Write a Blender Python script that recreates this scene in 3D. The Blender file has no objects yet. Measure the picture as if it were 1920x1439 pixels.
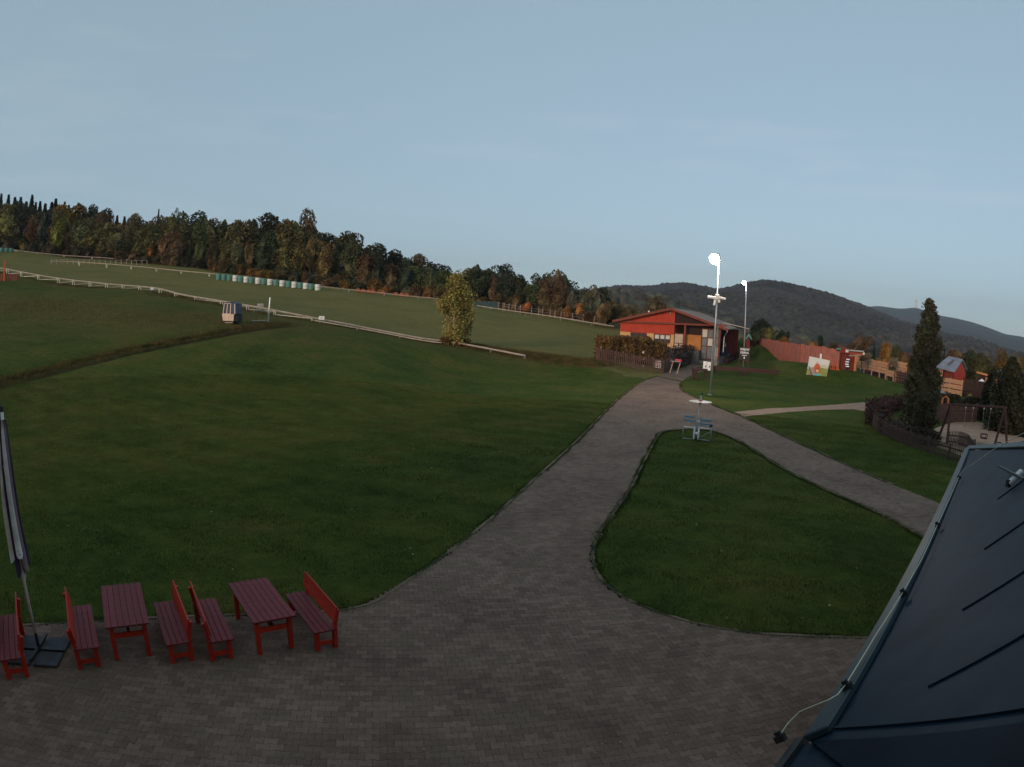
import bpy, bmesh, math, random
import numpy as np
from mathutils import Vector, Matrix
from mathutils.geometry import tessellate_polygon
R = math.radians
rnd = random.Random(7)
nrs = np.random.RandomState(11)
sc = bpy.context.scene
COL = sc.collection

# ---------------------------------------------------------------- camera
CAM_H = 6.5
PITCH, ROLL = 0.1187, 0.0475
Bm = np.array([[1, 0, 0], [0, 0, -1], [0, 1, 0]], float)
Rr = np.array([[math.cos(ROLL), -math.sin(ROLL), 0], [math.sin(ROLL), math.cos(ROLL), 0], [0, 0, 1]])
Rp = np.array([[1, 0, 0], [0, math.cos(PITCH), math.sin(PITCH)], [0, -math.sin(PITCH), math.cos(PITCH)]])
CM = Rp @ Bm @ Rr
cam_data = bpy.data.cameras.new('camera')
cam = bpy.data.objects.new('camera', cam_data)
COL.objects.link(cam)
mw = Matrix([list(CM[0]) + [0], list(CM[1]) + [0], list(CM[2]) + [CAM_H], [0, 0, 0, 1]])
cam.matrix_world = mw
cam_data.type = 'PANO'
cam_data.sensor_fit = 'HORIZONTAL'
cam_data.sensor_width = 36.0
cam_data.sensor_height = 36.0 * 767 / 1024
cam_data.clip_start = 0.05
cam_data.clip_end = 20000
K1 = -(1920 / 36.0) / 1200.0


def pano(tgt):
    tgt.panorama_type = 'FISHEYE_LENS_POLYNOMIAL'
    tgt.fisheye_fov = R(170)
    tgt.fisheye_polynomial_k0 = 0.0
    tgt.fisheye_polynomial_k1 = K1
    tgt.fisheye_polynomial_k2 = 0.0
    tgt.fisheye_polynomial_k3 = 0.0
    tgt.fisheye_polynomial_k4 = 0.0


sc.render.engine = 'CYCLES'
try:
    pano(cam_data)
except AttributeError:
    pano(cam_data.cycles)
sc.camera = cam

# ---------------------------------------------------------------- world, sun, exposure
SUN_EL, SUN_AZ = R(11), R(214)          # azimuth clockwise from the view direction (+y)
world = bpy.data.worlds.new('World')
sc.world = world
world.use_nodes = True
wn, wl = world.node_tree.nodes, world.node_tree.links
bg = wn['Background']
sky = wn.new('ShaderNodeTexSky')
sky.sky_type = 'NISHITA'
sky.sun_disc = False
sky.sun_elevation = SUN_EL
sky.sun_rotation = SUN_AZ
sky.altitude = 500
sky.air_density = 0.9
sky.dust_density = 0.6
sky.ozone_density = 2.0
hs = wn.new('ShaderNodeHueSaturation')
hs.inputs['Saturation'].default_value = 0.72
wl.new(sky.outputs[0], hs.inputs['Color'])
# flat blue colour mixed into the sky texture, evening out its brightness and hue
flat_tint = wn.new('ShaderNodeMix')
flat_tint.data_type = 'RGBA'
flat_tint.inputs['Factor'].default_value = 0.56
flat_tint.inputs['B'].default_value = (3.20, 4.62, 5.38, 1)
wl.new(hs.outputs[0], flat_tint.inputs['A'])
tc = wn.new('ShaderNodeTexCoord')
mp = wn.new('ShaderNodeMapping')
mp.inputs['Scale'].default_value = (2.0, 2.0, 16.0)
mp.inputs['Rotation'].default_value = (R(3), R(-9), 0)
nz = wn.new('ShaderNodeTexNoise')
nz.inputs['Scale'].default_value = 1.1
nz.inputs['Detail'].default_value = 7
cr = wn.new('ShaderNodeValToRGB')
cr.color_ramp.elements[0].position = 0.57
cr.color_ramp.elements[0].color = (0, 0, 0, 1)
cr.color_ramp.elements[1].position = 0.85
cr.color_ramp.elements[1].color = (0.22, 0.22, 0.22, 1)
wl.new(tc.outputs['Generated'], mp.inputs[0])
wl.new(mp.outputs[0], nz.inputs['Vector'])
wl.new(nz.outputs['Fac'], cr.inputs[0])
mx = wn.new('ShaderNodeMix')
mx.data_type = 'RGBA'
mx.inputs['B'].default_value = (6.2, 6.0, 6.2, 1)
wl.new(cr.outputs[0], mx.inputs['Factor'])
wl.new(flat_tint.outputs['Result'], mx.inputs['A'])
wl.new(mx.outputs['Result'], bg.inputs['Color'])
bg.inputs['Strength'].default_value = 0.13

sun_d = bpy.data.lights.new('sun', 'SUN')
sun_d.energy = 2.2
sun_d.angle = R(14)
sun_d.color = (1.0, 0.70, 0.50)
sun = bpy.data.objects.new('sun', sun_d)
COL.objects.link(sun)
sv = Vector((math.sin(SUN_AZ) * math.cos(SUN_EL), math.cos(SUN_AZ) * math.cos(SUN_EL), math.sin(SUN_EL)))
sun.rotation_euler = sv.to_track_quat('Z', 'Y').to_euler()
sun.location = (0, -20, 30)

sc.view_settings.view_transform = 'Standard'
sc.view_settings.look = 'None'
sc.view_settings.gamma = 1
sc.view_settings.use_curve_mapping = False
sc.view_settings.exposure = 0.0
sc.cycles.max_bounces = 6
sc.cycles.transparent_max_bounces = 12
sc.cycles.sample_clamp_indirect = 4
try:
    sc.cycles.use_denoising = True
except Exception:
    pass


# ---------------------------------------------------------------- survey helpers
def ray(x, y):
    """direction of the sight line through photo pixel x, y (1920 x 1439)"""
    d = np.array([x - 960.0, y - 719.5])
    r = max(np.hypot(*d), 1e-9)
    th = r / 1200.0
    s = math.sin(th) / r
    return CM @ np.array([d[0] * s, -d[1] * s, -math.cos(th)])


def at(x, y, d):
    """point on the sight line at horizontal distance d"""
    r = ray(x, y)
    return r * d / np.hypot(r[0], r[1]) + np.array([0, 0, CAM_H])


def flat(x, y, z=0.0):
    r = ray(x, y)
    return r * ((z - CAM_H) / r[2]) + np.array([0, 0, CAM_H])


# terrain: control points surveyed as (pixel, distance), thin plate spline between them
CP = []
for az in range(-180, 180, 15):
    for rr in (4, 12, 22):
        CP.append((rr * math.sin(R(az)), rr * math.cos(R(az)), 0))
for az in (-44, -30, -16, -2, 12, 26, 40, 60):
    CP.append((30 * math.sin(R(az)), 30 * math.cos(R(az)), 0.05 if az > -20 else 0.1))
for az in (4, 14, 24, 34, 44, 60, 80):
    for rr in (40, 52, 66):
        CP.append((rr * math.sin(R(az)), rr * math.cos(R(az)), 0))
for px, py, d in [(0, 715, 46), (200, 662, 54), (430, 606, 66), (620, 624, 66), (740, 640, 68), (850, 646, 74), (980, 672, 71), (1120, 690, 68),
                  (0, 600, 80), (200, 580, 78), (0, 512, 130), (110, 532, 118), (285, 548, 96), (430, 575, 84), (520, 592, 80), (700, 622, 76), (800, 642, 74),
                  (100, 497, 170), (270, 507, 158), (405, 521, 146), (600, 542, 141), (830, 566, 139), (960, 588, 135), (1150, 618, 126),
                  (0, 470, 225), (200, 487, 205), (300, 495, 188), (500, 521, 170), (700, 546, 163), (900, 572, 152), (1100, 602, 140),
                  (300, 530, 130), (600, 575, 105), (800, 600, 100), (1000, 625, 102), (1100, 650, 92), (1150, 662, 88), (940, 640, 88),
                  (1580, 690, 85), (1500, 681, 92), (1440, 656, 120), (1405, 641, 140),
                  (-200, 452, 260), (-200, 540, 110), (-200, 700, 50)]:
    CP.append(tuple(at(px, py, d)))
for px, py, d in [(-200, 380, 420), (0, 405, 400), (200, 430, 380), (400, 462, 350), (600, 495, 330), (800, 525, 320), (1000, 560, 310), (1130, 592, 280)]:
    CP.append(tuple(at(px, py, d)))
for az, d, z in [(11, 180, 2.0), (18, 150, 0.8), (18, 300, -6), (25, 110, 0), (25, 200, -4), (25, 420, -14), (35, 90, 0), (35, 160, -2), (35, 420, -16), (45, 100, -0.5), (45, 200, -4), (45, 420, -16), (70, 100, -1), (70, 400, -14),
                 (100, 100, 0), (100, 400, -10), (140, 100, 0), (140, 400, -5), (180, 100, 0), (180, 400, 5), (-140, 100, 1), (-140, 400, 15), (-100, 60, 1), (-100, 150, 8), (-100, 400, 40), (-70, 50, 1), (-70, 120, 11), (-70, 400, 56)]:
    CP.append((d * math.sin(R(az)), d * math.cos(R(az)), z))
CP = np.array(CP, float)
SC_ = 100.0


def _U(r2):
    return np.where(r2 > 1e-12, r2 * np.log(np.maximum(r2, 1e-12)) * 0.5, 0.0)


_X = CP[:, :2] / SC_
_D2 = ((_X[:, None, :] - _X[None, :, :]) ** 2).sum(-1)
_n = len(CP)
_A = np.zeros((_n + 3, _n + 3))
_A[:_n, :_n] = _U(_D2) + np.eye(_n) * 2e-4
_A[:_n, _n] = 1
_A[:_n, _n + 1:] = _X
_A[_n, :_n] = 1
_A[_n + 1:, :_n] = _X.T
_W = np.linalg.solve(_A, np.concatenate([CP[:, 2], [0, 0, 0]]))


def terr(x, y):
    x = np.atleast_1d(np.asarray(x, float)).ravel()
    y = np.atleast_1d(np.asarray(y, float)).ravel()
    rr = np.hypot(x, y)
    f = np.minimum(1.0, 430.0 / np.maximum(rr, 1e-6))
    P = np.stack([x * f, y * f], -1) / SC_
    h = np.empty(len(x))
    for i in range(0, len(x), 20000):
        Q = P[i:i + 20000]
        d2 = ((Q[:, None, :] - _X[None]) ** 2).sum(-1)
        h[i:i + 20000] = _U(d2) @ _W[:_n] + _W[_n] + Q @ _W[_n + 1:]
    az = np.degrees(np.arctan2(x, y))
    # level ground of the lawns, paths and playground
    keep = np.clip((np.hypot(x, y) - 24) / 22, 0, 1)
    left = np.clip((-2 - az) / 10, 0, 1)
    k_ = np.clip((az - 8) / 4, 0, 1)
    k2_ = np.clip((az - 12.5) / 2.5, 0, 1) * np.clip((23.5 - az) / 2.0, 0, 1)
    far = np.clip((rr - (54 + 20 * k_ + 44 * k2_)) / 12, 0, 1)
    m = np.maximum(left * keep, far)
    m = m * m * (3 - 2 * m)
    # a ditch runs across the foot of the slope
    h = h * m
    return h


def tz(x, y):
    return float(terr([x], [y])[0])


def G(px, py):
    """point where the sight line through a photo pixel meets the ground"""
    d = ray(px, py)
    hd = np.hypot(d[0], d[1])
    ts = np.concatenate([np.arange(3, 100, .5), np.arange(100, 420, 2)])
    X, Y, Z = d[0] / hd * ts, d[1] / hd * ts, CAM_H + d[2] / hd * ts
    H = terr(X, Y)
    k = np.argmax(Z < H)
    if not (Z < H).any():
        return at(px, py, 300)
    if k == 0:
        return np.array([X[0], Y[0], H[0]])
    a = (Z[k - 1] - H[k - 1]) / ((Z[k - 1] - H[k - 1]) + (H[k] - Z[k]))
    t = ts[k - 1] + (ts[k] - ts[k - 1]) * a
    x, y = d[0] / hd * t, d[1] / hd * t
    return np.array([x, y, tz(x, y)])


def gz(px, d):
    """ground point in the direction of column px (at the horizon) at distance d"""
    r = ray(px, 600)
    h = np.hypot(r[0], r[1])
    x, y = r[0] / h * d, r[1] / h * d
    return np.array([x, y, tz(x, y)])


# ---------------------------------------------------------------- materials
def mat(name, col, rough=0.8, col2=None, scale=3.0, detail=5, fac=(0.35, 0.65), bump=0.0, bscale=30.0, metallic=0.0, spec=0.3, coords='OBJECT', objvar=0.0, emit=None, estr=0.0, alpha=1.0, stretch=None):
    m = bpy.data.materials.new(name)
    m.use_nodes = True
    n, l = m.node_tree.nodes, m.node_tree.links
    b = n['Principled BSDF']
    b.inputs['Roughness'].default_value = rough
    b.inputs['Metallic'].default_value = metallic
    b.inputs['Specular IOR Level'].default_value = spec
    c1 = (*col, 1)
    if coords == 'OBJECT':
        vec = n.new('ShaderNodeTexCoord').outputs['Object']
    else:
        vec = n.new('ShaderNodeNewGeometry').outputs['Position']
    if stretch:
        mpp = n.new('ShaderNodeMapping')
        mpp.inputs['Scale'].default_value = stretch
        l.new(vec, mpp.inputs[0])
        vec = mpp.outputs[0]
    out = None
    if col2 is not None:
        t = n.new('ShaderNodeTexNoise')
        t.inputs['Scale'].default_value = scale
        t.inputs['Detail'].default_value = detail
        l.new(vec, t.inputs['Vector'])
        rp = n.new('ShaderNodeValToRGB')
        rp.color_ramp.elements[0].position = fac[0]
        rp.color_ramp.elements[0].color = c1
        rp.color_ramp.elements[1].position = fac[1]
        rp.color_ramp.elements[1].color = (*col2, 1)
        l.new(t.outputs['Fac'], rp.inputs[0])
        out = rp.outputs[0]
    if objvar > 0:
        oi = n.new('ShaderNodeObjectInfo')
        mr = n.new('ShaderNodeMapRange')
        mr.inputs['To Min'].default_value = 1 - objvar
        mr.inputs['To Max'].default_value = 1 + objvar
        l.new(oi.outputs['Random'], mr.inputs['Value'])
        hv = n.new('ShaderNodeHueSaturation')
        hv.inputs['Color'].default_value = c1
        if out is not None:
            l.new(out, hv.inputs['Color'])
        l.new(mr.outputs[0], hv.inputs['Value'])
        out = hv.outputs[0]
    if out is not None:
        l.new(out, b.inputs['Base Color'])
    else:
        b.inputs['Base Color'].default_value = c1
    if bump > 0:
        t2 = n.new('ShaderNodeTexNoise')
        t2.inputs['Scale'].default_value = bscale
        t2.inputs['Detail'].default_value = 4
        l.new(vec, t2.inputs['Vector'])
        bp = n.new('ShaderNodeBump')
        bp.inputs['Strength'].default_value = bump
        bp.inputs['Distance'].default_value = 0.02
        l.new(t2.outputs['Fac'], bp.inputs['Height'])
        l.new(bp.outputs[0], b.inputs['Normal'])
    if emit is not None:
        b.inputs['Emission Color'].default_value = (*emit, 1)
        b.inputs['Emission Strength'].default_value = estr
    if alpha < 1:
        b.inputs['Alpha'].default_value = alpha
    return m


M = {}
M['red_wood'] = mat('red_wood', (0.50, 0.035, 0.016), 0.55, (0.38, 0.024, 0.012), 9, stretch=(1, 1, 1), bump=.3, bscale=40, objvar=.12)
M['dark_red_wood'] = mat('dark_red_wood', (0.20, 0.026, 0.030), 0.6, (0.13, 0.018, 0.022), 7, bump=.3, bscale=40, objvar=.15)
M['steel'] = mat('galvanised_steel', (0.42, 0.44, 0.45), 0.45, (0.34, 0.36, 0.37), 4, metallic=.6)
M['rail_steel'] = mat('rail_steel', (0.44, 0.37, 0.30), 0.5, (0.30, 0.25, 0.20), 1.2)
M['dark_metal'] = mat('dark_metal', (0.03, 0.03, 0.035), 0.5)
M['concrete'] = mat('concrete', (0.22, 0.21, 0.20), 0.85, (0.15, 0.145, 0.14), 2.5, bump=.4, bscale=60)
M['kerb'] = mat('kerb_concrete', (0.23, 0.155, 0.11), 0.9, (0.045, 0.050, 0.018), .8, fac=(.44, .56), bump=.4, bscale=50, coords='W')
M['umb_dark'] = mat('violet_fabric', (0.035, 0.02, 0.04), 0.85, (0.045, 0.03, 0.06), 6)
M['umb_light'] = mat('cream_fabric', (0.62, 0.58, 0.55), 0.85, (0.45, 0.42, 0.42), 5)
M['umb_mid'] = mat('mauve_fabric', (0.22, 0.16, 0.17), 0.85, (0.16, 0.12, 0.13), 5)
M['slab'] = mat('ballast_slab', (0.085, 0.085, 0.10), 0.85, (0.05, 0.05, 0.06), 4, bump=.4, bscale=50)
M['roof_blue'] = mat('blue_sheet_metal', (0.014, 0.030, 0.050), 0.55, (0.008, 0.018, 0.032), 1.6, bump=.12, bscale=6, spec=.07)
M['roof_edge'] = mat('blue_flashing', (0.038, 0.062, 0.074), 0.45, (0.026, 0.045, 0.056), 2.0, spec=.25)
M['wire'] = mat('bare_wire', (0.62, 0.60, 0.45), 0.4, metallic=.3)
M['white_paint'] = mat('white_paint', (0.75, 0.74, 0.72), 0.5, (0.62, 0.6, 0.58), 6)
M['white_plastic'] = mat('white_plastic', (0.70, 0.70, 0.66), 0.5, (0.58, 0.58, 0.54), 5)
M['white_print'] = mat('white_print', (0.8, 0.8, 0.8), 0.6)
M['black_board'] = mat('black_board', (0.018, 0.018, 0.022), 0.6)
M['green_wrap'] = mat('green_wrap', (0.10, 0.25, 0.20), 0.6, (0.07, 0.19, 0.15), 4)
M['orange_net'] = mat('orange_net', (0.42, 0.10, 0.055), 0.8, (0.30, 0.07, 0.04), 2.2, fac=(.3, .7))
M['orange_paint'] = mat('orange_paint', (0.65, 0.16, 0.06), 0.6)
M['picket'] = mat('brown_picket', (0.105, 0.060, 0.052), 0.8, (0.07, 0.042, 0.037), 5)
M['brown_wood'] = mat('brown_wood', (0.070, 0.030, 0.026), 0.8, (0.045, 0.022, 0.020), 4)
M['post_wood'] = mat('post_wood', (0.34, 0.25, 0.19), 0.85, (0.24, 0.18, 0.135), 3)
M['light_plank'] = mat('light_plank', (0.48, 0.27, 0.155), 0.75, (0.38, 0.21, 0.12), 3, objvar=.12)
M['orange_plank'] = mat('orange_plank', (0.50, 0.20, 0.07), 0.75, (0.40, 0.16, 0.06), 3, objvar=.1)
M['wall_red'] = mat('red_render', (0.46, 0.058, 0.032), 0.85, (0.38, 0.048, 0.028), 1.6)
M['wall_red_plank'] = mat('red_plank', (0.20, 0.030, 0.022), 0.8, (0.13, 0.022, 0.018), 2.0, objvar=.15)
M['wall_cream'] = mat('cream_render', (0.62, 0.37, 0.16), 0.85, (0.54, 0.32, 0.14), 1.5)
M['panel_cream'] = mat('cream_panel', (0.52, 0.40, 0.30), 0.7, (0.44, 0.34, 0.26), 2)
M['wall_orange'] = mat('orange_wall', (0.48, 0.20, 0.055), 0.85, (0.38, 0.16, 0.05), 1.5)
M['beam'] = mat('red_brown_beam', (0.22, 0.06, 0.035), 0.75, (0.15, 0.045, 0.03), 3)
M['frame_brown'] = mat('window_frame', (0.14, 0.05, 0.04), 0.7)
M['roof_grey'] = mat('grey_roofing', (0.30, 0.215, 0.165), 0.85, (0.22, 0.155, 0.12), .8)
M['roof_pale'] = mat('pale_roofing', (0.42, 0.39, 0.35), 0.7, (0.34, 0.31, 0.28), .8)
M['roof_slate'] = mat('slate_roofing', (0.22, 0.24, 0.29), 0.6, (0.16, 0.17, 0.21), 1.2)
M['glass'] = mat('window_glass', (0.05, 0.055, 0.06), 0.12, spec=.6)
M['blind'] = mat('pale_blind', (0.55, 0.56, 0.50), 0.7)
M['grey_panel'] = mat('grey_glazing', (0.20, 0.22, 0.22), 0.25, (0.14, 0.15, 0.16), 1.5, spec=.5)
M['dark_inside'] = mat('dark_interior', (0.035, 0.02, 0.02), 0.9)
M['stone'] = mat('stone_plinth', (0.17, 0.15, 0.135), 0.9, (0.11, 0.1, 0.09), 3)
M['cab_dark'] = mat('cabin_dark', (0.020, 0.022, 0.032), 0.35, spec=.5)
M['cab_blue'] = mat('cabin_blue_glass', (0.018, 0.026, 0.055), 0.2, spec=.5)
M['cab_cream'] = mat('cabin_cream', (0.62, 0.48, 0.38), 0.5, (0.52, 0.40, 0.33), 3)
M['chair_blue'] = mat('chair_blue', (0.10, 0.26, 0.38), 0.55, (0.08, 0.2, 0.3), 5)
M['chair_grey'] = mat('chair_grey', (0.40, 0.38, 0.35), 0.6, (0.3, 0.28, 0.26), 5)
M['pink_red'] = mat('pink_red', (0.55, 0.06, 0.10), 0.6)
M['teal'] = mat('teal_paint', (0.10, 0.50, 0.46), 0.6)
M['sand'] = mat('play_sand', (0.44, 0.28, 0.19), 0.95, (0.34, 0.215, 0.145), 1.2, bump=.4, bscale=20, coords='W')
M['gravel'] = mat('gravel', (0.38, 0.24, 0.17), 0.95, (0.26, 0.16, 0.11), 2.5, bump=.5, bscale=25, coords='W')
M['blue_cover'] = mat('dark_blue_cover', (0.035, 0.05, 0.085), 0.8)
M['bark'] = mat('bark', (0.085, 0.07, 0.055), 0.9, (0.05, 0.04, 0.034), 4, bump=.5, bscale=12)
M['birch_bark'] = mat('birch_bark', (0.52, 0.46, 0.40), 0.8, (0.12, 0.1, 0.09), 5, fac=(.5, .7))
M['lamp_glow'] = mat('lamp_glow', (0.9, 0.9, 0.9), 0.3, emit=(1.0, 0.90, 0.74), estr=420)
M['lamp_glow_violet'] = mat('lamp_glow_small', (0.9, 0.9, 0.9), 0.3, emit=(0.95, 0.92, 1.0), estr=90)
M['leaf_litter'] = mat('dry_leaf', (0.40, 0.29, 0.17), 0.8, (0.2, 0.15, 0.1), 8, coords='W')


def leaf_mat(name, sat=1.0):
    m = bpy.data.materials.new(name)
    m.use_nodes = True
    n, l = m.node_tree.nodes, m.node_tree.links
    b = n['Principled BSDF']
    b.inputs['Roughness'].default_value = 0.75
    b.inputs['Specular IOR Level'].default_value = 0.12
    oi = n.new('ShaderNodeObjectInfo')
    ge = n.new('ShaderNodeNewGeometry')
    t = n.new('ShaderNodeTexNoise')
    t.inputs['Scale'].default_value = 0.45
    t.inputs['Detail'].default_value = 3
    l.new(ge.outputs['Position'], t.inputs['Vector'])
    mr = n.new('ShaderNodeMapRange')
    mr.inputs['From Min'].default_value = .3
    mr.inputs['From Max'].default_value = .7
    mr.inputs['To Min'].default_value = .6
    mr.inputs['To Max'].default_value = 1.45
    l.new(t.outputs['Fac'], mr.inputs['Value'])
    mh = n.new('ShaderNodeMapRange')
    mh.inputs['From Min'].default_value = 0
    mh.inputs['From Max'].default_value = 1
    mh.inputs['To Min'].default_value = .47
    mh.inputs['To Max'].default_value = .53
    l.new(ge.outputs['Random Per Island'], mh.inputs['Value'])
    mv = n.new('ShaderNodeMapRange')
    mv.inputs['To Min'].default_value = .7
    mv.inputs['To Max'].default_value = 1.3
    l.new(ge.outputs['Random Per Island'], mv.inputs['Value'])
    mm = n.new('ShaderNodeMath')
    mm.operation = 'MULTIPLY'
    l.new(mr.outputs[0], mm.inputs[0])
    l.new(mv.outputs[0], mm.inputs[1])
    hv = n.new('ShaderNodeHueSaturation')
    hv.inputs['Saturation'].default_value = sat
    l.new(oi.outputs['Color'], hv.inputs['Color'])
    l.new(mh.outputs[0], hv.inputs['Hue'])
    l.new(mm.outputs[0], hv.inputs['Value'])
    l.new(hv.outputs[0], b.inputs['Base Color'])
    return m


M['leaf'] = leaf_mat('foliage')


# ---------------------------------------------------------------- mesh helpers
class MB:
    def __init__(s):
        s.v, s.f = [], []

    def box(s, c, size, rot=0.0, mat3=None):
        hx, hy, hz = size[0] / 2, size[1] / 2, size[2] / 2
        m = mat3 if mat3 is not None else Matrix.Rotation(rot, 3, 'Z')
        b = len(s.v)
        for dx, dy, dz in ((-1, -1, -1), (1, -1, -1), (1, 1, -1), (-1, 1, -1), (-1, -1, 1), (1, -1, 1), (1, 1, 1), (-1, 1, 1)):
            p = Vector(c) + m @ Vector((dx * hx, dy * hy, dz * hz))
            s.v.append(tuple(p))
        for q in ((0, 3, 2, 1), (4, 5, 6, 7), (0, 1, 5, 4), (1, 2, 6, 5), (2, 3, 7, 6), (3, 0, 4, 7)):
            s.f.append(tuple(b + i for i in q))
        return s

    def bar(s, p0, p1, w, h=None, up=(0, 0, 1)):
        """square bar from p0 to p1"""
        h = w if h is None else h
        p0, p1 = Vector(p0), Vector(p1)
        d = (p1 - p0)
        L = d.length
        d.normalize()
        u = Vector(up)
        if abs(d.dot(u)) > .98:
            u = Vector((0, 1, 0))
        x = d.cross(u).normalized()
        z = x.cross(d)
        m = Matrix((x, d, z)).transposed()
        return s.box((p0 + p1) / 2, (w, L, h), mat3=m)

    def tube(s, pts, r, n=8, r1=None, cap=True):
        pts = [Vector(p) for p in pts]
        b0 = len(s.v)
        N = len(pts)
        for i, p in enumerate(pts):
            d = (pts[min(i + 1, N - 1)] - pts[max(i - 1, 0)]).normalized()
            u = Vector((0, 0, 1)) if abs(d.z) < .9 else Vector((1, 0, 0))
            x = d.cross(u).normalized()
            y = x.cross(d)
            rr = r if r1 is None else r + (r1 - r) * i / (N - 1)
            for k in range(n):
                a = 2 * math.pi * k / n
                s.v.append(tuple(p + x * math.cos(a) * rr + y * math.sin(a) * rr))
        for i in range(N - 1):
            for k in range(n):
                k2 = (k + 1) % n
                s.f.append((b0 + i * n + k, b0 + i * n + k2, b0 + (i + 1) * n + k2, b0 + (i + 1) * n + k))
        if cap:
            s.f.append(tuple(b0 + k for k in reversed(range(n))))
            s.f.append(tuple(b0 + (N - 1) * n + k for k in range(n)))
        return s

    def lathe(s, prof, c=(0, 0, 0), n=16, fn=None):
        b0 = len(s.v)
        for r, z in prof:
            for k in range(n):
                a = 2 * math.pi * k / n
                rr = r * (fn(a, z) if fn else 1)
                s.v.append((c[0] + rr * math.cos(a), c[1] + rr * math.sin(a), c[2] + z))
        for i in range(len(prof) - 1):
            for k in range(n):
                k2 = (k + 1) % n
                s.f.append((b0 + i * n + k, b0 + i * n + k2, b0 + (i + 1) * n + k2, b0 + (i + 1) * n + k))
        s.f.append(tuple(b0 + k for k in reversed(range(n))))
        s.f.append(tuple(b0 + (len(prof) - 1) * n + k for k in range(n)))
        return s

    def prism(s, poly, z0, z1, fn=None):
        """polygon in local xy raised from z0 to z1; fn maps (x, y, z) to a point"""
        fn = fn or (lambda x, y, z: (x, y, z))
        b = len(s.v)
        n = len(poly)
        for x, y in poly:
            s.v.append(tuple(fn(x, y, z0)))
        for x, y in poly:
            s.v.append(tuple(fn(x, y, z1)))
        s.f.append(tuple(b + i for i in reversed(range(n))))
        s.f.append(tuple(b + n + i for i in range(n)))
        for i in range(n):
            j = (i + 1) % n
            s.f.append((b + i, b + j, b + n + j, b + n + i))
        return s

    def mesh(s, name):
        me = bpy.data.meshes.new(name)
        me.from_pydata(s.v, [], s.f)
        me.update()
        return me

    def build(s, name, m, parent=None, smooth=False, bevel=0.0):
        me = s.mesh(name)
        me.materials.append(m)
        if smooth:
            me.polygons.foreach_set('use_smooth', [True] * len(me.polygons))
        o = bpy.data.objects.new(name, me)
        COL.objects.link(o)
        if parent is not None:
            o.parent = parent
        if bevel > 0:
            md = o.modifiers.new('bevel', 'BEVEL')
            md.width = bevel
            md.segments = 1
            md.limit_method = 'ANGLE'
        return o


def tag(o, label=None, cat=None, group=None, kind=None):
    if label:
        o['label'] = label
    if cat:
        o['category'] = cat
    if group:
        o['group'] = group
    if kind:
        o['kind'] = kind
    return o


def thing(name, loc, rz=0.0, label=None, cat=None, group=None):
    o = bpy.data.objects.new(name, None)
    o.empty_display_size = .3
    o.location = loc
    o.rotation_euler = (0, 0, rz)
    COL.objects.link(o)
    return tag(o, label, cat, group)


def copy_tree(o, parent=None):
    c = o.copy()
    COL.objects.link(c)
    if parent is not None:
        c.parent = parent
    for ch in [k for k in bpy.data.objects if k.parent == o]:
        copy_tree(ch, c)
    return c


def text_mesh(txt, size, name, m, parent, loc, rot):
    cu = bpy.data.curves.new(name, 'FONT')
    cu.body = txt
    cu.size = size
    cu.align_x = 'CENTER'
    cu.align_y = 'CENTER'
    cu.extrude = 0.004
    cu.offset = size * 0.025
    t = bpy.data.objects.new(name, cu)
    COL.objects.link(t)
    dg = bpy.context.evaluated_depsgraph_get()
    me = bpy.data.meshes.new_from_object(t.evaluated_get(dg))
    bpy.data.objects.remove(t)
    me.materials.clear()
    me.materials.append(m)
    o = bpy.data.objects.new(name, me)
    COL.objects.link(o)
    o.parent = parent
    o.location = loc
    o.rotation_euler = rot
    return o


def quads(name, C_, U_, V_, m, extra=None):
    """one mesh of loose quads: centres, half-axes"""
    n = len(C_)
    v = np.empty((n, 4, 3))
    v[:, 0] = C_ - U_ - V_
    v[:, 1] = C_ + U_ - V_
    v[:, 2] = C_ + U_ + V_
    v[:, 3] = C_ - U_ + V_
    me = bpy.data.meshes.new(name)
    me.vertices.add(n * 4)
    me.vertices.foreach_set('co', v.ravel())
    me.loops.add(n * 4)
    me.loops.foreach_set('vertex_index', np.arange(n * 4))
    me.polygons.add(n)
    me.polygons.foreach_set('loop_start', np.arange(n) * 4)
    me.polygons.foreach_set('loop_total', np.full(n, 4))
    me.update()
    me.materials.append(m)
    return me


# ---------------------------------------------------------------- ground
def px_line(pts, fn=G):
    return np.array([fn(x, y)[:2] for x, y in pts])


def seg_dist(X, Y, line):
    best = np.full(len(X), 1e9)
    side = np.zeros(len(X))
    for a, b in zip(line[:-1], line[1:]):
        d = b - a
        L2 = max((d ** 2).sum(), 1e-9)
        t = np.clip(((X - a[0]) * d[0] + (Y - a[1]) * d[1]) / L2, 0, 1)
        qx, qy = a[0] + t * d[0], a[1] + t * d[1]
        r = np.hypot(X - qx, Y - qy)
        s = d[0] * (Y - a[1]) - d[1] * (X - a[0])
        m = r < best
        best[m] = r[m]
        side[m] = np.sign(s[m])
    return best, side


TRACK1 = [(-60, 500, 140), (0, 503, 130), (40, 510, 125), (110, 522, 118), (200, 532, 107), (290, 540, 96), (340, 552, 90), (430, 567, 84), (500, 579, 80), (600, 598, 77), (660, 609, 76), (740, 626, 75), (830, 642, 74), (870, 652, 73), (930, 661, 72), (984, 670, 71)]
track1_pts = [at(*p) for p in TRACK1]
track1_xy = np.array([p[:2] for p in track1_pts] + [G(1060, 682)[:2], G(1125, 690)[:2]])
ditch_xy = px_line([(-80, 740), (0, 714), (60, 700), (130, 682), (220, 660), (320, 640), (400, 625), (470, 613), (540, 608)])
rough_xy = px_line([(860, 644), (930, 656), (1000, 665), (1080, 676), (1125, 680)])
slope_xy = px_line([(-60, 560), (100, 575), (250, 600), (400, 600), (520, 604)])

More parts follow.
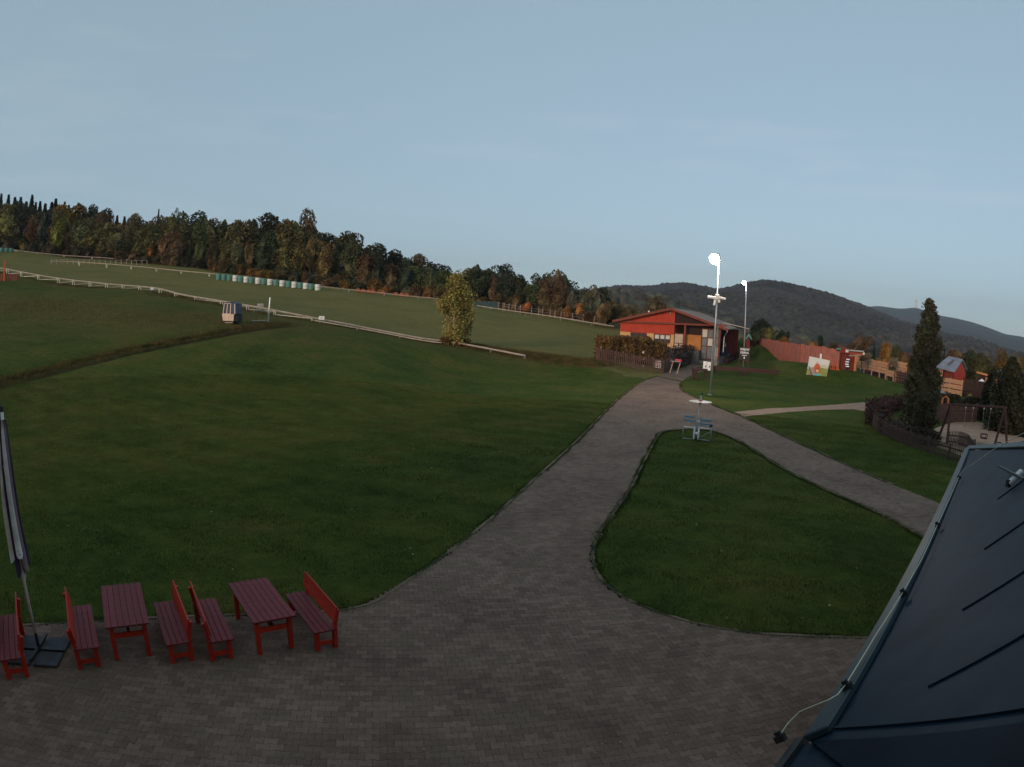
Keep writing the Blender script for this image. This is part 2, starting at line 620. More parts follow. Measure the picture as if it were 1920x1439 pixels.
az_f = np.radians(np.concatenate([np.arange(-180, -58, 3.0), np.arange(-58, 58, 0.3), np.arange(58, 180, 3.0)]))
r_f = np.concatenate([[0.5], np.arange(2, 60, 1.2), 60 * 1.016 ** np.arange(1, 125), 436 * 1.09 ** np.arange(1, 38)])
na, nr = len(az_f), len(r_f)
AA, RR = np.meshgrid(az_f, r_f, indexing='ij')
GX, GY = (RR * np.sin(AA)).ravel(), (RR * np.cos(AA)).ravel()
GZ = terr(GX, GY)
dd, _s = seg_dist(GX, GY, ditch_xy)
GZ -= 0.5 * np.exp(-(dd / 1.2) ** 2)
dr, _s = seg_dist(GX, GY, rough_xy)
GZ -= 0.35 * np.exp(-(dr / 2.2) ** 2)
GZ += (np.sin(GX * .21 + 1.3) * np.sin(GY * .17) * .10 + np.sin(GX * .55) * np.sin(GY * .47 + 2) * .04) * np.clip((RR.ravel() - 72) / 20, 0, 1)
# far ground sinks with the valley
GZ -= np.clip((RR.ravel() - 430) / 2500, 0, 1) * 30
fs = []
for i in range(na):
    j = (i + 1) % na
    for k in range(nr - 1):
        fs.append((i * nr + k, i * nr + k + 1, j * nr + k + 1, j * nr + k))
me = bpy.data.meshes.new('meadow_ground')
me.from_pydata(np.stack([GX, GY, GZ], -1).tolist() + [(0, 0, 0)], [], fs + [(((i + 1) % na) * nr, na * nr, i * nr) for i in range(na)])
me.polygons.foreach_set('use_smooth', [True] * len(me.polygons))
dt, st = seg_dist(GX, GY, track1_xy)
nn = np.sin(GX * .31 + np.sin(GY * .23) * 1.5) * .5 + np.sin(GY * .41 + GX * .13) * .5
side = np.where(st > 0, 1.0, -1.0)      # which side of the rail line
# find which sign is uphill
_t, _u = seg_dist(np.array([gz(700, 110)[0]]), np.array([gz(700, 110)[1]]), track1_xy)
sd = dt * st * _u[0]
azd = np.degrees(np.arctan2(GX, GY))
field = np.clip((sd + 1.0) / 3.0, 0, 1) * (azd < 14.5) * (RR.ravel() > 60)
ds, _s = seg_dist(GX, GY, slope_xy)
dry = np.exp(-(ds / 9) ** 2) * .75
dry = np.maximum(dry, np.exp(-(dt / 6) ** 2) * .6 * (sd < 0) * (azd < 2))
brown = np.maximum(np.exp(-(dd / .9) ** 2) * .95, np.exp(-(dr / 2.8) ** 2) * 1.0)
# base of the wood: leaf litter
wood_d = np.interp(azd, [-60, -46, -40, -32, -22, -12, -2, 7], [262, 240, 206, 184, 172, 164, 152, 136])
wood = np.clip((RR.ravel() - wood_d + 4) / 6, 0, 1) * (azd < 10) * (azd > -110)
brown = np.maximum(brown, wood * .9)
farm = np.clip((RR.ravel() - 150) / 100, 0, 1) * (azd >= 8)
at_c = me.color_attributes.new('cover', 'FLOAT_COLOR', 'POINT')
cols = np.zeros((len(GX) + 1, 4))
cols[:-1, 0] = np.clip(field, 0, 1)
cols[:-1, 1] = np.clip(dry, 0, 1)
cols[:-1, 2] = np.clip(brown, 0, 1)
cols[:-1, 3] = farm
at_c.data.foreach_set('color', cols.ravel())


def ground_mat():
    m = bpy.data.materials.new('meadow_grass')
    m.use_nodes = True
    n, l = m.node_tree.nodes, m.node_tree.links
    b = n['Principled BSDF']
    b.inputs['Roughness'].default_value = 0.95
    b.inputs['Specular IOR Level'].default_value = 0.03
    ge = n.new('ShaderNodeNewGeometry')
    at_ = n.new('ShaderNodeAttribute')
    at_.attribute_name = 'cover'
    sep = n.new('ShaderNodeSeparateColor')
    l.new(at_.outputs['Color'], sep.inputs[0])

    def noise(s, det=5, rough=.55):
        t = n.new('ShaderNodeTexNoise')
        t.inputs['Scale'].default_value = s
        t.inputs['Detail'].default_value = det
        t.inputs['Roughness'].default_value = rough
        l.new(ge.outputs['Position'], t.inputs['Vector'])
        return t.outputs['Fac']

    def ramp(f, stops):
        r = n.new('ShaderNodeValToRGB')
        e = r.color_ramp.elements
        while len(e) < len(stops):
            e.new(.5)
        for q, (p, c) in zip(e, stops):
            q.position = p
            q.color = (*c, 1)
        l.new(f, r.inputs[0])
        return r.outputs[0]

    def mixc(f, a, c):
        x = n.new('ShaderNodeMix')
        x.data_type = 'RGBA'
        l.new(f, x.inputs['Factor'])
        l.new(a, x.inputs['A'])
        l.new(c, x.inputs['B'])
        return x.outputs['Result']
    lawn = ramp(noise(.22, 6, .62), [(.32, (.024, .040, .008)), (.47, (.054, .078, .015)), (.58, (.088, .090, .020)), (.72, (.140, .092, .030))])
    lawn2 = ramp(noise(1.9, 5, .6), [(.32, (.020, .034, .007)), (.68, (.090, .108, .022))])
    mx_ = n.new('ShaderNodeMix')
    mx_.data_type = 'RGBA'
    mx_.inputs['Factor'].default_value = .45
    l.new(lawn, mx_.inputs['A'])
    l.new(lawn2, mx_.inputs['B'])
    lawn = mx_.outputs['Result']
    fld = ramp(noise(.12, 6, .65), [(.3, (.110, .108, .034)), (.5, (.165, .145, .048)), (.7, (.220, .172, .066))])
    fld2 = ramp(noise(.9, 6, .7), [(.3, (.085, .086, .028)), (.7, (.230, .182, .068))])
    mx2 = n.new('ShaderNodeMix')
    mx2.data_type = 'RGBA'
    mx2.inputs['Factor'].default_value = .4
    l.new(fld, mx2.inputs['A'])
    l.new(fld2, mx2.inputs['B'])
    fld = mx2.outputs['Result']
    dryc = ramp(noise(.8, 6, .7), [(.32, (.060, .064, .018)), (.68, (.150, .105, .036))])
    brn = ramp(noise(1.1, 6, .7), [(.3, (.034, .026, .012)), (.7, (.090, .058, .030))])
    c = mixc(sep.outputs[0], lawn, fld)
    c = mixc(sep.outputs[1], c, dryc)
    c = mixc(sep.outputs[2], c, brn)
    far = ramp(noise(.006, 6, .6), [(.35, (.05, .075, .03)), (.55, (.09, .085, .045)), (.7, (.05, .045, .03))])
    c = mixc(at_.outputs['Alpha'], c, far)
    l.new(c, b.inputs['Base Color'])
    bp = n.new('ShaderNodeBump')
    bp.inputs['Strength'].default_value = .8
    bp.inputs['Distance'].default_value = .12
    l.new(noise(3.5, 8, .75), bp.inputs['Height'])
    l.new(bp.outputs[0], b.inputs['Normal'])
    return m


M['ground'] = ground_mat()
me.materials.append(M['ground'])
go = bpy.data.objects.new('meadow_ground', me)
COL.objects.link(go)
tag(go, kind='structure')

# ---------------------------------------------------------------- paved plaza and paths
PATH_OUT = [(-260, 1190), (-60, 1182), (60, 1174), (180, 1168), (330, 1160), (480, 1155), (600, 1150), (650, 1147), (700, 1135), (755, 1098), (830, 1047), (900, 992), (960, 940), (1010, 893), (1050, 857), (1095, 815), (1140, 766), (1172, 737), (1205, 713),
            (1240, 704), (1275, 692), (1330, 668), (1352, 655), (1372, 655), (1386, 664), (1366, 682), (1330, 693), (1298, 703), (1280, 714), (1275, 724), (1280, 734), (1300, 744), (1330, 757), (1352, 767), (1393, 782), (1434, 802), (1476, 822),
            (1540, 851), (1600, 879), (1660, 905), (1713, 925), (1767, 947), (1850, 985), (1960, 1040)]
path_out = [tuple(flat(x, y)[:2]) for x, y in PATH_OUT]
path_out += [(16.0, -3.0), (6, -9), (-14.0, -9.0), (-19.0, 3.5)]
ISLAND = [(1234, 818), (1240, 811), (1268, 807), (1300, 806), (1337, 809), (1379, 825), (1400, 837), (1440, 863), (1480, 888), (1560, 926), (1640, 960), (1690, 985), (1736, 1014), (1790, 1050), (1840, 1100), (1830, 1180), (1740, 1200), (1640, 1199),
          (1540, 1197), (1450, 1193), (1380, 1187), (1300, 1172), (1230, 1150), (1170, 1125), (1130, 1095), (1115, 1070), (1110, 1045), (1115, 1020), (1130, 990), (1152, 962), (1170, 936), (1190, 905), (1201, 880), (1214, 855), (1224, 835)]
island = [tuple(flat(x, y)[:2]) for x, y in ISLAND]


def smooth_poly(P, closed=True, it=2):
    P = [np.array(p) for p in P]
    for _ in range(it):
        Q = []
        n = len(P)
        for i in range(n if closed else n - 1):
            a, b = P[i], P[(i + 1) % n]
            Q += [a * .75 + b * .25, a * .25 + b * .75]
        P = Q
    return [tuple(p) for p in P]


path_poly = smooth_poly(path_out, it=1)
isl_poly = smooth_poly(island, it=2)


def inside(X, Y, poly):
    X, Y = np.asarray(X), np.asarray(Y)
    r = np.zeros(len(X), bool)
    n = len(poly)
    for i in range(n):
        x1, y1 = poly[i]
        x2, y2 = poly[(i + 1) % n]
        c = ((y1 > Y) != (y2 > Y)) & (X < (x2 - x1) * (Y - y1) / (y2 - y1 + 1e-12) + x1)
        r ^= c
    return r


ROWA = R(11)


def paver_mat(name, single):
    m = bpy.data.materials.new(name)
    m.use_nodes = True
    n, l = m.node_tree.nodes, m.node_tree.links
    b = n['Principled BSDF']
    b.inputs['Roughness'].default_value = 0.9
    b.inputs['Specular IOR Level'].default_value = 0.12
    ge = n.new('ShaderNodeNewGeometry')

    def noise(s, det=5, rough=.55):
        t = n.new('ShaderNodeTexNoise')
        t.inputs['Scale'].default_value = s
        t.inputs['Detail'].default_value = det
        t.inputs['Roughness'].default_value = rough
        l.new(ge.outputs['Position'], t.inputs['Vector'])
        return t.outputs['Fac']
    if single == 'sheet':
        mpn = n.new('ShaderNodeMapping')
        mpn.inputs['Rotation'].default_value = (0, 0, -ROWA)
        l.new(ge.outputs['Position'], mpn.inputs[0])
        br = n.new('ShaderNodeTexBrick')
        br.inputs['Scale'].default_value = 1.0
        br.inputs['Brick Width'].default_value = .222
        br.inputs['Row Height'].default_value = .155
        br.inputs['Mortar Size'].default_value = .006
        br.inputs['Color1'].default_value = (0, 0, 0, 1)
        br.inputs['Color2'].default_value = (1, 1, 1, 1)
        br.inputs['Mortar'].default_value = (.2, .2, .2, 1)
        l.new(mpn.outputs[0], br.inputs['Vector'])
        rv = br.outputs['Color']
    elif single:
        rv = n.new('ShaderNodeObjectInfo').outputs['Random']
    else:
        rv = ge.outputs['Random Per Island']
    r1 = n.new('ShaderNodeValToRGB')
    e = r1.color_ramp.elements
    e[0].position, e[0].color = 0.0, (.150, .098, .074, 1)
    e[1].position, e[1].color = 1.0, (.222, .147, .112, 1)
    e.new(.5).color = (.184, .121, .091, 1)
    l.new(rv, r1.inputs[0])
    # grey-green weathered patches and dark stains
    r2 = n.new('ShaderNodeValToRGB')
    r2.color_ramp.elements[0].position = .54
    r2.color_ramp.elements[0].color = (0, 0, 0, 1)
    r2.color_ramp.elements[1].position = .62
    r2.color_ramp.elements[1].color = (.65, .65, .65, 1)
    l.new(noise(.9, 5, .6), r2.inputs[0])
    mx_ = n.new('ShaderNodeMix')
    mx_.data_type = 'RGBA'
    mx_.inputs['B'].default_value = (.125, .092, .064, 1)
    l.new(r2.outputs[0], mx_.inputs['Factor'])
    l.new(r1.outputs[0], mx_.inputs['A'])
    r3 = n.new('ShaderNodeValToRGB')
    r3.color_ramp.elements[0].position = .30
    r3.color_ramp.elements[0].color = (.62, .60, .60, 1)
    r3.color_ramp.elements[1].position = .60
    r3.color_ramp.elements[1].color = (1.12, 1.12, 1.12, 1)
    l.new(noise(.45, 7, .7), r3.inputs[0])
    mu = n.new('ShaderNodeMix')
    mu.data_type = 'RGBA'
    mu.blend_type = 'MULTIPLY'
    mu.inputs['Factor'].default_value = 1
    l.new(mx_.outputs['Result'], mu.inputs['A'])
    l.new(r3.outputs[0], mu.inputs['B'])
    r4 = n.new('ShaderNodeValToRGB')
    r4.color_ramp.elements[0].position = .25
    r4.color_ramp.elements[0].color = (.8, .8, .8, 1)
    r4.color_ramp.elements[1].position = .75
    r4.color_ramp.elements[1].color = (1.2, 1.2, 1.2, 1)
    l.new(noise(18, 5, .7), r4.inputs[0])
    mu2 = n.new('ShaderNodeMix')
    mu2.data_type = 'RGBA'
    mu2.blend_type = 'MULTIPLY'
    mu2.inputs['Factor'].default_value = 1
    l.new(mu.outputs['Result'], mu2.inputs['A'])
    l.new(r4.outputs[0], mu2.inputs['B'])
    if single == 'sheet':
        for q, k_ in ((e[0], .92), (e[1], 1.0), (e[2], .97)):
            c_ = q.color
            q.color = (c_[0] * k_, c_[1] * k_, c_[2] * k_, 1)
    l.new(mu2.outputs['Result'], b.inputs['Base Color'])
    bp = n.new('ShaderNodeBump')
    bp.inputs['Strength'].default_value = .35
    bp.inputs['Distance'].default_value = .01
    l.new(noise(45, 4), bp.inputs['Height'])
    l.new(bp.outputs[0], b.inputs['Normal'])
    return m


M['paver'] = paver_mat('paver_concrete', False)
M['paver1'] = paver_mat('paver_concrete_single', True)
M['paver_sheet'] = paver_mat('paver_far', 'sheet')
M['joint'] = mat('joint_sand', (0.020, 0.019, 0.015), 0.95, (0.035, 0.04, 0.022), 2.0, coords='W')

tri = tessellate_polygon([[Vector((x, y, 0)) for x, y in path_poly], [Vector((x, y, 0)) for x, y in isl_poly]])
allp = path_poly + isl_poly
NEAR_R = 25.0
me = bpy.data.meshes.new('paved_plaza')
me.from_pydata([(x, y, 0.012) for x, y in allp], [], [tuple(t) for t in tri])
me.update()
bm = bmesh.new()
bm.from_mesh(me)
for f in bm.faces:
    if f.normal.z < 0:
        f.normal_flip()
bm.to_mesh(me)
bm.free()


# the bare sand shows between the near pavers; farther out the sheet itself carries the paving pattern
def plaza_mat():
    m = M['paver_sheet'].copy()
    m.name = 'plaza_sheet'
    n, l = m.node_tree.nodes, m.node_tree.links
    b = n['Principled BSDF']
    src = b.inputs['Base Color'].links[0].from_socket
    ge = n.new('ShaderNodeNewGeometry')
    vl = n.new('ShaderNodeVectorMath')
    vl.operation = 'LENGTH'
    l.new(ge.outputs['Position'], vl.inputs[0])
    gt = n.new('ShaderNodeMath')
    gt.operation = 'GREATER_THAN'
    gt.inputs[1].default_value = NEAR_R
    l.new(vl.outputs['Value'], gt.inputs[0])
    x = n.new('ShaderNodeMix')
    x.data_type = 'RGBA'
    x.inputs['A'].default_value = (.055, .038, .025, 1)
    l.new(gt.outputs[0], x.inputs['Factor'])
    l.new(src, x.inputs['B'])
    l.new(x.outputs['Result'], b.inputs['Base Color'])
    return m


me.materials.append(plaza_mat())
plaza = bpy.data.objects.new('paved_plaza', me)
COL.objects.link(plaza)
tag(plaza, kind='structure')

PL, PR, pe, pw = .222, .155, .0865, .0635
outl = [(-.1085, pe), (-.060, pe), (-.051, pw), (.051, pw), (.060, pe), (.1085, pe), (.1085, -pe), (.060, -pe), (.051, -pw), (-.051, -pw), (-.060, -pe), (-.1085, -pe)]
outl = outl[::-1]
ca, sa = math.cos(ROWA), math.sin(ROWA)
II, JJ = np.meshgrid(np.arange(-140, 140), np.arange(-30, 190))
LX = (II + .5 * (JJ % 2)).ravel() * PL
LY = JJ.ravel() * PR
WX, WY = LX * ca - LY * sa, LX * sa + LY * ca
rr_ = np.hypot(WX, WY)
azp = np.degrees(np.arctan2(WX, WY))
ok = (rr_ < NEAR_R) & (rr_ > 4.6) & (azp > -62) & (azp < 52)
WX, WY = WX[ok], WY[ok]
pp_in = inside(WX, WY, path_poly) & ~inside(WX, WY, isl_poly)
WX, WY = WX[pp_in], WY[pp_in]
# those under the roof of the house on the right cannot be seen
HA, HB = flat(1811, 846, 3.5), flat(1519, 1389, 3.5)
hd = (HA - HB)[:2] / np.linalg.norm((HA - HB)[:2])
crs = (WX - HB[0]) * hd[1] - (WY - HB[1]) * hd[0]
keepm = crs < 1.6
WX, WY = WX[keepm], WY[keepm]
order = np.argsort(np.hypot(WX - 0.2, WY - 7.4))
WX, WY = WX[order], WY[order]
TH = .045
sm = MB()
sm.prism(outl, -.02, 0)
pm = sm.mesh('paver')
pm.materials.append(M['paver1'])
N_SINGLE = 300
for i in range(N_SINGLE):
    o = bpy.data.objects.new('paver', pm)
    o.location = (WX[i], WY[i], TH + rnd.uniform(-.0015, .0015))
    o.rotation_euler = (rnd.uniform(-.008, .008), rnd.uniform(-.008, .008), ROWA + rnd.uniform(-.01, .01))
    o.parent = plaza
    COL.objects.link(o)
k = len(WX) - N_SINGLE
ox = np.array([p[0] for p in outl])
oy = np.array([p[1] for p in outl])
th = ROWA + nrs.uniform(-.012, .012, k)
cx_, cy_ = WX[N_SINGLE:], WY[N_SINGLE:]
vx = cx_[:, None] + ox[None] * np.cos(th)[:, None] - oy[None] * np.sin(th)[:, None]
vy = cy_[:, None] + ox[None] * np.sin(th)[:, None] + oy[None] * np.cos(th)[:, None]
tl = nrs.uniform(-.007, .007, (k, 2))
top = TH + nrs.uniform(-.002, .002, k)[:, None] + ox[None] * tl[:, :1] + oy[None] * tl[:, 1:]
bot = np.full_like(top, .005)
V = np.empty((k, 24, 3))
V[:, :12, 0], V[:, :12, 1], V[:, :12, 2] = vx, vy, top
V[:, 12:, 0], V[:, 12:, 1], V[:, 12:, 2] = vx, vy, bot
loops = []
starts, totals = [], []
base_l = []
tot = 0
pat = [list(range(12))] + [[i, 12 + i, 12 + (i + 1) % 12, (i + 1) % 12] for i in range(12)]
flatp = np.array(sum(pat, []))
cnts = np.array([len(q) for q in pat])
LI = (np.arange(k)[:, None] * 24 + flatp[None]).ravel()
TT = np.tile(cnts, k)
SS = np.concatenate([[0], np.cumsum(TT)[:-1]])
me = bpy.data.meshes.new('paver_field')
me.vertices.add(k * 24)
me.vertices.foreach_set('co', V.ravel())
me.loops.add(len(LI))
me.loops.foreach_set('vertex_index', LI)
me.polygons.add(len(TT))
me.polygons.foreach_set('loop_start', SS)
me.polygons.foreach_set('loop_total', TT)
me.update()
me.validate()
me.polygons.foreach_set('use_smooth', [False] * len(me.polygons))
me.materials.append(M['paver'])
o = bpy.data.objects.new('paver_field', me)
o.parent = plaza
COL.objects.link(o)
tag(o, kind='stuff')


def kerb_strip(pts, name, closed=False, w=.085, h=.070):
    kb = MB()
    P = [np.array(p) for p in pts]
    n = len(P)
    for i in range(n if closed else n - 1):
        a, b = P[i], P[(i + 1) % n]
        L = np.linalg.norm(b - a)
        if L < .02 or (not closed and L > 2.5 and a[1] > 58 and b[1] < a[1]):
            continue
        k_ = max(1, int(L / 1.0))
        for q in range(k_):
            p0, p1 = a + (b - a) * q / k_, a + (b - a) * (q + 1) / k_
            dz = rnd.uniform(-.012, .004)
            dlt = (p1 - p0) / max(np.linalg.norm(p1 - p0), 1e-6) * .004
            kb.bar((*(p0 + dlt), h / 2 - .01 + dz), (*(p1 - dlt), h / 2 - .01 + dz), w, h)
    o = kb.build(name, M['kerb'], plaza)
    return tag(o, kind='stuff')


kerb_strip([p for p in path_poly if p[1] > 4 and p[0] < 17.5 and not (p[0] > 15.2 and p[1] > 60)][0:58], 'kerb_stones')
kerb_strip(isl_poly, 'kerb_stones', True)

# gravel side path towards the playground
gp = [(1379, 773), (1407, 770), (1445, 766), (1480, 765), (1542, 761), (1630, 754), (1700, 752), (1700, 764), (1640, 775), (1600, 768), (1542, 769), (1480, 773), (1430, 778), (1393, 782), (1372, 779)]
gpw = [tuple(flat(x, y)[:2]) for x, y in gp]
tri = tessellate_polygon([[Vector((x, y, 0)) for x, y in gpw]])
me = bpy.data.meshes.new('gravel_path')
me.from_pydata([(x, y, .010) for x, y in gpw], [], [tuple(t) for t in tri])
me.materials.append(M['gravel'])
o = bpy.data.objects.new('gravel_path', me)
COL.objects.link(o)
tag(o, kind='structure')
# sand of the playground
sp = [(1735, 812), (1770, 797), (1800, 790), (1835, 791), (1860, 800), (1885, 814), (1930, 820), (1990, 835), (1990, 880), (1900, 880), (1840, 870), (1790, 850), (1745, 835)]
spw = smooth_poly([tuple(flat(x, y)[:2]) for x, y in sp], it=1)
tri = tessellate_polygon([[Vector((x, y, 0)) for x, y in spw]])
me = bpy.data.meshes.new('play_sand')
me.from_pydata([(x, y, .012) for x, y in spw], [], [tuple(t) for t in tri])
me.materials.append(M['sand'])
o = bpy.data.objects.new('play_sand', me)
COL.objects.link(o)
tag(o, kind='structure')


# grass blades on the near lawns
def grass(n, rmin, rmax, azmin, azmax, hmin, hmax, w, name):
    r = np.sqrt(nrs.uniform(rmin ** 2, rmax ** 2, n))
    a = np.radians(nrs.uniform(azmin, azmax, n))
    x, y = r * np.sin(a), r * np.cos(a)
    ins = (~inside(x, y, path_poly)) | inside(x, y, isl_poly)
    crs = (x - HB[0]) * hd[1] - (y - HB[1]) * hd[0]
    ins &= crs < 1.5
    x, y = x[ins], y[ins]
    n = len(x)
    z = terr(x, y)
    cl = (np.sin(x * 2.1 + np.sin(y * 1.7) * 2) + np.sin(y * 2.9 + x * .7)) * .25 + .75
    h = nrs.uniform(hmin, hmax, n) * cl
    an = nrs.uniform(0, 6.283, n)
    le = nrs.uniform(0, .6, n) * h
    V = np.empty((n, 3, 3))
    ux, uy = np.cos(an) * w, np.sin(an) * w
    V[:, 0] = np.stack([x - ux, y - uy, z], -1)
    V[:, 1] = np.stack([x + ux, y + uy, z], -1)
    bx = nrs.uniform(0, 6.283, n)
    V[:, 2] = np.stack([x + np.cos(bx) * le, y + np.sin(bx) * le, z + h], -1)
    me = bpy.data.meshes.new(name)
    me.vertices.add(n * 3)
    me.vertices.foreach_set('co', V.ravel())
    me.loops.add(n * 3)
    me.loops.foreach_set('vertex_index', np.arange(n * 3))
    me.polygons.add(n)
    me.polygons.foreach_set('loop_start', np.arange(n) * 3)
    me.polygons.foreach_set('loop_total', np.full(n, 3))
    me.update()
    me.materials.append(M['grass'])
    o = bpy.data.objects.new(name, me)
    COL.objects.link(o)
    return o


def grass_mat():
    m = bpy.data.materials.new('grass_blades')
    m.use_nodes = True
    n, l = m.node_tree.nodes, m.node_tree.links
    b = n['Principled BSDF']
    b.inputs['Roughness'].default_value = .8
    b.inputs['Specular IOR Level'].default_value = .05
    ge = n.new('ShaderNodeNewGeometry')
    t = n.new('ShaderNodeTexNoise')
    t.inputs['Scale'].default_value = .3
    t.inputs['Detail'].default_value = 6
    t.inputs['Roughness'].default_value = .65
    l.new(ge.outputs['Position'], t.inputs['Vector'])
    ad = n.new('ShaderNodeMath')
    ad.operation = 'MULTIPLY_ADD'
    ad.inputs[1].default_value = .16
    l.new(ge.outputs['Random Per Island'], ad.inputs[0])
    l.new(t.outputs['Fac'], ad.inputs[2])
    r = n.new('ShaderNodeValToRGB')
    e = r.color_ramp.elements
    e[0].position, e[0].color = .38, (.026, .044, .010, 1)
    e[1].position, e[1].color = .82, (.160, .115, .050, 1)
    e.new(.58).color = (.058, .082, .017, 1)
    e.new(.70).color = (.100, .094, .026, 1)
    l.new(ad.outputs[0], r.inputs[0])
    l.new(r.outputs[0], b.inputs['Base Color'])
    return m


M['grass'] = grass_mat()
g1 = grass(620000, 9, 46, -58, 48, .03, .10, .0075, 'lawn_grass')
tag(g1, 'short dark lawn grass covering the ground on both sides of the paved path', 'grass', kind='stuff')

# tufts creeping over the edges of the paving, and rough grass in the ditch
def blades(P, hmin, hmax, w, name, m, lean=.6):
    n = len(P)
    x, y = P[:, 0], P[:, 1]
    z = terr(x, y)
    h = nrs.uniform(hmin, hmax, n)
    an, bx = nrs.uniform(0, 6.283, n), nrs.uniform(0, 6.283, n)
    le = nrs.uniform(0, lean, n) * h
    V = np.empty((n, 3, 3))
    V[:, 0] = np.stack([x - np.cos(an) * w, y - np.sin(an) * w, z - .3 * h], -1)
    V[:, 1] = np.stack([x + np.cos(an) * w, y + np.sin(an) * w, z - .3 * h], -1)
    V[:, 2] = np.stack([x + np.cos(bx) * le, y + np.sin(bx) * le, z + h], -1)
    me = bpy.data.meshes.new(name)
    me.vertices.add(n * 3)
    me.vertices.foreach_set('co', V.ravel())
    me.loops.add(n * 3)
    me.loops.foreach_set('vertex_index', np.arange(n * 3))
    me.polygons.add(n)
    me.polygons.foreach_set('loop_start', np.arange(n) * 3)
    me.polygons.foreach_set('loop_total', np.full(n, 3))
    me.update()
    me.materials.append(m)
    o = bpy.data.objects.new(name, me)
    COL.objects.link(o)
    return o


def along(line, n, spread, closed=False):
    L = [np.array(p, float) for p in line]
    if closed:
        L.append(L[0])
    seg = np.array([np.linalg.norm(b - a) for a, b in zip(L[:-1], L[1:])])
    k = nrs.choice(len(seg), n, p=seg / seg.sum())
    A = np.array(L[:-1])[k]
    B = np.array(L[1:])[k]
    P = A + (B - A) * nrs.rand(n)[:, None]
    amp = spread * (.35 + .9 * (np.sin(P[:, 0] * 1.7) * np.sin(P[:, 1] * 2.3 + P[:, 0] * .6) + 1) * .5)
    return P + nrs.normal(size=(n, 2)) * amp[:, None]


edge_pts = np.concatenate([along([p for p in path_poly if p[1] > 4 and p[0] < 17.5][0:58], 90000, .085), along(isl_poly, 78000, .085, True)])
tag(blades(edge_pts, .035, .10, .008, 'edge_grass', M['grass']), 'ragged grass tufts creeping over the edges of the block paving', 'grass', kind='stuff')
M['rough_grass'] = mat('rough_grass', (.045, .050, .016), .9, (.120, .085, .036), .9, 5, (.35, .65), coords='W', spec=.03)
rp_ = np.concatenate([along(ditch_xy, 9000, .45), along(rough_xy, 20000, 1.5), along(track1_xy, 20000, 1.3), along(slope_xy, 10000, 6.0)])
tag(blades(rp_, .08, .26, .025, 'rough_grass', M['rough_grass']), 'brownish rough grass along the ditch and under the coaster rail', 'grass', kind='stuff')

# fallen leaves lying on the lawns
a_ = np.radians(nrs.uniform(-55, 46, 240))
r_ = np.sqrt(nrs.uniform(100, 34 ** 2, 240))
x_, y_ = r_ * np.sin(a_), r_ * np.cos(a_)
q_ = (~inside(x_, y_, path_poly)) | inside(x_, y_, isl_poly)
x_, y_ = x_[q_], y_[q_]
n_ = len(x_)
sz = nrs.uniform(.012, .032, n_)
an = nrs.uniform(0, 6.28, n_)
me = quads('lawn_leaves', np.stack([x_, y_, terr(x_, y_) + .07], -1), np.stack([np.cos(an) * sz, np.sin(an) * sz, nrs.uniform(-.01, .01, n_)], -1), np.stack([-np.sin(an) * sz * .7, np.cos(an) * sz * .7, nrs.uniform(-.01, .01, n_)], -1), M['leaf_litter'])
o = bpy.data.objects.new('lawn_leaves', me)
COL.objects.link(o)
tag(o, 'small dry leaves lying scattered on the lawns', 'leaves', kind='stuff')

# fallen leaves scattered over the paving
n_ = 260
a_ = np.radians(nrs.uniform(-45, 42, n_ * 4))
r_ = np.sqrt(nrs.uniform(36, 20 ** 2, n_ * 4))
x_, y_ = r_ * np.sin(a_), r_ * np.cos(a_)
q_ = inside(x_, y_, path_poly) & ~inside(x_, y_, isl_poly)
x_, y_ = x_[q_][:n_], y_[q_][:n_]
n_ = len(x_)
sz = nrs.uniform(.008, .022, n_)
an = nrs.uniform(0, 6.28, n_)
Cc = np.stack([x_, y_, np.full(n_, TH + .012)], -1)
Uu = np.stack([np.cos(an) * sz, np.sin(an) * sz, nrs.uniform(-.006, .006, n_)], -1)
Vv = np.stack([-np.sin(an) * sz * .7, np.cos(an) * sz * .7, nrs.uniform(-.006, .006, n_)], -1)
me = quads('fallen_leaves', Cc, Uu, Vv, M['leaf_litter'])
o = bpy.data.objects.new('fallen_leaves', me)
COL.objects.link(o)
tag(o, 'small pale fallen leaves and crumbs scattered over the block paving', 'leaves', kind='stuff')


# ================================================================ large structures
# ---------------------------------------------------------------- distant hills
RIDGE = [(900, 560), (1020, 556), (1100, 552), (1140, 546), (1165, 543), (1200, 545), (1225, 545), (1250, 540), (1290, 538), (1325, 544), (1350, 548), (1365, 544), (1400, 538), (1440, 536), (1475, 543), (1520, 553), (1550, 557), (1590, 569), (1625, 581), (1680, 603), (1740, 622), (1800, 640), (1900, 668), (2100, 700), (2400, 720)]
FARR = [(1500, 575), (1580, 576), (1625, 578), (1650, 574), (1690, 580), (1718, 576), (1745, 588), (1790, 600), (1830, 612), (1870, 625), (1890, 631), (1905, 629), (1940, 638), (2050, 655), (2200, 665), (2400, 690)]
SPUR = [(880, 572), (960, 570), (1060, 562), (1120, 552), (1150, 549), (1180, 552), (1210, 556), (1240, 563), (1280, 575), (1330, 590), (1400, 606), (1460, 618), (1520, 628)]


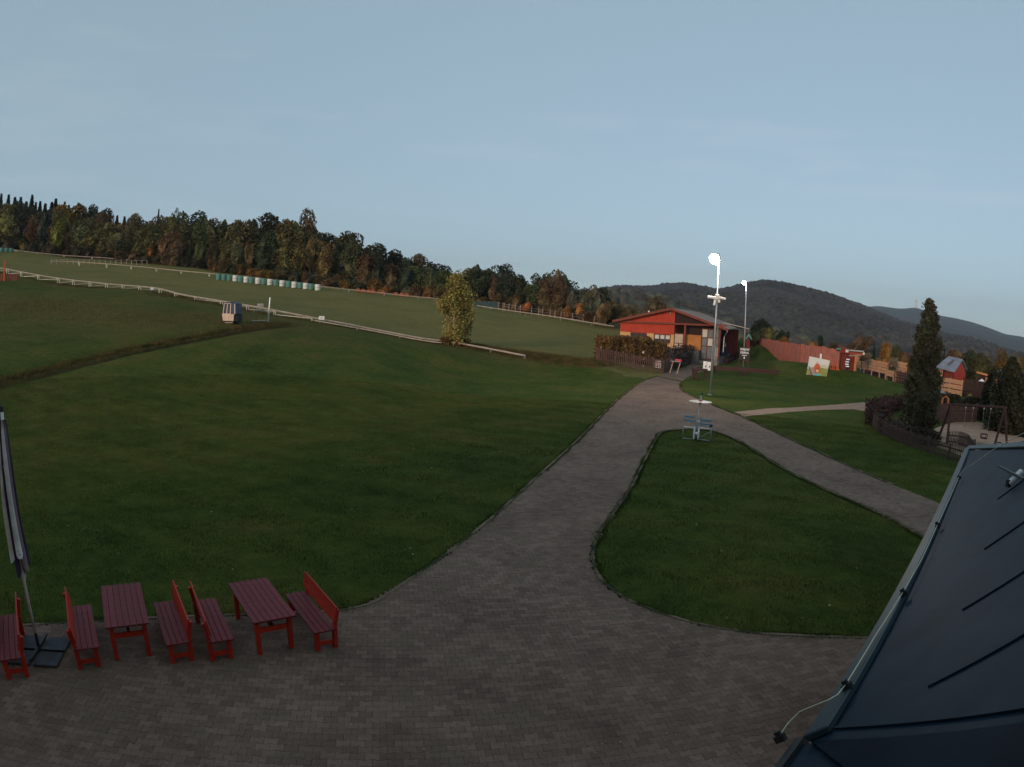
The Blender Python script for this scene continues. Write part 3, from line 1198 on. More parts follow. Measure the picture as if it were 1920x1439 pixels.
def hill(name, prof, d0, d1, m, rough, back=1.4, nrow=60, step=2.0, z0=-25):
    xs = np.arange(prof[0][0], prof[-1][0], step)
    ys = np.interp(xs, [p[0] for p in prof], [p[1] for p in prof])
    # soften the surveyed outline
    kk = np.ones(9) / 9
    ys = np.convolve(np.pad(ys, 4, mode='edge'), kk, 'valid')
    rows = []
    cr_ = [at(x, y, d1) for x, y in zip(xs, ys)]
    T = np.concatenate([np.linspace(0, 1, nrow), np.linspace(1.02, back, 8)])
    V = np.zeros((len(T), len(xs), 3))
    for j, t in enumerate(T):
        for i, c in enumerate(cr_):
            h = math.hypot(c[0], c[1])
            d = d0 + (d1 - d0) * t
            if t <= 1:
                s = t ** .8
                z = z0 + (c[2] - z0) * (s * s * (3 - 2 * s) * .4 + s * .6)
            else:
                z = c[2] - (t - 1) / (back - 1) * (c[2] - z0) * 1.0
            V[j, i] = (c[0] / h * d, c[1] / h * d, z)
    amp = rough
    X, Y = V[..., 0], V[..., 1]
    s1 = (d1 - d0) / 7
    bumpz = (np.sin(X / s1 * 2.1 + 1) * np.sin(Y / s1 * 1.7 + 2) * amp + np.sin(X / s1 * 5.3 + Y / s1 * 3.1) * amp * .4)
    env = np.clip(T, 0, 1)[:, None]
    V[..., 2] += bumpz * 4 * env * (1 - env)
    ny, nx = V.shape[:2]
    f = [(j * nx + i, j * nx + i + 1, (j + 1) * nx + i + 1, (j + 1) * nx + i) for j in range(ny - 1) for i in range(nx - 1)]
    me = bpy.data.meshes.new(name)
    me.from_pydata(V.reshape(-1, 3).tolist(), [], f)
    me.polygons.foreach_set('use_smooth', [True] * len(me.polygons))
    me.materials.append(m)
    o = bpy.data.objects.new(name, me)
    COL.objects.link(o)
    tag(o, kind='structure')
    return V, T


M['hill_forest'] = mat('hill_forest', (0.022, 0.026, 0.022), 0.95, (0.060, 0.042, 0.032), .0042, 8, (.42, .62), coords='W', spec=.05)
M['hill_meadow'] = mat('hill_meadow', (0.115, 0.085, 0.055), 0.95, (0.06, 0.065, 0.035), .006, 8, (.4, .62), coords='W', spec=.05)
M['hill_far'] = mat('hill_far', (0.035, 0.045, 0.040), 0.95, (0.060, 0.058, 0.050), .0015, 7, (.42, .65), coords='W', spec=.05)
hv1, hT = hill('wooded_hill', RIDGE, 650, 2100, M['hill_forest'], 14)
hv0, _ = hill('valley_spur', SPUR, 420, 980, M['hill_meadow'], 5)
hill('far_mountain', FARR, 2600, 5200, M['hill_far'], 30, step=3)


def canopy(V, T, n, name, s0, s1, tmin, tmax, colr, seedshift=0, mask=None):
    """tree tops clothing a hill: small leaning tufts joined into one mass"""
    ny, nx = V.shape[:2]
    tj = nrs.uniform(tmin, tmax, n)
    jj = np.interp(tj, T, np.arange(ny))
    ii = nrs.uniform(0, nx - 1.001, n)
    if mask is not None:
        kx = mask(ii / nx, tj)
        jj, ii = jj[kx], ii[kx]
        n = len(ii)
    j0, i0 = np.clip(jj.astype(int), 0, ny - 2), ii.astype(int)
    fj, fi = (jj - j0)[:, None], (ii - i0)[:, None]
    P = V[j0, i0] * (1 - fj) * (1 - fi) + V[j0 + 1, i0] * fj * (1 - fi) + V[j0, i0 + 1] * (1 - fj) * fi + V[j0 + 1, i0 + 1] * fj * fi
    s = nrs.uniform(s0, s1, n)
    hh = s * nrs.uniform(.9, 1.5, n)
    K = 5
    ang = nrs.uniform(0, 6.28, n)[:, None] + np.arange(K)[None] * 2 * np.pi / K
    VV = np.empty((n, 2 * K + 1, 3))
    for q, (rr, zz) in enumerate(((.95, -.1), (.85, .65))):
        VV[:, q * K:(q + 1) * K, 0] = P[:, None, 0] + np.cos(ang + q * .6) * (s * rr)[:, None] * nrs.uniform(.8, 1.2, (n, K))
        VV[:, q * K:(q + 1) * K, 1] = P[:, None, 1] + np.sin(ang + q * .6) * (s * rr)[:, None] * nrs.uniform(.8, 1.2, (n, K))
        VV[:, q * K:(q + 1) * K, 2] = P[:, None, 2] + zz * hh[:, None]
    VV[:, 2 * K] = P
    VV[:, 2 * K, 2] += hh
    pat = []
    for k_ in range(K):
        k2 = (k_ + 1) % K
        pat += [k_, k2, K + k2, k_, K + k2, K + k_, K + k_, K + k2, 2 * K]
    pat = np.array(pat)
    LI = (np.arange(n)[:, None] * (2 * K + 1) + pat[None]).ravel()
    me = bpy.data.meshes.new(name)
    me.vertices.add(n * (2 * K + 1))
    me.vertices.foreach_set('co', VV.ravel())
    me.loops.add(len(LI))
    me.loops.foreach_set('vertex_index', LI)
    me.polygons.add(len(LI) // 3)
    me.polygons.foreach_set('loop_start', np.arange(len(LI) // 3) * 3)
    me.polygons.foreach_set('loop_total', np.full(len(LI) // 3, 3))
    me.update()
    me.polygons.foreach_set('use_smooth', [True] * len(me.polygons))
    me.materials.append(M['canopy'])
    o = bpy.data.objects.new(name, me)
    COL.objects.link(o)
    o.color = (*colr, 1)
    return o


M['canopy'] = leaf_mat('canopy_foliage')
_t = M['canopy'].node_tree.nodes
for nd in _t:
    if nd.type == 'TEX_NOISE':
        nd.inputs['Scale'].default_value = .006
        nd.inputs['Detail'].default_value = 7
tag(canopy(hv1, hT, 60000, 'hill_woodland', 4.5, 8.5, .05, 1.03, (.040, .036, .030)), 'dark autumn woodland covering the long hill behind the red lodge', 'woodland', kind='stuff')
tag(canopy(hv0, hT, 5000, 'spur_woodland', 4, 9, .05, 1.02, (.060, .055, .036), mask=lambda u, t: (t > .93) | (t < .35) | ((np.sin(u * 40) * np.sin(t * 23 + u * 9)) > .62)), 'scattered scrub and trees on the brown spur of the hill left of the lodge roof', 'woodland', kind='stuff')
mast = at(1718, 575, 5150)
tw = thing('summit_tower', (mast[0], mast[1], mast[2] - 12), 0, 'tiny white tower standing on the far blue mountain summit left of the conifer tip', 'tower')
MB().lathe([(11, 0), (9, 30), (7, 45), (12, 50), (10, 60), (2, 64), (1, 80)], n=10).build('shaft', M['white_paint'], tw)

# ---------------------------------------------------------------- host house: its roof fills the lower right corner
EZ = 3.5
A3, B3 = Vector(flat(1811, 846, EZ)), Vector(flat(1519, 1389, EZ))
ex = (B3 - A3).normalized()                      # along the eave towards the camera
nh = Vector((ex.y * -1, ex.x, 0))
if nh.x < 0:
    nh = -nh
TILT = R(44)
ey = (nh * math.cos(TILT) + Vector((0, 0, math.sin(TILT)))).normalized()   # up the slope
ez = ex.cross(ey)
if ez.z < 0:
    ez = -ez
house = thing('blue_roofed_house', tuple(A3 - Vector((0, 0, EZ))), 0, 'house with dark blue sheet metal roof filling the lower right corner', 'house')
H0 = A3 - Vector((0, 0, EZ))


def onroof(px, py):
    d = Vector(ray(px, py))
    o_ = Vector((0, 0, CAM_H))
    t = ez.dot(A3 - o_) / ez.dot(d)
    p = o_ + d * t - A3
    return p.dot(ex), p.dot(ey)


def RF(x, y, z=0):
    """roof coordinates: along the eave, up the slope, off the surface -> local to the house"""
    return A3 + ex * x + ey * y + ez * z - H0


LAB = (B3 - A3).length
hx, hy = onroof(1930, 840)
kk = (6.4 / hy)
s1x, s1y = onroof(1930, 1352)
k2 = 6.0 / s1y
ridge_y = 6.0
mb = MB()
far_end = (hx * ridge_y / hy, ridge_y)
mb.prism([(0, 0), (LAB, 0), (LAB + (s1x - LAB) * k2, ridge_y), far_end], -.05, 0, RF)
mb.build('roof', M['roof_blue'], house)
roof_o = [c for c in house.children][-1] if house.children else bpy.data.objects['roof']
roof_o = bpy.data.objects['roof']
# lower course in front, set a step down
xl, yl = onroof(1475, 1400)
mb = MB()
mb.prism([(LAB - .12, -.16), (LAB + 14, -.16), (LAB + 14, ridge_y), (LAB + (s1x - LAB) * k2, ridge_y)], -.12, -.045, RF)
mb.build('roof', M['roof_blue'], house)
# eave flashing with a folded edge
mb = MB()
mb.prism([(-.03, -.02), (LAB + .02, -.02), (LAB + .02, .20), (-.03, .20)], .0, .07, RF)
mb.build('eave_flashing', M['roof_edge'], house, bevel=.012)
mb = MB()
mb.prism([(LAB - .16, -.22), (LAB + 14, -.22), (LAB + 14, -.12), (LAB - .16, -.12)], -.20, -.0, RF)
mb.build('eave_flashing', M['dark_metal'], house)
# far edge flashing
fdx, fdy = far_end
fl = math.hypot(fdx, fdy)
nx_, ny_ = fdy / fl * .16, -fdx / fl * .16
mb = MB()
mb.prism([(0.02, .21), (fdx, fdy), (fdx + abs(nx_) * 1.0, fdy + ny_ * (1 if nx_ > 0 else -1)), (.02 + abs(nx_), .21 + ny_ * (1 if nx_ > 0 else -1))], .002, .05, RF)
mb.build('hip_flashing', M['roof_edge'], house, bevel=.01)
# fold along the bottom seam
def seam(p0, p1, w=.02, h=.016):
    a, b = Vector(RF(p0[0], p0[1], h / 2 + .001)), Vector(RF(p1[0], p1[1], h / 2 + .001))
    return MB().bar(a, b, w, h, up=ez).build('seam', M['roof_blue'], house)


seam((LAB - .03, .22), (LAB + (s1x - LAB) * k2 - .03, ridge_y - .02), .025, .02)
for px, py in ((1741, 1289), (1805, 1145), (1846, 1031), (1871, 937)):
    x, y = onroof(px, py)
    seam((x, y), (x, ridge_y))
# back slope, walls
mb = MB()
rp = [RF(far_end[0], ridge_y), RF(LAB + 14, ridge_y)]
q0, q1 = Vector(rp[0]), Vector(rp[1])
dn = nh * 6.0 * math.cos(TILT) - Vector((0, 0, 6.0 * math.sin(TILT)))
b = len(mb.v)
P4 = [q0, q1, q1 + dn, q0 + dn]
mb.v += [tuple(p) for p in P4] + [tuple(p - Vector((0, 0, .06))) for p in P4]
mb.f += [(0, 1, 2, 3), (7, 6, 5, 4), (0, 4, 5, 1), (1, 5, 6, 2), (2, 6, 7, 3), (3, 7, 4, 0)]
mb.build('roof', M['roof_blue'], house)
# gable end at the far side under the hip edge
mb = MB()
w0 = RF(.25, .35, 0)
wallpts = [A3 + ex * .3 + nh * .35 - H0, A3 + ex * (LAB + 13.6) + nh * .35 - H0, A3 + ex * (LAB + 13.6) + nh * 8.2 - H0, A3 + ex * .3 + nh * 8.2 - H0]
for i in range(4):
    a, c = wallpts[i].copy(), wallpts[(i + 1) % 4].copy()
    a.z = c.z = 0
    mb.bar(a + Vector((0, 0, 1.75)), c + Vector((0, 0, 1.75)), .25, 3.5)
mb.build('wall', M['wall_cream'], house)


# unseen tall block added behind the camera to shade the near ground
mb = MB()
hb = [(-26, -13), (5.5, -13), (5.5, -1.3), (-26, -1.3)]
mb.prism(hb, 0, 10.5, lambda x, y, z: (x - H0.x, y - H0.y, z))
mb.build('wall', M['wall_cream'], house)  # body of the added block, keeps sky light off the foreground
mb = MB()
mb.prism([(-2.9, 9.4), (-13.2, 9.4), (-7.6, 14.0)][::-1] if False else [(-.6, 10.3), (-7.3, 15.2), (-14.0, 10.3)], -27, 6.5, lambda x, y, z: (z - H0.x, x - H0.y, y))
mb.build('roof', M['roof_blue'], house)  # roof of the added block, out of view


# earthing wire and its clips
def pr(px, py, off):
    x, y = onroof(px, py)
    return Vector(RF(x, y, off))


wp = [pr(1960, 826, .25), pr(1917, 838, .22), pr(1880, 855, .20), pr(1840, 877, .16), pr(1813.6, 890.5, .14), pr(1803, 903, .11), pr(1764, 994, .10), pr(1735, 1062, .10), pr(1702, 1125, .11), pr(1650, 1208, .10), pr(1597, 1303, .11),
      pr(1583, 1325, .12), pr(1570, 1338, .14), pr(1545, 1350, .15), pr(1515, 1362, .15), pr(1490, 1378, .12), pr(1472, 1398, .10)]
MB().tube(wp, .006, 6).build('earthing_wire', M['wire'], house, smooth=True)
for px, py in ((1803, 903), (1764, 994), (1702, 1125), (1597, 1303), (1472, 1400)):
    c = pr(px, py, .085)
    m3 = Matrix((ex, ey, ez)).transposed()
    MB().box(c, (.05, .09, .06), mat3=m3).box(c + ez * .02, (.03, .05, .09), mat3=m3).build('wire_clip', M['dark_metal'], house)

# small aerial bracket lying off the roof at the right edge
c0 = pr(1883, 892, .18)
c1 = pr(1935, 925, .20)
c2 = pr(1898, 918, .10)
ae = thing('roof_aerial', tuple(H0 + c2), 0, 'pale bracket with a short boom standing off the blue roof at the right edge', 'aerial')
MB().bar(c0 - c2, c1 - c2, .035, .035).build('boom', M['teal'] if False else M['roof_edge'], ae)
MB().bar(Vector((0, 0, 0)), pr(1925, 896, .12) - c2, .11, .05).build('arm', M['white_plastic'], ae, bevel=.01)
MB().box((0, 0, 0), (.06, .06, .10)).build('foot', M['dark_metal'], ae)

# ---------------------------------------------------------------- red lodge
LD = 92.0
p_l = gz(1164, LD)
p_l[2] = 0.0
AZU, AZV = R(96), R(23)
U_ = Vector((math.sin(AZU), math.cos(AZU), 0))
V_ = Vector((math.sin(AZV), math.cos(AZV), 0))
lodge = thing('red_lodge', (p_l[0], p_l[1], 0), 0, 'long low gabled lodge with bright red gable over cream walls and an open porch', 'building')


def LG(u, v, z):
    return U_ * u + V_ * v + Vector((0, 0, z))


def lbox(u0, u1, v0, v1, z0, z1, name, m, parent=None, bevel=0):
    mb = MB()
    mb.prism([(u0, v0), (u1, v0), (u1, v1), (u0, v1)], z0, z1, lambda x, y, z: LG(x, y, z))
    return mb.build(name, m, parent or lodge, bevel=bevel)


def uu(px, z_=None):
    """facade coordinate of a photo column"""
    r = ray(px, 640)
    # intersect with vertical plane through p_l along U_
    n_ = Vector((U_.y, -U_.x, 0))
    d = Vector((r[0], r[1], 0))
    t = n_.dot(Vector((p_l[0], p_l[1], 0))) / n_.dot(d)
    return (d * t - Vector((p_l[0], p_l[1], 0))).dot(U_)


def zz(px, py, v=0.0):
    r = ray(px, py)
    n_ = Vector((U_.y, -U_.x, 0))
    d = Vector((r[0], r[1], 0))
    t = n_.dot(Vector((p_l[0], p_l[1], 0)) + V_ * v) / n_.dot(d)
    return CAM_H + r[2] * t


uR, uP, uE = uu(1263), uu(1350), uu(1364)
uL = uu(1149)
zE, zA, zR = zz(1149, 601), zz(1256, 577.5), zz(1364, 617)
uA = uu(1256)
zCR = (zz(1164, 625) + zz(1262, 625)) / 2
LEN = 34
# stone plinth and floor
lbox(.0, uu(1313), -1.2, LEN, 0, 1.9, 'plinth', M['stone'])
lbox(uu(1313) + .01, uP + .1, -.6, LEN, 0, .5, 'plinth', M['stone'])
# red upper wall in a gable shape, cream band below, with openings
def zroof(u):
    return (zE - .25) + (zA - zE) * (u - uL) / (uA - uL) if u < uA else (zA - .25) + (zR - zA) * (u - uA) / (uE - uA)


mb = MB()
mb.prism([(0, zCR), (uR, zCR), (uR, zroof(uR)), (uA, zroof(uA)), (0, zroof(0))], 0, .3, lambda x, y, z: LG(x, z, y))
mb.build('gable_wall', M['wall_red'], lodge)
w1a, w1b, w2a, w2b = uu(1181), uu(1212), uu(1225), uu(1257)
zB = zz(1250, 655)
zW = zz(1240, 643.5)
for a, c, z0, z1 in ((0, w1a, 1.9, zCR), (w1a, w1b, 1.9, zW - .4), (w1b, w2a, 1.9, zCR), (w2a, w2b, 1.9, zW), (w2b, uR, 1.9, zCR)):
    lbox(a, c, .03, .30, z0, z1, 'cream_wall', M['wall_cream'])
lbox(0, .25, .31, LEN, 1.9, zroof(0) - .1, 'side_wall', M['wall_red'])
lbox(uR - .25, uR, .31, LEN, 1.9, zroof(uR) - .1, 'side_wall', M['wall_orange'])
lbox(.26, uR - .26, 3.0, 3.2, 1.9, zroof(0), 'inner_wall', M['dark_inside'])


def window(a, c, z0, z1, nmul, blinds=False):
    fr = lbox(a + .02, c - .02, .10, .16, z0, z0 + .12, 'window', M['frame_brown'])
    fr2 = MB()
    for x in np.linspace(a + .06, c - .06, nmul + 1):
        fr2.prism([(x - .07, .08), (x + .07, .08), (x + .07, .17), (x - .07, .17)], z0 + .12, z1 - .12, lambda x, y, z: LG(x, y, z))
    fr2.prism([(a + .02, .08), (c - .02, .08), (c - .02, .17), (a + .02, .17)], z1 - .12, z1, lambda x, y, z: LG(x, y, z))
    fr2.build('frame', M['frame_brown'], fr)
    xs = np.linspace(a + .06, c - .06, nmul + 1)
    for i in range(nmul):
        mb = MB().prism([(xs[i] + .07, .20), (xs[i + 1] - .07, .20), (xs[i + 1] - .07, .22), (xs[i] + .07, .22)], z0 + .12, z1 - .12, lambda x, y, z: LG(x, y, z))
        mb.build('pane', M['glass'], fr)
        if blinds:
            MB().prism([(xs[i] + .1, .185), (xs[i + 1] - .1, .185), (xs[i + 1] - .1, .195), (xs[i] + .1, .195)], z1 - .12 - (z1 - z0) * .45, z1 - .14, lambda x, y, z: LG(x, y, z)).build('blind', M['blind'], fr)
    return fr


window(w1a, w1b, zW - .4, zCR, 3)
window(w2a, w2b, zW, zCR, 3, True)
# door panels at the porch corner
d0, d1 = uu(1264), uu(1281)
zD0, zD1, zDm = zz(1272, 659), zz(1272, 627), zz(1272, 644)
lbox(d0 - .05, d1 + .05, .04, .10, 1.9, zD1 + .12, 'door_frame', M['frame_brown'])
dr_ = lbox(d0 + .08, d1 - .08, -.02, .035, zDm + .06, zD1, 'door', M['panel_cream'])
dr2 = lbox(d0 + .08, d1 - .08, -.02, .035, 1.95, zDm - .06, 'door', M['panel_cream'])
MB().prism([((d0 + d1) / 2 - .06, -.05), ((d0 + d1) / 2 + .06, -.05), ((d0 + d1) / 2 + .06, -.022), ((d0 + d1) / 2 - .06, -.022)], (1.95 + zDm) / 2 - .4, (1.95 + zDm) / 2 + .4, lambda x, y, z: LG(x, y, z)).build('handle', M['dark_metal'], dr2)
# porch: back wall orange, dark upper part, glazed front farther right
o0, o1 = d1 + .1, uu(1313)
lbox(o0, o1, .9, 1.1, 1.9, zz(1290, 628), 'porch_wall', M['wall_orange'])
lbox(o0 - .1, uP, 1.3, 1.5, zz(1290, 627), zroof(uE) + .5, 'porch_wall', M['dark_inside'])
g0, g1 = uu(1313), uu(1347)
gzt, gzb = zz(1330, 618), .52
gf = lbox(g0, g1, 1.16, 1.22, gzb, gzb + .1, 'glazed_screen', M['frame_brown'])
mb = MB()
xs = np.linspace(g0 + .05, g1 - .05, 4)
for x in xs:
    mb.prism([(x - .06, 1.12), (x + .06, 1.12), (x + .06, 1.2), (x - .06, 1.2)], gzb + .1, gzt, lambda x, y, z: LG(x, y, z))
for z in (gzb + (gzt - gzb) * .45, gzb + (gzt - gzb) * .72, gzt):
    mb.prism([(g0, 1.11), (g1, 1.11), (g1, 1.19), (g0, 1.19)], z - .06, z + .06, lambda x, y, z: LG(x, y, z))
mb.build('frame', M['frame_brown'], gf)
zs = [gzb + .1, gzb + (gzt - gzb) * .45, gzb + (gzt - gzb) * .72, gzt]
for i in range(3):
    for j in range(3):
        MB().prism([(xs[i] + .07, 1.23), (xs[i + 1] - .07, 1.23), (xs[i + 1] - .07, 1.25), (xs[i] + .07, 1.25)], zs[j] + .07, zs[j + 1] - .07, lambda x, y, z: LG(x, y, z)).build('pane', M['grey_panel'] if (i + j) % 3 != 2 else M['blind'], gf)
# porch posts and the cross beam
for px in (1283, 1349):
    u = uu(px)
    lbox(u - .13, u + .13, -.15, .02, 0.9, zz(px, 607), 'post', M['beam'])
u = uu(1347)
lbox(u - .09, u + .09, -2.6, -2.4, 0, zz(1347, 612), 'post', M['concrete'])
mb = MB()
mb.bar(LG(uL + .3, -.22, zz(1153, 603)), LG(uE - .2, -.22, zz(1355, 611)), .22, .26)
mb.build('beam', M['beam'], lodge)
# triangle of dark timber above the porch
mb = MB()
mb.prism([(uR + .02, zz(1290, 606)), (uE - .8, zz(1350, 611)), (uR + .02, zroof(uR) - .05)], .2, .3, lambda x, y, z: LG(x, z, y))
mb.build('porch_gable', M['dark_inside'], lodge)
# roof slopes with verge boards
OV = -.9
for (ua, za, ub, zb) in ((uL, zE, uA, zA), (uA, zA, uE, zR)):
    mb = MB()
    mb.prism([(ua, OV), (ub, OV), (ub, LEN), (ua, LEN)], 0, .14, lambda x, y, z, ua=ua, ub=ub, za=za, zb=zb: LG(x, y, za + (zb - za) * (x - ua) / (ub - ua) + z - .14))
    mb.build('roof', M['roof_grey'], lodge)
    mb = MB()
    mb.bar(LG(ua, OV - .06, za - .14), LG(ub, OV - .06, zb - .14), .08, .34)
    mb.build('verge_board', M['beam'], lodge)
# purlin ends, vent and lamp
MB().tube([LG(uu(1206), 3, zroof(uu(1206)) + .2), LG(uu(1206), 3, zroof(uu(1206)) + .75)], .12, 8).build('vent', M['white_paint'], lodge)
MB().box(LG(uu(1254), -.08, zz(1254, 584)), (.10, .1, .9)).build('lamp_bracket', M['steel'], lodge)
MB().tube([LG(uE - .05, OV, zR - .1), LG(uE - .05, OV, zR - .4), LG(uE - .5, OV + .5, zR - 1.2), LG(uE - .5, OV + .5, 1.9)], .06, 6).build('downpipe', M['steel'], lodge)
for q in range(3):
    MB().bar(LG(uL + .05, .4 + q * 1.3, zE - .1), LG(uL + .05, .4 + q * 1.3, zE - .85), .12, .12).build('bracket', M['brown_wood'], lodge)

# rear wing with plank wall
wing_p = gz(1368, 119)
wing = thing('rear_wing', (wing_p[0], wing_p[1], 0), R(-7), 'dark red plank shed with pale roof behind the right end of the lodge', 'shed')
rr0 = 119 / 1200.
wwid = (1402 - 1364) * rr0
wz0 = 0
wzt = (at(1385, 619, 119)[2])
nb = 7
for i in range(nb):
    x0 = -.6 + wwid * .66 * i / nb
    MB().box((x0 + wwid * .33 / nb, 0, (wzt) / 2), (wwid * .66 / nb - .03, .08 + .03 * (i % 2), wzt)).build('plank', M['wall_red_plank'], wing)
MB().box((-.6 + wwid * .33, 4, wzt / 2), (wwid * .66 - .1, 7.8, wzt - .02)).build('wall', M['dark_inside'], wing)
mb = MB()
zl, zr_ = at(1358, 606, 119)[2], at(1403, 617.5, 119)[2]
mb.prism([(-1.6, -1.2), (wwid * .93, -1.2), (wwid * .93, 9), (-1.6, 9)], 0, .15, lambda x, y, z: (x, y, zl + (zr_ - zl) * (x + 1.6) / (wwid * .93 + 1.6) + z))
mb.build('roof', M['roof_pale'], wing)

# ================================================================ trees
def crown_mesh(name, seed, kind):
    rs = np.random.RandomState(seed)
    C_, S_ = [], []
    if kind == 'round':
        nl = rs.randint(11, 16)
        lobes = []
        for i in range(nl):
            z = rs.uniform(.28, .88)
            rmax = .34 * math.sqrt(max(0.02, 1 - ((z - .52) / .46) ** 2))
            a, r = rs.uniform(0, 6.28), rmax * math.sqrt(rs.uniform(0, 1))
            lobes.append((r * math.cos(a), r * math.sin(a), z, rs.uniform(.12, .2)))
        lobes.append((0, 0, .55, .25))
        for lx, ly, lz, lr in lobes:
            n = int(170 * (lr / .15) ** 2)
            d = rs.normal(size=(n, 3))
            d /= np.linalg.norm(d, axis=1)[:, None]
            rad = lr * rs.uniform(.72, 1.08, n) ** .7
            p = d * rad[:, None] * np.array([1, 1, .85]) + np.array([lx, ly, lz])
            C_.append(p)
            S_.append(rs.uniform(.010, .024, n))
    elif kind == 'tall':
        lobes = []
        for i in range(14):
            z = rs.uniform(.15, .95)
            rmax = .20 * (1 - abs(z - .5) * .9)
            a, r = rs.uniform(0, 6.28), rmax * math.sqrt(rs.uniform(0, 1))
            lobes.append((r * math.cos(a), r * math.sin(a), z, rs.uniform(.08, .14)))
        for z in (.25, .45, .65):
            lobes.append((0, 0, z, .15))
        for lx, ly, lz, lr in lobes:
            n = int(200 * (lr / .12) ** 2)
            d = rs.normal(size=(n, 3))
            d /= np.linalg.norm(d, axis=1)[:, None]
            rad = lr * rs.uniform(.7, 1.1, n) ** .7
            p = d * rad[:, None] * np.array([1, 1, 1.35]) + np.array([lx, ly, lz])
            p = p[p[:, 2] > .02]
            C_.append(p)
            S_.append(rs.uniform(.009, .020, len(p)))
    elif kind == 'bush':
        for i in range(9):
            a, r = rs.uniform(0, 6.28), .38 * math.sqrt(rs.uniform(0, 1))
            lr = rs.uniform(.18, .32)
            n = 200
            d = rs.normal(size=(n, 3))
            d /= np.linalg.norm(d, axis=1)[:, None]
            p = d * (lr * rs.uniform(.75, 1.05, n))[:, None] + np.array([r * math.cos(a), r * math.sin(a), rs.uniform(.2, .7)])
            p = p[p[:, 2] > 0]
            C_.append(p)
            S_.append(rs.uniform(.02, .045, len(p)))
    elif kind == 'spruce':
        n = 2600
        z = rs.uniform(.04, 1, n) ** .9
        tier = .75 + .25 * (1 - ((z * 13) % 1))
        r = .17 * (1.02 - z) ** 1.15 * tier * rs.uniform(.35, 1.05, n)
        a = rs.uniform(0, 6.28, n)
        C_.append(np.stack([r * np.cos(a), r * np.sin(a), z], -1))
        S_.append(rs.uniform(.008, .018, n))
    C_ = np.concatenate(C_)
    S_ = np.concatenate(S_)
    n = len(C_)
    d1 = rs.normal(size=(n, 3))
    d1 /= np.linalg.norm(d1, axis=1)[:, None]
    d2 = np.cross(d1, rs.normal(size=(n, 3)))
    d2 /= np.linalg.norm(d2, axis=1)[:, None]
    if kind == 'spruce':
        d1[:, 2] *= .3
    return quads(name, C_, d1 * S_[:, None], d2 * (S_ * rs.uniform(.5, .9, n))[:, None], M['leaf'])


def core_mesh(name, kind):
    """solid inner boughs so that the crown does not read hollow"""
    mb = MB()
    rs = random.Random(3)
    if kind == 'spruce':
        mb.lathe([(.09, .05), (.10, .15), (.055, .55), (.01, .97)], n=7)
    elif kind == 'round':
        mb.lathe([(.03, .22), (.20, .34), (.25, .52), (.18, .72), (.04, .86)], n=8, fn=lambda a, z: 1 + .25 * math.sin(3 * a + z * 9))
    elif kind == 'tall':
        mb.lathe([(.05, .08), (.13, .25), (.15, .5), (.10, .75), (.02, .93)], n=8, fn=lambda a, z: 1 + .25 * math.sin(3 * a + z * 9))
    else:
        mb.lathe([(.40, .0), (.45, .3), (.3, .6), (.05, .78)], n=8, fn=lambda a, z: 1 + .2 * math.sin(3 * a + z * 9))
    return mb


CR = {}
for kind, cnt in (('round', 5), ('tall', 4), ('bush', 3), ('spruce', 3)):
    for i in range(cnt):
        me = crown_mesh('crown', 100 + i * 7 + len(kind), kind)
        # join in the inner boughs
        cb = core_mesh('c', kind)
        bm = bmesh.new()
        bm.from_mesh(me)
        vs = [bm.verts.new(v) for v in cb.v]
        for f in cb.f:
            bm.faces.new([vs[j] for j in f])
        bm.to_mesh(me)
        bm.free()
        CR[(kind, i)] = me
TR = {}
for kind in ('round', 'tall', 'spruce', 'bush'):
    mb = MB()
    if kind == 'bush':
        for a in (0, 2.1, 4.2):
            mb.tube([(0, 0, -.05), (.12 * math.cos(a), .12 * math.sin(a), .4)], .02, 5, .008)
    else:
        mb.tube([(0, 0, -.03), (.006, 0, .3), (-.004, .006, .6)], .022, 7, .010)
        if kind != 'spruce':
            for a in range(5):
                an = a * 1.3
                mb.tube([(0, 0, .2 + a * .06), (.14 * math.cos(an), .14 * math.sin(an), .38 + a * .07)], .010, 5, .004)
    me = mb.mesh('trunk')
    me.materials.append(M['bark'])
    TR[kind] = me

TREECOUNT = 0


def tree(x, y, h, w, kind, col, label, cat='tree', group=None, name=None, z=None):
    """w: crown width"""
    global TREECOUNT
    TREECOUNT += 1
    n = len([k for k in CR if k[0] == kind])
    base_w = {'round': .72, 'tall': .56, 'bush': 1.2, 'spruce': .34}[kind]
    nm = name or {'round': 'broadleaf_tree', 'tall': 'slender_tree', 'bush': 'bush', 'spruce': 'spruce_tree'}[kind]
    z = tz(x, y) if z is None else z
    t = thing(nm, (x, y, z), rnd.uniform(0, 6.28), label, cat, group)
    sxy = w / base_w
    for nme, me in (('crown', CR[(kind, rnd.randrange(n))]), ('trunk', TR[kind])):
        o = bpy.data.objects.new(nme, me)
        COL.objects.link(o)
        o.parent = t
        o.scale = (sxy, sxy, h) if nme == 'crown' else (h * .9, h * .9, h)
        if nme == 'crown':
            o.color = (*[c * rnd.uniform(.88, 1.12) for c in col], 1)
    return t


def tree_px(px, ytop, d, wpx, kind, col, label, cat='tree', group=None, name=None):
    p = gz(px, d)
    h = at(px, ytop, d)[2] - p[2]
    return tree(p[0], p[1], max(h, .6), wpx * d / 1200., kind, col, label, cat, group, name, z=p[2])


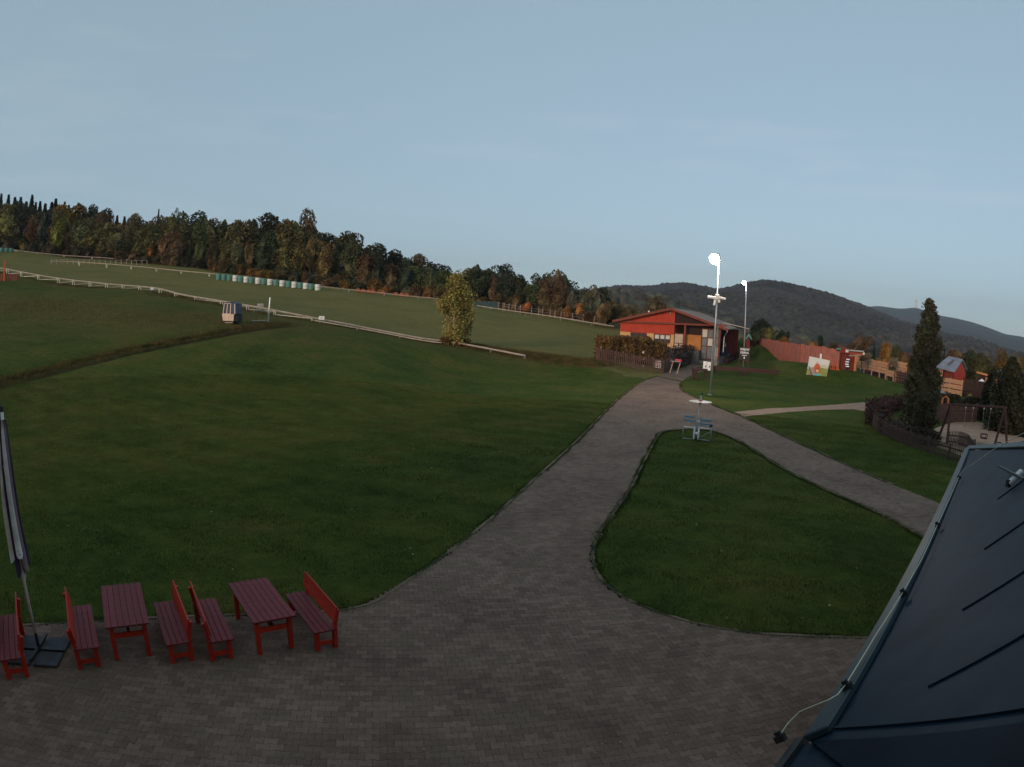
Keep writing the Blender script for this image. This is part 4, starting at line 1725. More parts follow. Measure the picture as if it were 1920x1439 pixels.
# the wood along the top of the meadow
TOP = [(-300, 345), (-60, 355), (0, 360), (60, 372), (110, 375), (150, 380), (190, 384), (215, 402), (260, 405), (300, 404), (320, 392), (340, 402), (380, 410), (430, 408), (480, 406), (540, 404), (575, 404), (600, 424), (640, 432), (665, 440), (690, 464), (735, 468), (765, 482), (790, 474), (815, 500), (850, 510), (870, 500), (900, 490), (940, 500), (960, 510), (1000, 512), (1040, 500), (1060, 514), (1090, 532), (1115, 530), (1135, 545)]
BD = [(-300, 260), (0, 236), (100, 224), (200, 203), (300, 186), (500, 170), (700, 163), (900, 152), (1100, 139), (1160, 133)]
ft = lambda x: np.interp(x, [p[0] for p in TOP], [p[1] for p in TOP])
fd = lambda x: np.interp(x, [p[0] for p in BD], [p[1] for p in BD])
PAL = {'olive': (.098, .086, .036), 'rust': (.120, .080, .038), 'brown': (.102, .070, .038), 'dark': (.036, .042, .024), 'yellow': (.175, .135, .032), 'green': (.066, .078, .032), 'greyg': (.076, .078, .052)}
GRP = {'olive': 'olive brown trees of the wood', 'rust': 'rust coloured trees of the wood', 'brown': 'brown trees of the wood', 'dark': 'dark green trees of the wood', 'yellow': 'yellow trees of the wood', 'green': 'green trees of the wood', 'greyg': 'grey green trees of the wood'}
LBL = {'olive': 'olive brown autumn tree in the wood along the top of the meadow', 'rust': 'rusty orange autumn tree in the wood along the top of the meadow', 'brown': 'brown leaved tree in the wood along the top of the meadow',
       'dark': 'nearly black green tree in the wood along the top of the meadow', 'yellow': 'yellow green tree standing out of the wood above the meadow', 'green': 'mid green tree in the wood along the top of the meadow', 'greyg': 'grey green tree in the wood at its lower right end'}


def pick(px):
    if px < 230:
        return rnd.choice(['rust', 'brown', 'olive', 'dark', 'olive', 'brown'])
    if px < 680:
        return rnd.choice(['olive', 'brown', 'olive', 'rust', 'green', 'dark', 'olive'])
    if px < 880:
        return rnd.choice(['brown', 'dark', 'green', 'olive', 'dark'])
    return rnd.choice(['greyg', 'dark', 'greyg', 'green', 'brown'])


px = -230.0
while px < 1135:      # back row carries the skyline
    c = 'dark' if px < 100 or rnd.random() < .3 else pick(px)
    d = fd(px) + rnd.uniform(14, 26)
    kd = 'round' if rnd.random() < .6 else 'tall'
    w = rnd.uniform(42, 64) * (1 if px > 250 else .85)
    yt = ft(px) + (rnd.uniform(-5, 9) if px > 240 else rnd.uniform(6, 18))
    tree_px(px, yt, d, w, kd, PAL[c], LBL[c], 'tree', GRP[c])
    px += rnd.uniform(20, 30)
px = -200.0
while px < 1150:      # front row
    c = pick(px)
    d = fd(px) + rnd.uniform(1, 7)
    base = 560 if False else 0
    g_ = gz(px, d)
    full = at(px, ft(px), d)[2] - g_[2]
    h = full * rnd.uniform(.62, .88) if px < 1060 else full * rnd.uniform(.5, .75)
    kd = rnd.choice(['round', 'tall', 'tall'])
    w = rnd.uniform(36, 56) * d / 1200.
    tree(g_[0], g_[1], h, w, kd, PAL[c], LBL[c], 'tree', GRP[c], z=g_[2])
    px += rnd.uniform(19, 28)
# undergrowth at the foot of the wood
px = -150.0
while px < 1140:
    d = fd(px) - rnd.uniform(-1, 5)
    g_ = gz(px, d)
    orange = (440 < px < 560 or 600 < px < 800) and rnd.random() < .55
    col = (.150, .085, .024) if orange else ((.085, .060, .026) if rnd.random() < .6 else (.052, .050, .024))
    tree(g_[0], g_[1], rnd.uniform(2.2, 4.0), rnd.uniform(3.5, 6.0), 'bush', col, 'ochre shrub at the foot of the wood' if orange else 'low brown green shrub at the foot of the wood', 'shrub',
         'ochre shrubs at the foot of the wood' if orange else 'brown green shrubs at the foot of the wood', z=g_[2])
    px += rnd.uniform(14, 24)
# conifers on the skyline
for px, yt in [(-120, 350), (-95, 348), (-70, 352), (-45, 350), (-22, 352), (-8, 358), (6, 357), (18, 357), (29, 362), (40, 366), (50, 362), (58, 368), (66, 366), (76, 369), (88, 368), (95, 370), (102, 374), (112, 372), (120, 374), (138, 373), (148, 378), (160, 384), (172, 386), (183, 388), (198, 392), (212, 398), (226, 400)]:
    d = 262 if px < 150 else 250
    tree_px(px, yt + rnd.uniform(3, 14), d, rnd.uniform(36, 52), 'spruce', (.018, .026, .016), 'dark spruce in the jagged row rising behind the wood at far left', 'tree', 'spruces on the left skyline')
for px, yt, lb in [(289, 393, 'narrow dark spruce tip poking above the wood left of the tall pine'), (335, 396, 'dark spruce tip just right of the tall pine on the skyline'), (700, 466, 'dark pointed tree where the wood drops in height')]:
    tree_px(px, yt, fd(px) + 24, 22, 'spruce', (.020, .028, .018), lb, 'tree')
tree_px(318, 388, fd(318) + 26, 22, 'round', (.022, .030, .018), 'tall dark pine with a small round head above the skyline', 'tree', name='pine_tree')
tree_px(118, 378, 232, 62, 'round', (.175, .120, .022), 'bright yellow green tree among dark ones at the left of the wood', 'tree')
tree_px(104, 408, 222, 44, 'tall', (.130, .120, .024), 'shorter yellow green tree below the bright yellow one', 'tree')
tree_px(165, 379, 240, 50, 'round', (.034, .046, .022), 'dark round crowned tree right of the bright yellow tree', 'tree')
tree_px(185, 382, 236, 44, 'round', (.018, .024, .015), 'almost black round crowned tree at the end of the high skyline', 'tree')
tree_px(545, 402, fd(545) + 8, 58, 'round', (.115, .100, .028), 'tall yellowish oak at the peak of the wood', 'tree')
tree_px(278, 452, fd(278), 17, 'tall', (.20, .085, .024), 'small orange tree at the front edge of the wood', 'tree')
tree_px(1042, 498, fd(1042) + 8, 36, 'tall', (.110, .080, .055), 'pale brown poplar rising above the wood near the lodge', 'tree')
tree_px(1113, 527, fd(1113) + 2, 34, 'round', (.085, .072, .050), 'thin pale tree at the right end of the wood', 'tree')

# young staked trees in front of the wood
for i, (px, yt, yb) in enumerate([(987, 566, 588), (1062, 570, 600), (1085, 566, 602)]):
    g_ = G(px, yb + 1)
    d = math.hypot(g_[0], g_[1])
    h = at(px, yt, d)[2] - g_[2]
    t = tree(g_[0], g_[1], h, 14 * d / 1200, 'round', (.30, .105, .028), ['young orange tree, leftmost of three in the post row below the wood', 'young orange tree, middle one of three in the post row', 'young orange tree, rightmost of three in the post row'][i], 'tree', 'young orange trees in the post row', z=g_[2])
tree_px(1225, 556, 118, 40, 'round', (.080, .052, .030), 'brown autumn tree showing above the left slope of the lodge roof', 'tree')
for px, yt, w, c in [(1150, 560, 40, 'brown'), (1175, 566, 38, 'olive'), (1195, 575, 30, 'brown'), (1130, 562, 36, 'brown')]:
    tree_px(px, yt, 128 + rnd.uniform(-3, 3), w, 'round', PAL[c], 'low brown tree behind the left eave of the lodge', 'tree', 'brown trees behind the lodge eave')

# trees beyond the lodge on the right
MID = [(1431, 592, 150, 36, 'round', (.014, .022, .014), 'dark broad conifer right of the second floodlight mast'),
       (1464, 615, 170, 17, 'round', (.022, .034, .018), 'small dark tree, left of a pair above the red net fence'),
       (1477, 618, 175, 14, 'round', (.024, .034, .020), 'small dark tree, right of a pair above the red net fence'),
       (1443, 612, 128, 26, 'round', (.085, .080, .030), 'yellowish bush tree behind the teal roofed kiosk'),
       (1421, 622, 126, 20, 'round', (.070, .070, .030), 'green brown bush beside the second floodlight mast'),
       (1473, 629, 130, 16, 'round', (.20, .082, .026), 'small orange tree behind the red net fence'),
       (1526, 637, 120, 20, 'round', (.19, .085, .026), 'orange tree behind the red net fence above the billboard'),
       (1541, 632, 125, 15, 'tall', (.022, .032, .018), 'narrow dark tree right of the orange tree above the billboard'),
       (1570, 638, 118, 22, 'round', (.070, .052, .026), 'brown green tree left of the red kiosk'),
       (1584, 644, 116, 15, 'round', (.160, .078, .028), 'orange brown bush behind the red kiosk'),
       (1617, 624, 140, 46, 'round', (.088, .062, .030), 'broad olive brown tree behind the red kiosk'),
       (1643, 643, 125, 15, 'spruce', (.018, .028, .018), 'small dark spruce between the olive tree and the orange tree'),
       (1668, 642, 122, 26, 'round', (.205, .098, .026), 'bright orange tree behind the light plank pens'),
       (1688, 648, 118, 22, 'round', (.050, .050, .022), 'dark olive tree left of the tall conifer, behind the pens'),
       (1700, 655, 112, 22, 'round', (.090, .058, .024), 'brownish tree behind the left side of the tall conifer'),
       (1757, 655, 120, 24, 'round', (.055, .058, .026), 'green tree just right of the tall conifer, left of the hut'),
       (1775, 656, 118, 16, 'spruce', (.018, .028, .020), 'small dark spruce behind the hut with slate roof'),
       (1800, 650, 130, 40, 'round', (.095, .062, .030), 'brown tree behind the hut with slate roof'),
       (1828, 650, 108, 42, 'round', (.044, .046, .022), 'dark bushy tree touching the right end of the hut roof'),
       (1848, 655, 104, 40, 'round', (.052, .050, .022), 'dark olive tree over the small pergola'),
       (1886, 652, 106, 44, 'round', (.120, .078, .026), 'orange brown tree at the right, left of the frame edge'),
       (1915, 660, 100, 40, 'round', (.105, .070, .026), 'orange brown tree cut by the right edge of the frame'),
       (1870, 680, 96, 24, 'round', (.030, .036, .020), 'dark green tree in front of the right hand orange trees')]
for px, yt, d, w, kd, col, lb in MID:
    tree_px(px, yt, d, w, kd, col, lb)
# low hedgerow of the valley beyond
for i in range(60):
    px = rnd.uniform(1400, 2060)
    d = rnd.uniform(190, 360)
    g_ = gz(px, d)
    tree(g_[0], g_[1], rnd.uniform(5, 10), rnd.uniform(6, 12), rnd.choice(['round', 'bush']), rnd.choice([(.05, .052, .026), (.085, .062, .030), (.035, .042, .024), (.13, .075, .03)]), 'hazy tree down in the valley beyond the pens', 'tree', 'trees down in the valley', z=g_[2])


def leafcloud(n, fn, smin, smax, seed, name, m, parent, col=None, droop=0.0, asp=(.4, .8)):
    rs = np.random.RandomState(seed)
    C_ = fn(rs, n)
    n = len(C_)
    d1 = rs.normal(size=(n, 3))
    d1[:, 2] -= droop
    d1 /= np.linalg.norm(d1, axis=1)[:, None]
    d2 = np.cross(d1, rs.normal(size=(n, 3)))
    d2 /= np.linalg.norm(d2, axis=1)[:, None]
    s = rs.uniform(smin, smax, n)
    me = quads(name, C_, d1 * s[:, None], d2 * (s * rs.uniform(asp[0], asp[1], n))[:, None], m)
    o = bpy.data.objects.new(name, me)
    COL.objects.link(o)
    o.parent = parent
    if col:
        o.color = (*col, 1)
    return o


# birch beside the rail track
g_ = G(848, 646)
bd = math.hypot(g_[0], g_[1])
bh = at(858, 524, bd)[2] - g_[2]
birch = thing('birch_tree', tuple(g_), 0, 'young yellow green birch with white trunk standing beside the rail track', 'tree')
MB().tube([(0, 0, -.1), (.03, 0, bh * .25), (.15, 0, bh * .55), (.25, 0, bh * .93)], .11, 8, .02).build('trunk', M['birch_bark'], birch, smooth=True)
mb = MB()
for i in range(16):
    a = i * 2.4
    z0 = bh * (.14 + .045 * i)
    L = bh * (.25 - .010 * i)
    mb.tube([(.1, 0, z0), (.1 + math.cos(a) * L * .6, math.sin(a) * L * .6, z0 + L * .6), (.1 + math.cos(a) * L * .8, math.sin(a) * L * .8, z0 + L * 1.0)], .03, 5, .008)
mb.build('limbs', M['birch_bark'], birch)


def birch_fn(rs, n):
    out = []
    for i in range(46):
        z = rs.uniform(.10, .98)
        w = np.interp(z, [.08, .3, .5, .7, .85, .98], [.17, .27, .25, .19, .11, .02]) * bh
        a, r = rs.uniform(0, 6.28), w * math.sqrt(rs.uniform(.1, 1))
        c = np.array([r * math.cos(a) + .2 + z * .1, r * math.sin(a), z * bh])
        m_ = n // 46
        p = rs.normal(size=(m_, 3)) * np.array([.36, .36, .50]) + c
        out.append(p)
    return np.concatenate(out)


leafcloud(13000, birch_fn, .05, .12, 5, 'crown', M['leaf'], birch, (.215, .182, .055))
for i, (dx, dy) in enumerate([(-.9, .3), (-.5, -.7), (.6, -.5), (1.1, .2)]):
    tree(g_[0] + dx * 1.3, g_[1] + dy, .9, 1.4, 'bush', (.13, .06, .025), 'low rusty shrub at the foot of the birch', 'shrub', 'rusty shrubs round the birch', z=g_[2])

# tall columnar conifer in the playground bed
cb_ = flat(1722, 812)
cd = math.hypot(cb_[0], cb_[1])
chh = at(1733, 563, cd)[2]
con = thing('columnar_conifer', (cb_[0], cb_[1], 0), 0, 'tall narrow dark conifer with ragged tip behind the brown picket fence', 'tree')
MB().tube([(0, 0, -.1), (0, 0, chh * .5), (.05, 0, chh * .96)], .16, 8, .02).build('trunk', M['bark'], con)


def con_w(z):
    return np.interp(z, [0, .12, .3, .5, .68, .78, .86, .93, 1.0], [.98, 1.32, 1.24, 1.06, .86, .70, .38, .25, .05])


def con_fn(rs, n):
    out = []
    for i in range(330):
        z = rs.uniform(.01, .985)
        w = con_w(z)
        a = rs.uniform(0, 6.28)
        r = w * rs.uniform(.45, 1.0)
        L = .32 + .3 * (1 - z)
        m_ = n // 330
        t = rs.uniform(-.5, 1, m_)
        c = np.array([r * math.cos(a), r * math.sin(a), z * chh])
        dr = np.array([math.cos(a), math.sin(a), rs.uniform(.5, 1.3)])
        p = c + t[:, None] * dr * L * .5 + rs.normal(size=(m_, 3)) * .10
        out.append(p)
    # side shoots near the tip
    for (x, z) in ((-.62, .86), (.48, .865), (-.35, .82)):
        m_ = 160
        t = rs.uniform(0, 1, m_)
        out.append(np.stack([x * t, rs.normal(size=m_) * .05, chh * z + t * .35], -1) + rs.normal(size=(m_, 3)) * .04)
    return np.concatenate(out)


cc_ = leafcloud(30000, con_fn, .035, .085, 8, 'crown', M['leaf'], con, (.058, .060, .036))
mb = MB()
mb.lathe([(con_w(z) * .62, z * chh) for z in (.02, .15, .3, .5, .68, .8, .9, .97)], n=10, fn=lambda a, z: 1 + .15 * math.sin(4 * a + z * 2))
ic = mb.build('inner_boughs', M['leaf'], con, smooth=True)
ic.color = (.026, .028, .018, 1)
# dark conifers at the right edge
for i, (px, yt, yb, w, lb) in enumerate([(1905, 672, 822, 74, 'broad dark conifer behind the swings at the right edge'), (1868, 702, 800, 30, 'smaller dark conifer left of the broad one at the right edge'), (1940, 690, 830, 60, 'dark conifer beyond the right edge of the swings')]):
    b_ = flat(px, yb)
    d = math.hypot(b_[0], b_[1]) + 3
    p = gz(px, d)
    h = at(px, yt, d)[2]
    t = thing('garden_conifer', (p[0], p[1], 0), 0, lb, 'tree')
    ww = w * d / 1200 / 2

    def fn(rs, n, ww=ww, h=h):
        z = rs.uniform(0, 1, n)
        a = rs.uniform(0, 6.28, n)
        r = ww * np.interp(z, [0, .3, .7, 1], [1, 1, .75, .1]) * rs.uniform(.55, 1.05, n) * (1 + .2 * np.sin(a * 5 + z * 14))
        return np.stack([r * np.cos(a), r * np.sin(a), z * h], -1)
    leafcloud(9000, fn, .05, .13, 20 + i, 'crown', M['leaf'], t, (.034, .038, .022))
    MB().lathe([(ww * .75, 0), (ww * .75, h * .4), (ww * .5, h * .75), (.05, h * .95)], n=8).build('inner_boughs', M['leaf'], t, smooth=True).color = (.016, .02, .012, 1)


# ---------------------------------------------------------------- hedges
def hedge(pts, h, w, col, name, label, n, leaf=(.06, .12), seed=1, tops=None, cat='hedge'):
    """clipped hedge along a ground line"""
    P = [np.array(p, float) for p in pts]
    t = thing(name, (*P[0], tz(*P[0])), 0, label, cat)
    segs = [np.linalg.norm(b - a) for a, b in zip(P[:-1], P[1:])]
    tot = sum(segs)
    z0 = tz(*P[0])

    def fn(rs, n):
        s = rs.uniform(0, tot, n)
        out = np.empty((n, 3))
        for k_ in range(n):
            q = s[k_]
            for i, L in enumerate(segs):
                if q <= L or i == len(segs) - 1:
                    break
                q -= L
            a, b = P[i], P[i + 1]
            d = (b - a) / max(segs[i], 1e-6)
            nrm = np.array([d[1], -d[0]])
            hh = h if tops is None else h * np.interp(s[k_] / tot, tops[0], tops[1])
            face = rs.rand()
            bulge = 1 + .1 * math.sin(s[k_] * 2.3) + .08 * math.sin(s[k_] * 5.1)
            if face < .08:
                q = (0 if rs.rand() < .5 else 1) * segs[i]
                o_, z = rs.uniform(-1, 1), rs.uniform(0, hh)
            elif face < .35:
                o_, z = rs.uniform(-1, 1), hh * bulge
            else:
                o_, z = (1 if rs.rand() < .5 else -1) * (1 - .15 * rs.rand()), rs.uniform(0, hh * bulge)
            xy = a + d * q + nrm * o_ * w / 2 * bulge
            out[k_] = (xy[0] - P[0][0] + rs.normal() * .08, xy[1] - P[0][1] + rs.normal() * .08, z + rs.normal() * .07)
        return out
    leafcloud(n, fn, leaf[0], leaf[1], seed, 'leaves', M['leaf'], t, col)
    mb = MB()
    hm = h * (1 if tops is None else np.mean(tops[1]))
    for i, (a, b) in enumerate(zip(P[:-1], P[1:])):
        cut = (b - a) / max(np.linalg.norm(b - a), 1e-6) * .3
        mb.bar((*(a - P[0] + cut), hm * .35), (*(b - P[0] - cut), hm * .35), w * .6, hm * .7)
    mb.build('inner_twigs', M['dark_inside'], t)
    return t


h0, h1 = flat(1124, 690)[:2], flat(1236, 690)[:2]
hz = at(1180, 632, math.hypot(*h0))[2]
hedge([h0, h1], hz * .67, 2.4, (.112, .066, .028), 'tall_hedge', 'tall clipped orange brown hedge in front of the lodge windows', 11000, (.07, .14), 3, ([0, .1, .75, .9, 1], [.92, 1, .98, .86, .7]))
hedge([flat(1646, 800)[:2], flat(1644, 778)[:2], flat(1668, 768)[:2], flat(1700, 766)[:2]], 1.0, 1.6, (.060, .034, .030), 'playground_hedge', 'low dark purple brown hedge inside the curve of the picket fence', 4500, (.05, .10), 4)
hedge([flat(1660, 812)[:2], flat(1700, 824)[:2], flat(1750, 838)[:2]], .75, 1.2, (.050, .040, .030), 'low_shrub_row', 'row of dim low shrubs behind the picket fence under the conifer', 3000, (.05, .09), 6, cat='shrubs')
hedge([flat(1410, 668)[:2], flat(1436, 664)[:2]], 1.3, 1.6, (.050, .028, .024), 'dark_hedge', 'low dark hedge behind the black menu board', 2500, (.06, .12), 7)
hedge([flat(1762, 772)[:2], flat(1830, 782)[:2], flat(1880, 800)[:2], flat(1960, 812)[:2]], 1.5, 1.5, (.030, .032, .020), 'back_hedge', 'dark hedge at the far side of the sand pit behind the swings', 6000, (.06, .12), 9)
hedge([flat(1745, 728)[:2], flat(1800, 741)[:2], flat(1880, 757)[:2]], .8, 1.0, (.035, .040, .020), 'meadow_hedge', 'low dark strip of hedge below the light plank fence', 3000, (.06, .12), 10)


# ================================================================ picnic tables and benches
def plank_mesh(name, w, L, t, m, chamfer=.006):
    mb = MB()
    a, c = w / 2, chamfer
    prof = [(-a, -t / 2), (a, -t / 2), (a, t / 2 - c), (a - c, t / 2), (-a + c, t / 2), (-a, t / 2 - c)]
    b = len(mb.v)
    for y in (-L / 2, L / 2):
        for x, z in prof:
            mb.v.append((x, y, z))
    n = 6
    mb.f.append(tuple(range(n)))
    mb.f.append(tuple(reversed(range(n, 2 * n))))
    for i in range(n):
        j = (i + 1) % n
        mb.f.append((i, i + n, j + n, j))
    me = mb.mesh(name)
    me.materials.append(m)
    return me


def put(me, name, parent, loc, rot=(0, 0, 0)):
    o = bpy.data.objects.new(name, me)
    COL.objects.link(o)
    o.parent = parent
    o.location = loc
    o.rotation_euler = rot
    return o


TPM = plank_mesh('plank', .116, 1.86, .035, M['dark_red_wood'])
SPM = plank_mesh('plank', .105, 1.82, .03, M['dark_red_wood'])
BPM = plank_mesh('plank', .155, 1.82, .03, M['red_wood'])


def leg(parent, x, y, z0, z1, w=.09, d=.09, dx=0.0):
    return MB().bar((x + dx, y, z0), (x, y, z1), w, d, up=(0, 1, 0)).build('leg', M['red_wood'], parent, bevel=.006)


def make_table():
    t = thing('picnic_table', (0, 0, 0))
    n = 7
    for i in range(n):
        put(TPM, 'plank', t, ((i - (n - 1) / 2) * .1225, 0, .745))
    for sy in (-1, 1):
        for sx in (-1, 1):
            leg(t, sx * .32, sy * .78, 0, .726)
        MB().bar((-.273, sy * .78, .50), (.273, sy * .78, .50), .05, .10).build('rail', M['red_wood'], t, bevel=.005)
        MB().bar((-.40, sy * .70, .70), (.40, sy * .70, .70), .05, .055).build('rail', M['dark_red_wood'], t)
    MB().bar((0, -.75, .50), (0, .75, .50), .05, .10).build('stretcher', M['dark_red_wood'], t)
    MB().bar((0, -.70, .52), (0, -.35, .70), .05, .05).build('brace', M['dark_red_wood'], t)
    return t


def make_bench():
    """back rest on the +x side"""
    t = thing('picnic_bench', (0, 0, 0))
    for i in range(4):
        put(SPM, 'plank', t, (-.205 + i * .113, 0, .435))
    for sy in (-1, 1):
        leg(t, -.17, sy * .80, 0, .418)
        MB().bar((.19, sy * .80, 0), (.20, sy * .80, .45), .09, .09, up=(0, 1, 0)).build('leg', M['red_wood'], t, bevel=.006)
        MB().bar((.20, sy * .80, .452), (.272, sy * .80, .81), .07, .08, up=(0, 1, 0)).build('back_post', M['red_wood'], t, bevel=.006)
        MB().bar((-.124, sy * .80, .14), (.148, sy * .80, .14), .05, .085).build('rail', M['red_wood'], t, bevel=.005)
        MB().bar((-.20, sy * .72, .39), (.16, sy * .72, .39), .045, .055).build('rail', M['dark_red_wood'], t)
    for i in range(2):
        z = .66 + i * .163
        put(BPM, 'plank', t, (.20 + (z - .45) * .2 - .06, 0, z), (0, R(90 + 11.3), 0))
    return t


def place(o, x, y, rz, label, group, z=.046):
    o.location = (x, y, z)
    o.rotation_euler = (0, 0, rz)
    o['label'] = label
    o['group'] = group


T0 = make_table()
T0['category'] = 'table'
T1 = copy_tree(T0)
gt = 'red picnic tables on the paving'
c1 = np.mean([(-8.14, 10.09), (-7.31, 10.47), (-6.26, 8.95), (-6.99, 8.55)], 0)
c2 = np.mean([(-5.59, 11.14), (-4.85, 11.6), (-3.78, 10.17), (-4.47, 9.74)], 0)
place(T0, c1[0], c1[1], R(126.8 - 90), 'red plank picnic table nearest the closed parasol, between two facing benches', gt)
place(T1, c2[0], c2[1], R(128.3 - 90), 'right hand red plank picnic table, standing nearest the paved path', gt)
Bn = make_bench()
Bn['category'] = 'bench'
bs = [copy_tree(Bn) for _ in range(4)]
gb = 'red benches at the picnic tables'


def bench_at(o, footL, footR, ang, backleft, label):
    """footL, footR: floor points of the near pair of legs; ang: direction of the bench length away from the camera"""
    m = (np.array(footL) + np.array(footR)) / 2
    d = np.array([math.cos(R(ang)), math.sin(R(ang))])
    c = m + d * .80
    rz = R(ang - 90) + (math.pi if backleft else 0)
    place(o, c[0], c[1], rz, label, gb)


F = lambda x, y: flat(x, y, .046)[:2]
bench_at(Bn, F(150, 1253), F(189, 1249), 130, True, 'red bench just right of the parasol, facing the left hand table')
bench_at(bs[0], F(320, 1243), F(363, 1238), 127.5, False, 'red bench right of the left hand table, back to back with another bench')
bench_at(bs[1], F(396, 1239), F(438, 1233), 126, True, 'red bench left of the right hand table, its back against the neighbouring bench back')
bench_at(bs[2], F(592, 1220), F(631, 1212), 126.5, False, 'red bench at the right end of the row, turned to the right hand table')
bench_at(bs[3], F(14, 1274), F(53, 1267), 133, False, 'red bench cut off by the left edge of the picture, left of the parasol foot')
T2 = copy_tree(T0)
place(T2, -9.9, 7.9, R(43), 'red picnic table beyond the left edge, beside the cut off bench', gt)

# ---------------------------------------------------------------- closed parasol
up = flat(75, 1223, .05)
par = thing('closed_parasol', (up[0], up[1], .046), R(20), 'tall closed parasol of dark violet and cream cloth on a cross foot with slabs', 'parasol')
Z1 = 1.62
lean = Vector((-.05, -.04, 0))
MB().tube([(0, 0, .02), (0, 0, 4.6)], .030, 10).build('pole', M['white_paint'], par, smooth=True)
mb = MB()
for a in (0, math.pi / 2):
    mb.bar((-.52 * math.cos(a), -.52 * math.sin(a), .075 + a * .03), (.52 * math.cos(a), .52 * math.sin(a), .075 + a * .03), .05, .04)
mb.tube([(0, 0, .04), (0, 0, .42)], .035, 8)
mb.build('cross_foot', M['dark_metal'], par)
for sx in (-1, 1):
    for sy in (-1, 1):
        MB().box((sx * .29, sy * .29, .03), (.50, .50, .055)).build('ballast_slab', M['slab'], par, bevel=.008)


def fold(a0, a1, ztop, zbot, rt, rb, name, m, amp=.03, seed=0, bend=0.0, n=9):
    """one hanging fold of the furled cover: a curved strip with thickness"""
    rs = random.Random(seed)
    rows = 12
    mb = MB()
    ring = []
    for j in range(rows + 1):
        t = j / rows
        z = ztop + (zbot - ztop) * t
        rr_ = (rt + (rb - rt) * t ** .8) * (1 + .08 * math.sin(t * 7 + seed))
        out, inn = [], []
        for i in range(n):
            u = i / (n - 1)
            a = a0 + (a1 - a0) * u + bend * t
            bul = math.sin(u * math.pi)
            r_o = rr_ * (.55 + .45 * bul) + amp * math.sin(u * 9 + seed) * .4
            zz_ = z - (.10 * math.sin(u * math.pi) if j == rows else 0)
            out.append((r_o * math.cos(a), r_o * math.sin(a), zz_))
            inn.append((r_o * .8 * math.cos(a), r_o * .8 * math.sin(a), zz_))
        ring.append(out + inn[::-1])
    N = 2 * n
    for r_ in ring:
        mb.v += r_
    for j in range(rows):
        for i in range(N):
            k = (i + 1) % N
            mb.f.append((j * N + i, j * N + k, (j + 1) * N + k, (j + 1) * N + i))
    mb.f.append(tuple(range(N)))
    mb.f.append(tuple(reversed(range(rows * N, rows * N + N))))
    return mb.build(name, m, par, smooth=True)


for i in range(8):
    a = i * math.pi / 4 + .2
    m_ = [M['umb_dark'], M['umb_light'], M['umb_mid'], M['umb_dark'], M['umb_light'], M['umb_dark'], M['umb_light'], M['umb_mid']][i]
    zb = Z1 + [.28, .12, .42, .0, .35, .08, .48, .18][i]
    fold(a - .5, a + .5, 4.45, zb, .07, [.20, .14, .21, .15, .20, .14, .22, .16][i], 'canopy_fold', m_, seed=i, bend=.3)
for i in range(4):
    a = i * math.pi / 2 + 1.1
    fold(a - .3, a + .3, 2.3, Z1 - .06 + .06 * i, .07, .085, 'canopy_fold', [M['umb_light'], M['umb_mid']][i % 2], seed=i + 20, bend=.2)
MB().lathe([(.09, 0), (.10, .04), (.09, .08)], (0, 0, 3.6), 10).build('strap', M['umb_mid'], par)
MB().tube([(0, 0, 4.58), (0, 0, 4.68)], .035, 8).build('finial', M['dark_metal'], par)
for k, (dz, da) in enumerate(((0, 0), (-.07, .12), (-.15, .22))):
    a = -1.15 + da
    q = MB()
    q.lathe([(.022, -.002), (.024, .002)], (0, 0, 0), 10)
    q.build('printed_mark', M['umb_light'], par)
    o = bpy.data.objects[-1] if False else [c for c in bpy.data.objects if c.parent == par and c.name.startswith('printed_mark')][-1]
    o.location = (.215 * math.cos(a), .215 * math.sin(a), 2.16 + dz)
    o.rotation_euler = (R(90), 0, a + R(90))
    o.scale = (1.0, .8, 1)

# ================================================================ meadow: cabin, ride, drums, posts
g_ = G(436, 606)
gdist = math.hypot(g_[0], g_[1])
sc_ = gdist / 1200.
gon = thing('gondola_cabin', (g_[0], g_[1], g_[2]), math.atan2(g_[1], g_[0]) - math.pi / 2 - R(38), 'old cable car cabin, cream front and dark sides, standing alone on the meadow', 'cabin')
W2, H2 = 36 * sc_, 38 * sc_
mid = H2 * .43


def loft(name, secs, m, parent):
    """stack of rounded rectangles (half width, half depth, z)"""
    mb = MB()
    n = 12
    for hw, hd_, z in secs:
        for (cx_, cy_, q) in ((1, 1, 0), (-1, 1, 1), (-1, -1, 2), (1, -1, 3)):
            for k in range(3):
                a = q * math.pi / 2 + k * math.pi / 4
                c = min(hw, hd_) * .22
                mb.v.append((cx_ * (hw - c) + c * math.cos(a), cy_ * (hd_ - c) + c * math.sin(a), z))
    for j in range(len(secs) - 1):
        for i in range(n):
            k = (i + 1) % n
            mb.f.append((j * n + i, j * n + k, (j + 1) * n + k, (j + 1) * n + i))
    mb.f.append(tuple(reversed(range(n))))
    mb.f.append(tuple((len(secs) - 1) * n + i for i in range(n)))
    return mb.build(name, m, parent, smooth=False)


hw = W2 * .42
loft('lower_body', [(hw * .78, hw * .68, .08), (hw * .92, hw * .78, .25), (hw * 1.0, hw * .86, mid)], M['cab_dark'], gon)
loft('upper_body', [(hw * .97, hw * .83, mid + .01), (hw * .86, hw * .74, H2 * .93), (hw * .66, hw * .58, H2)], M['cab_blue'], gon)
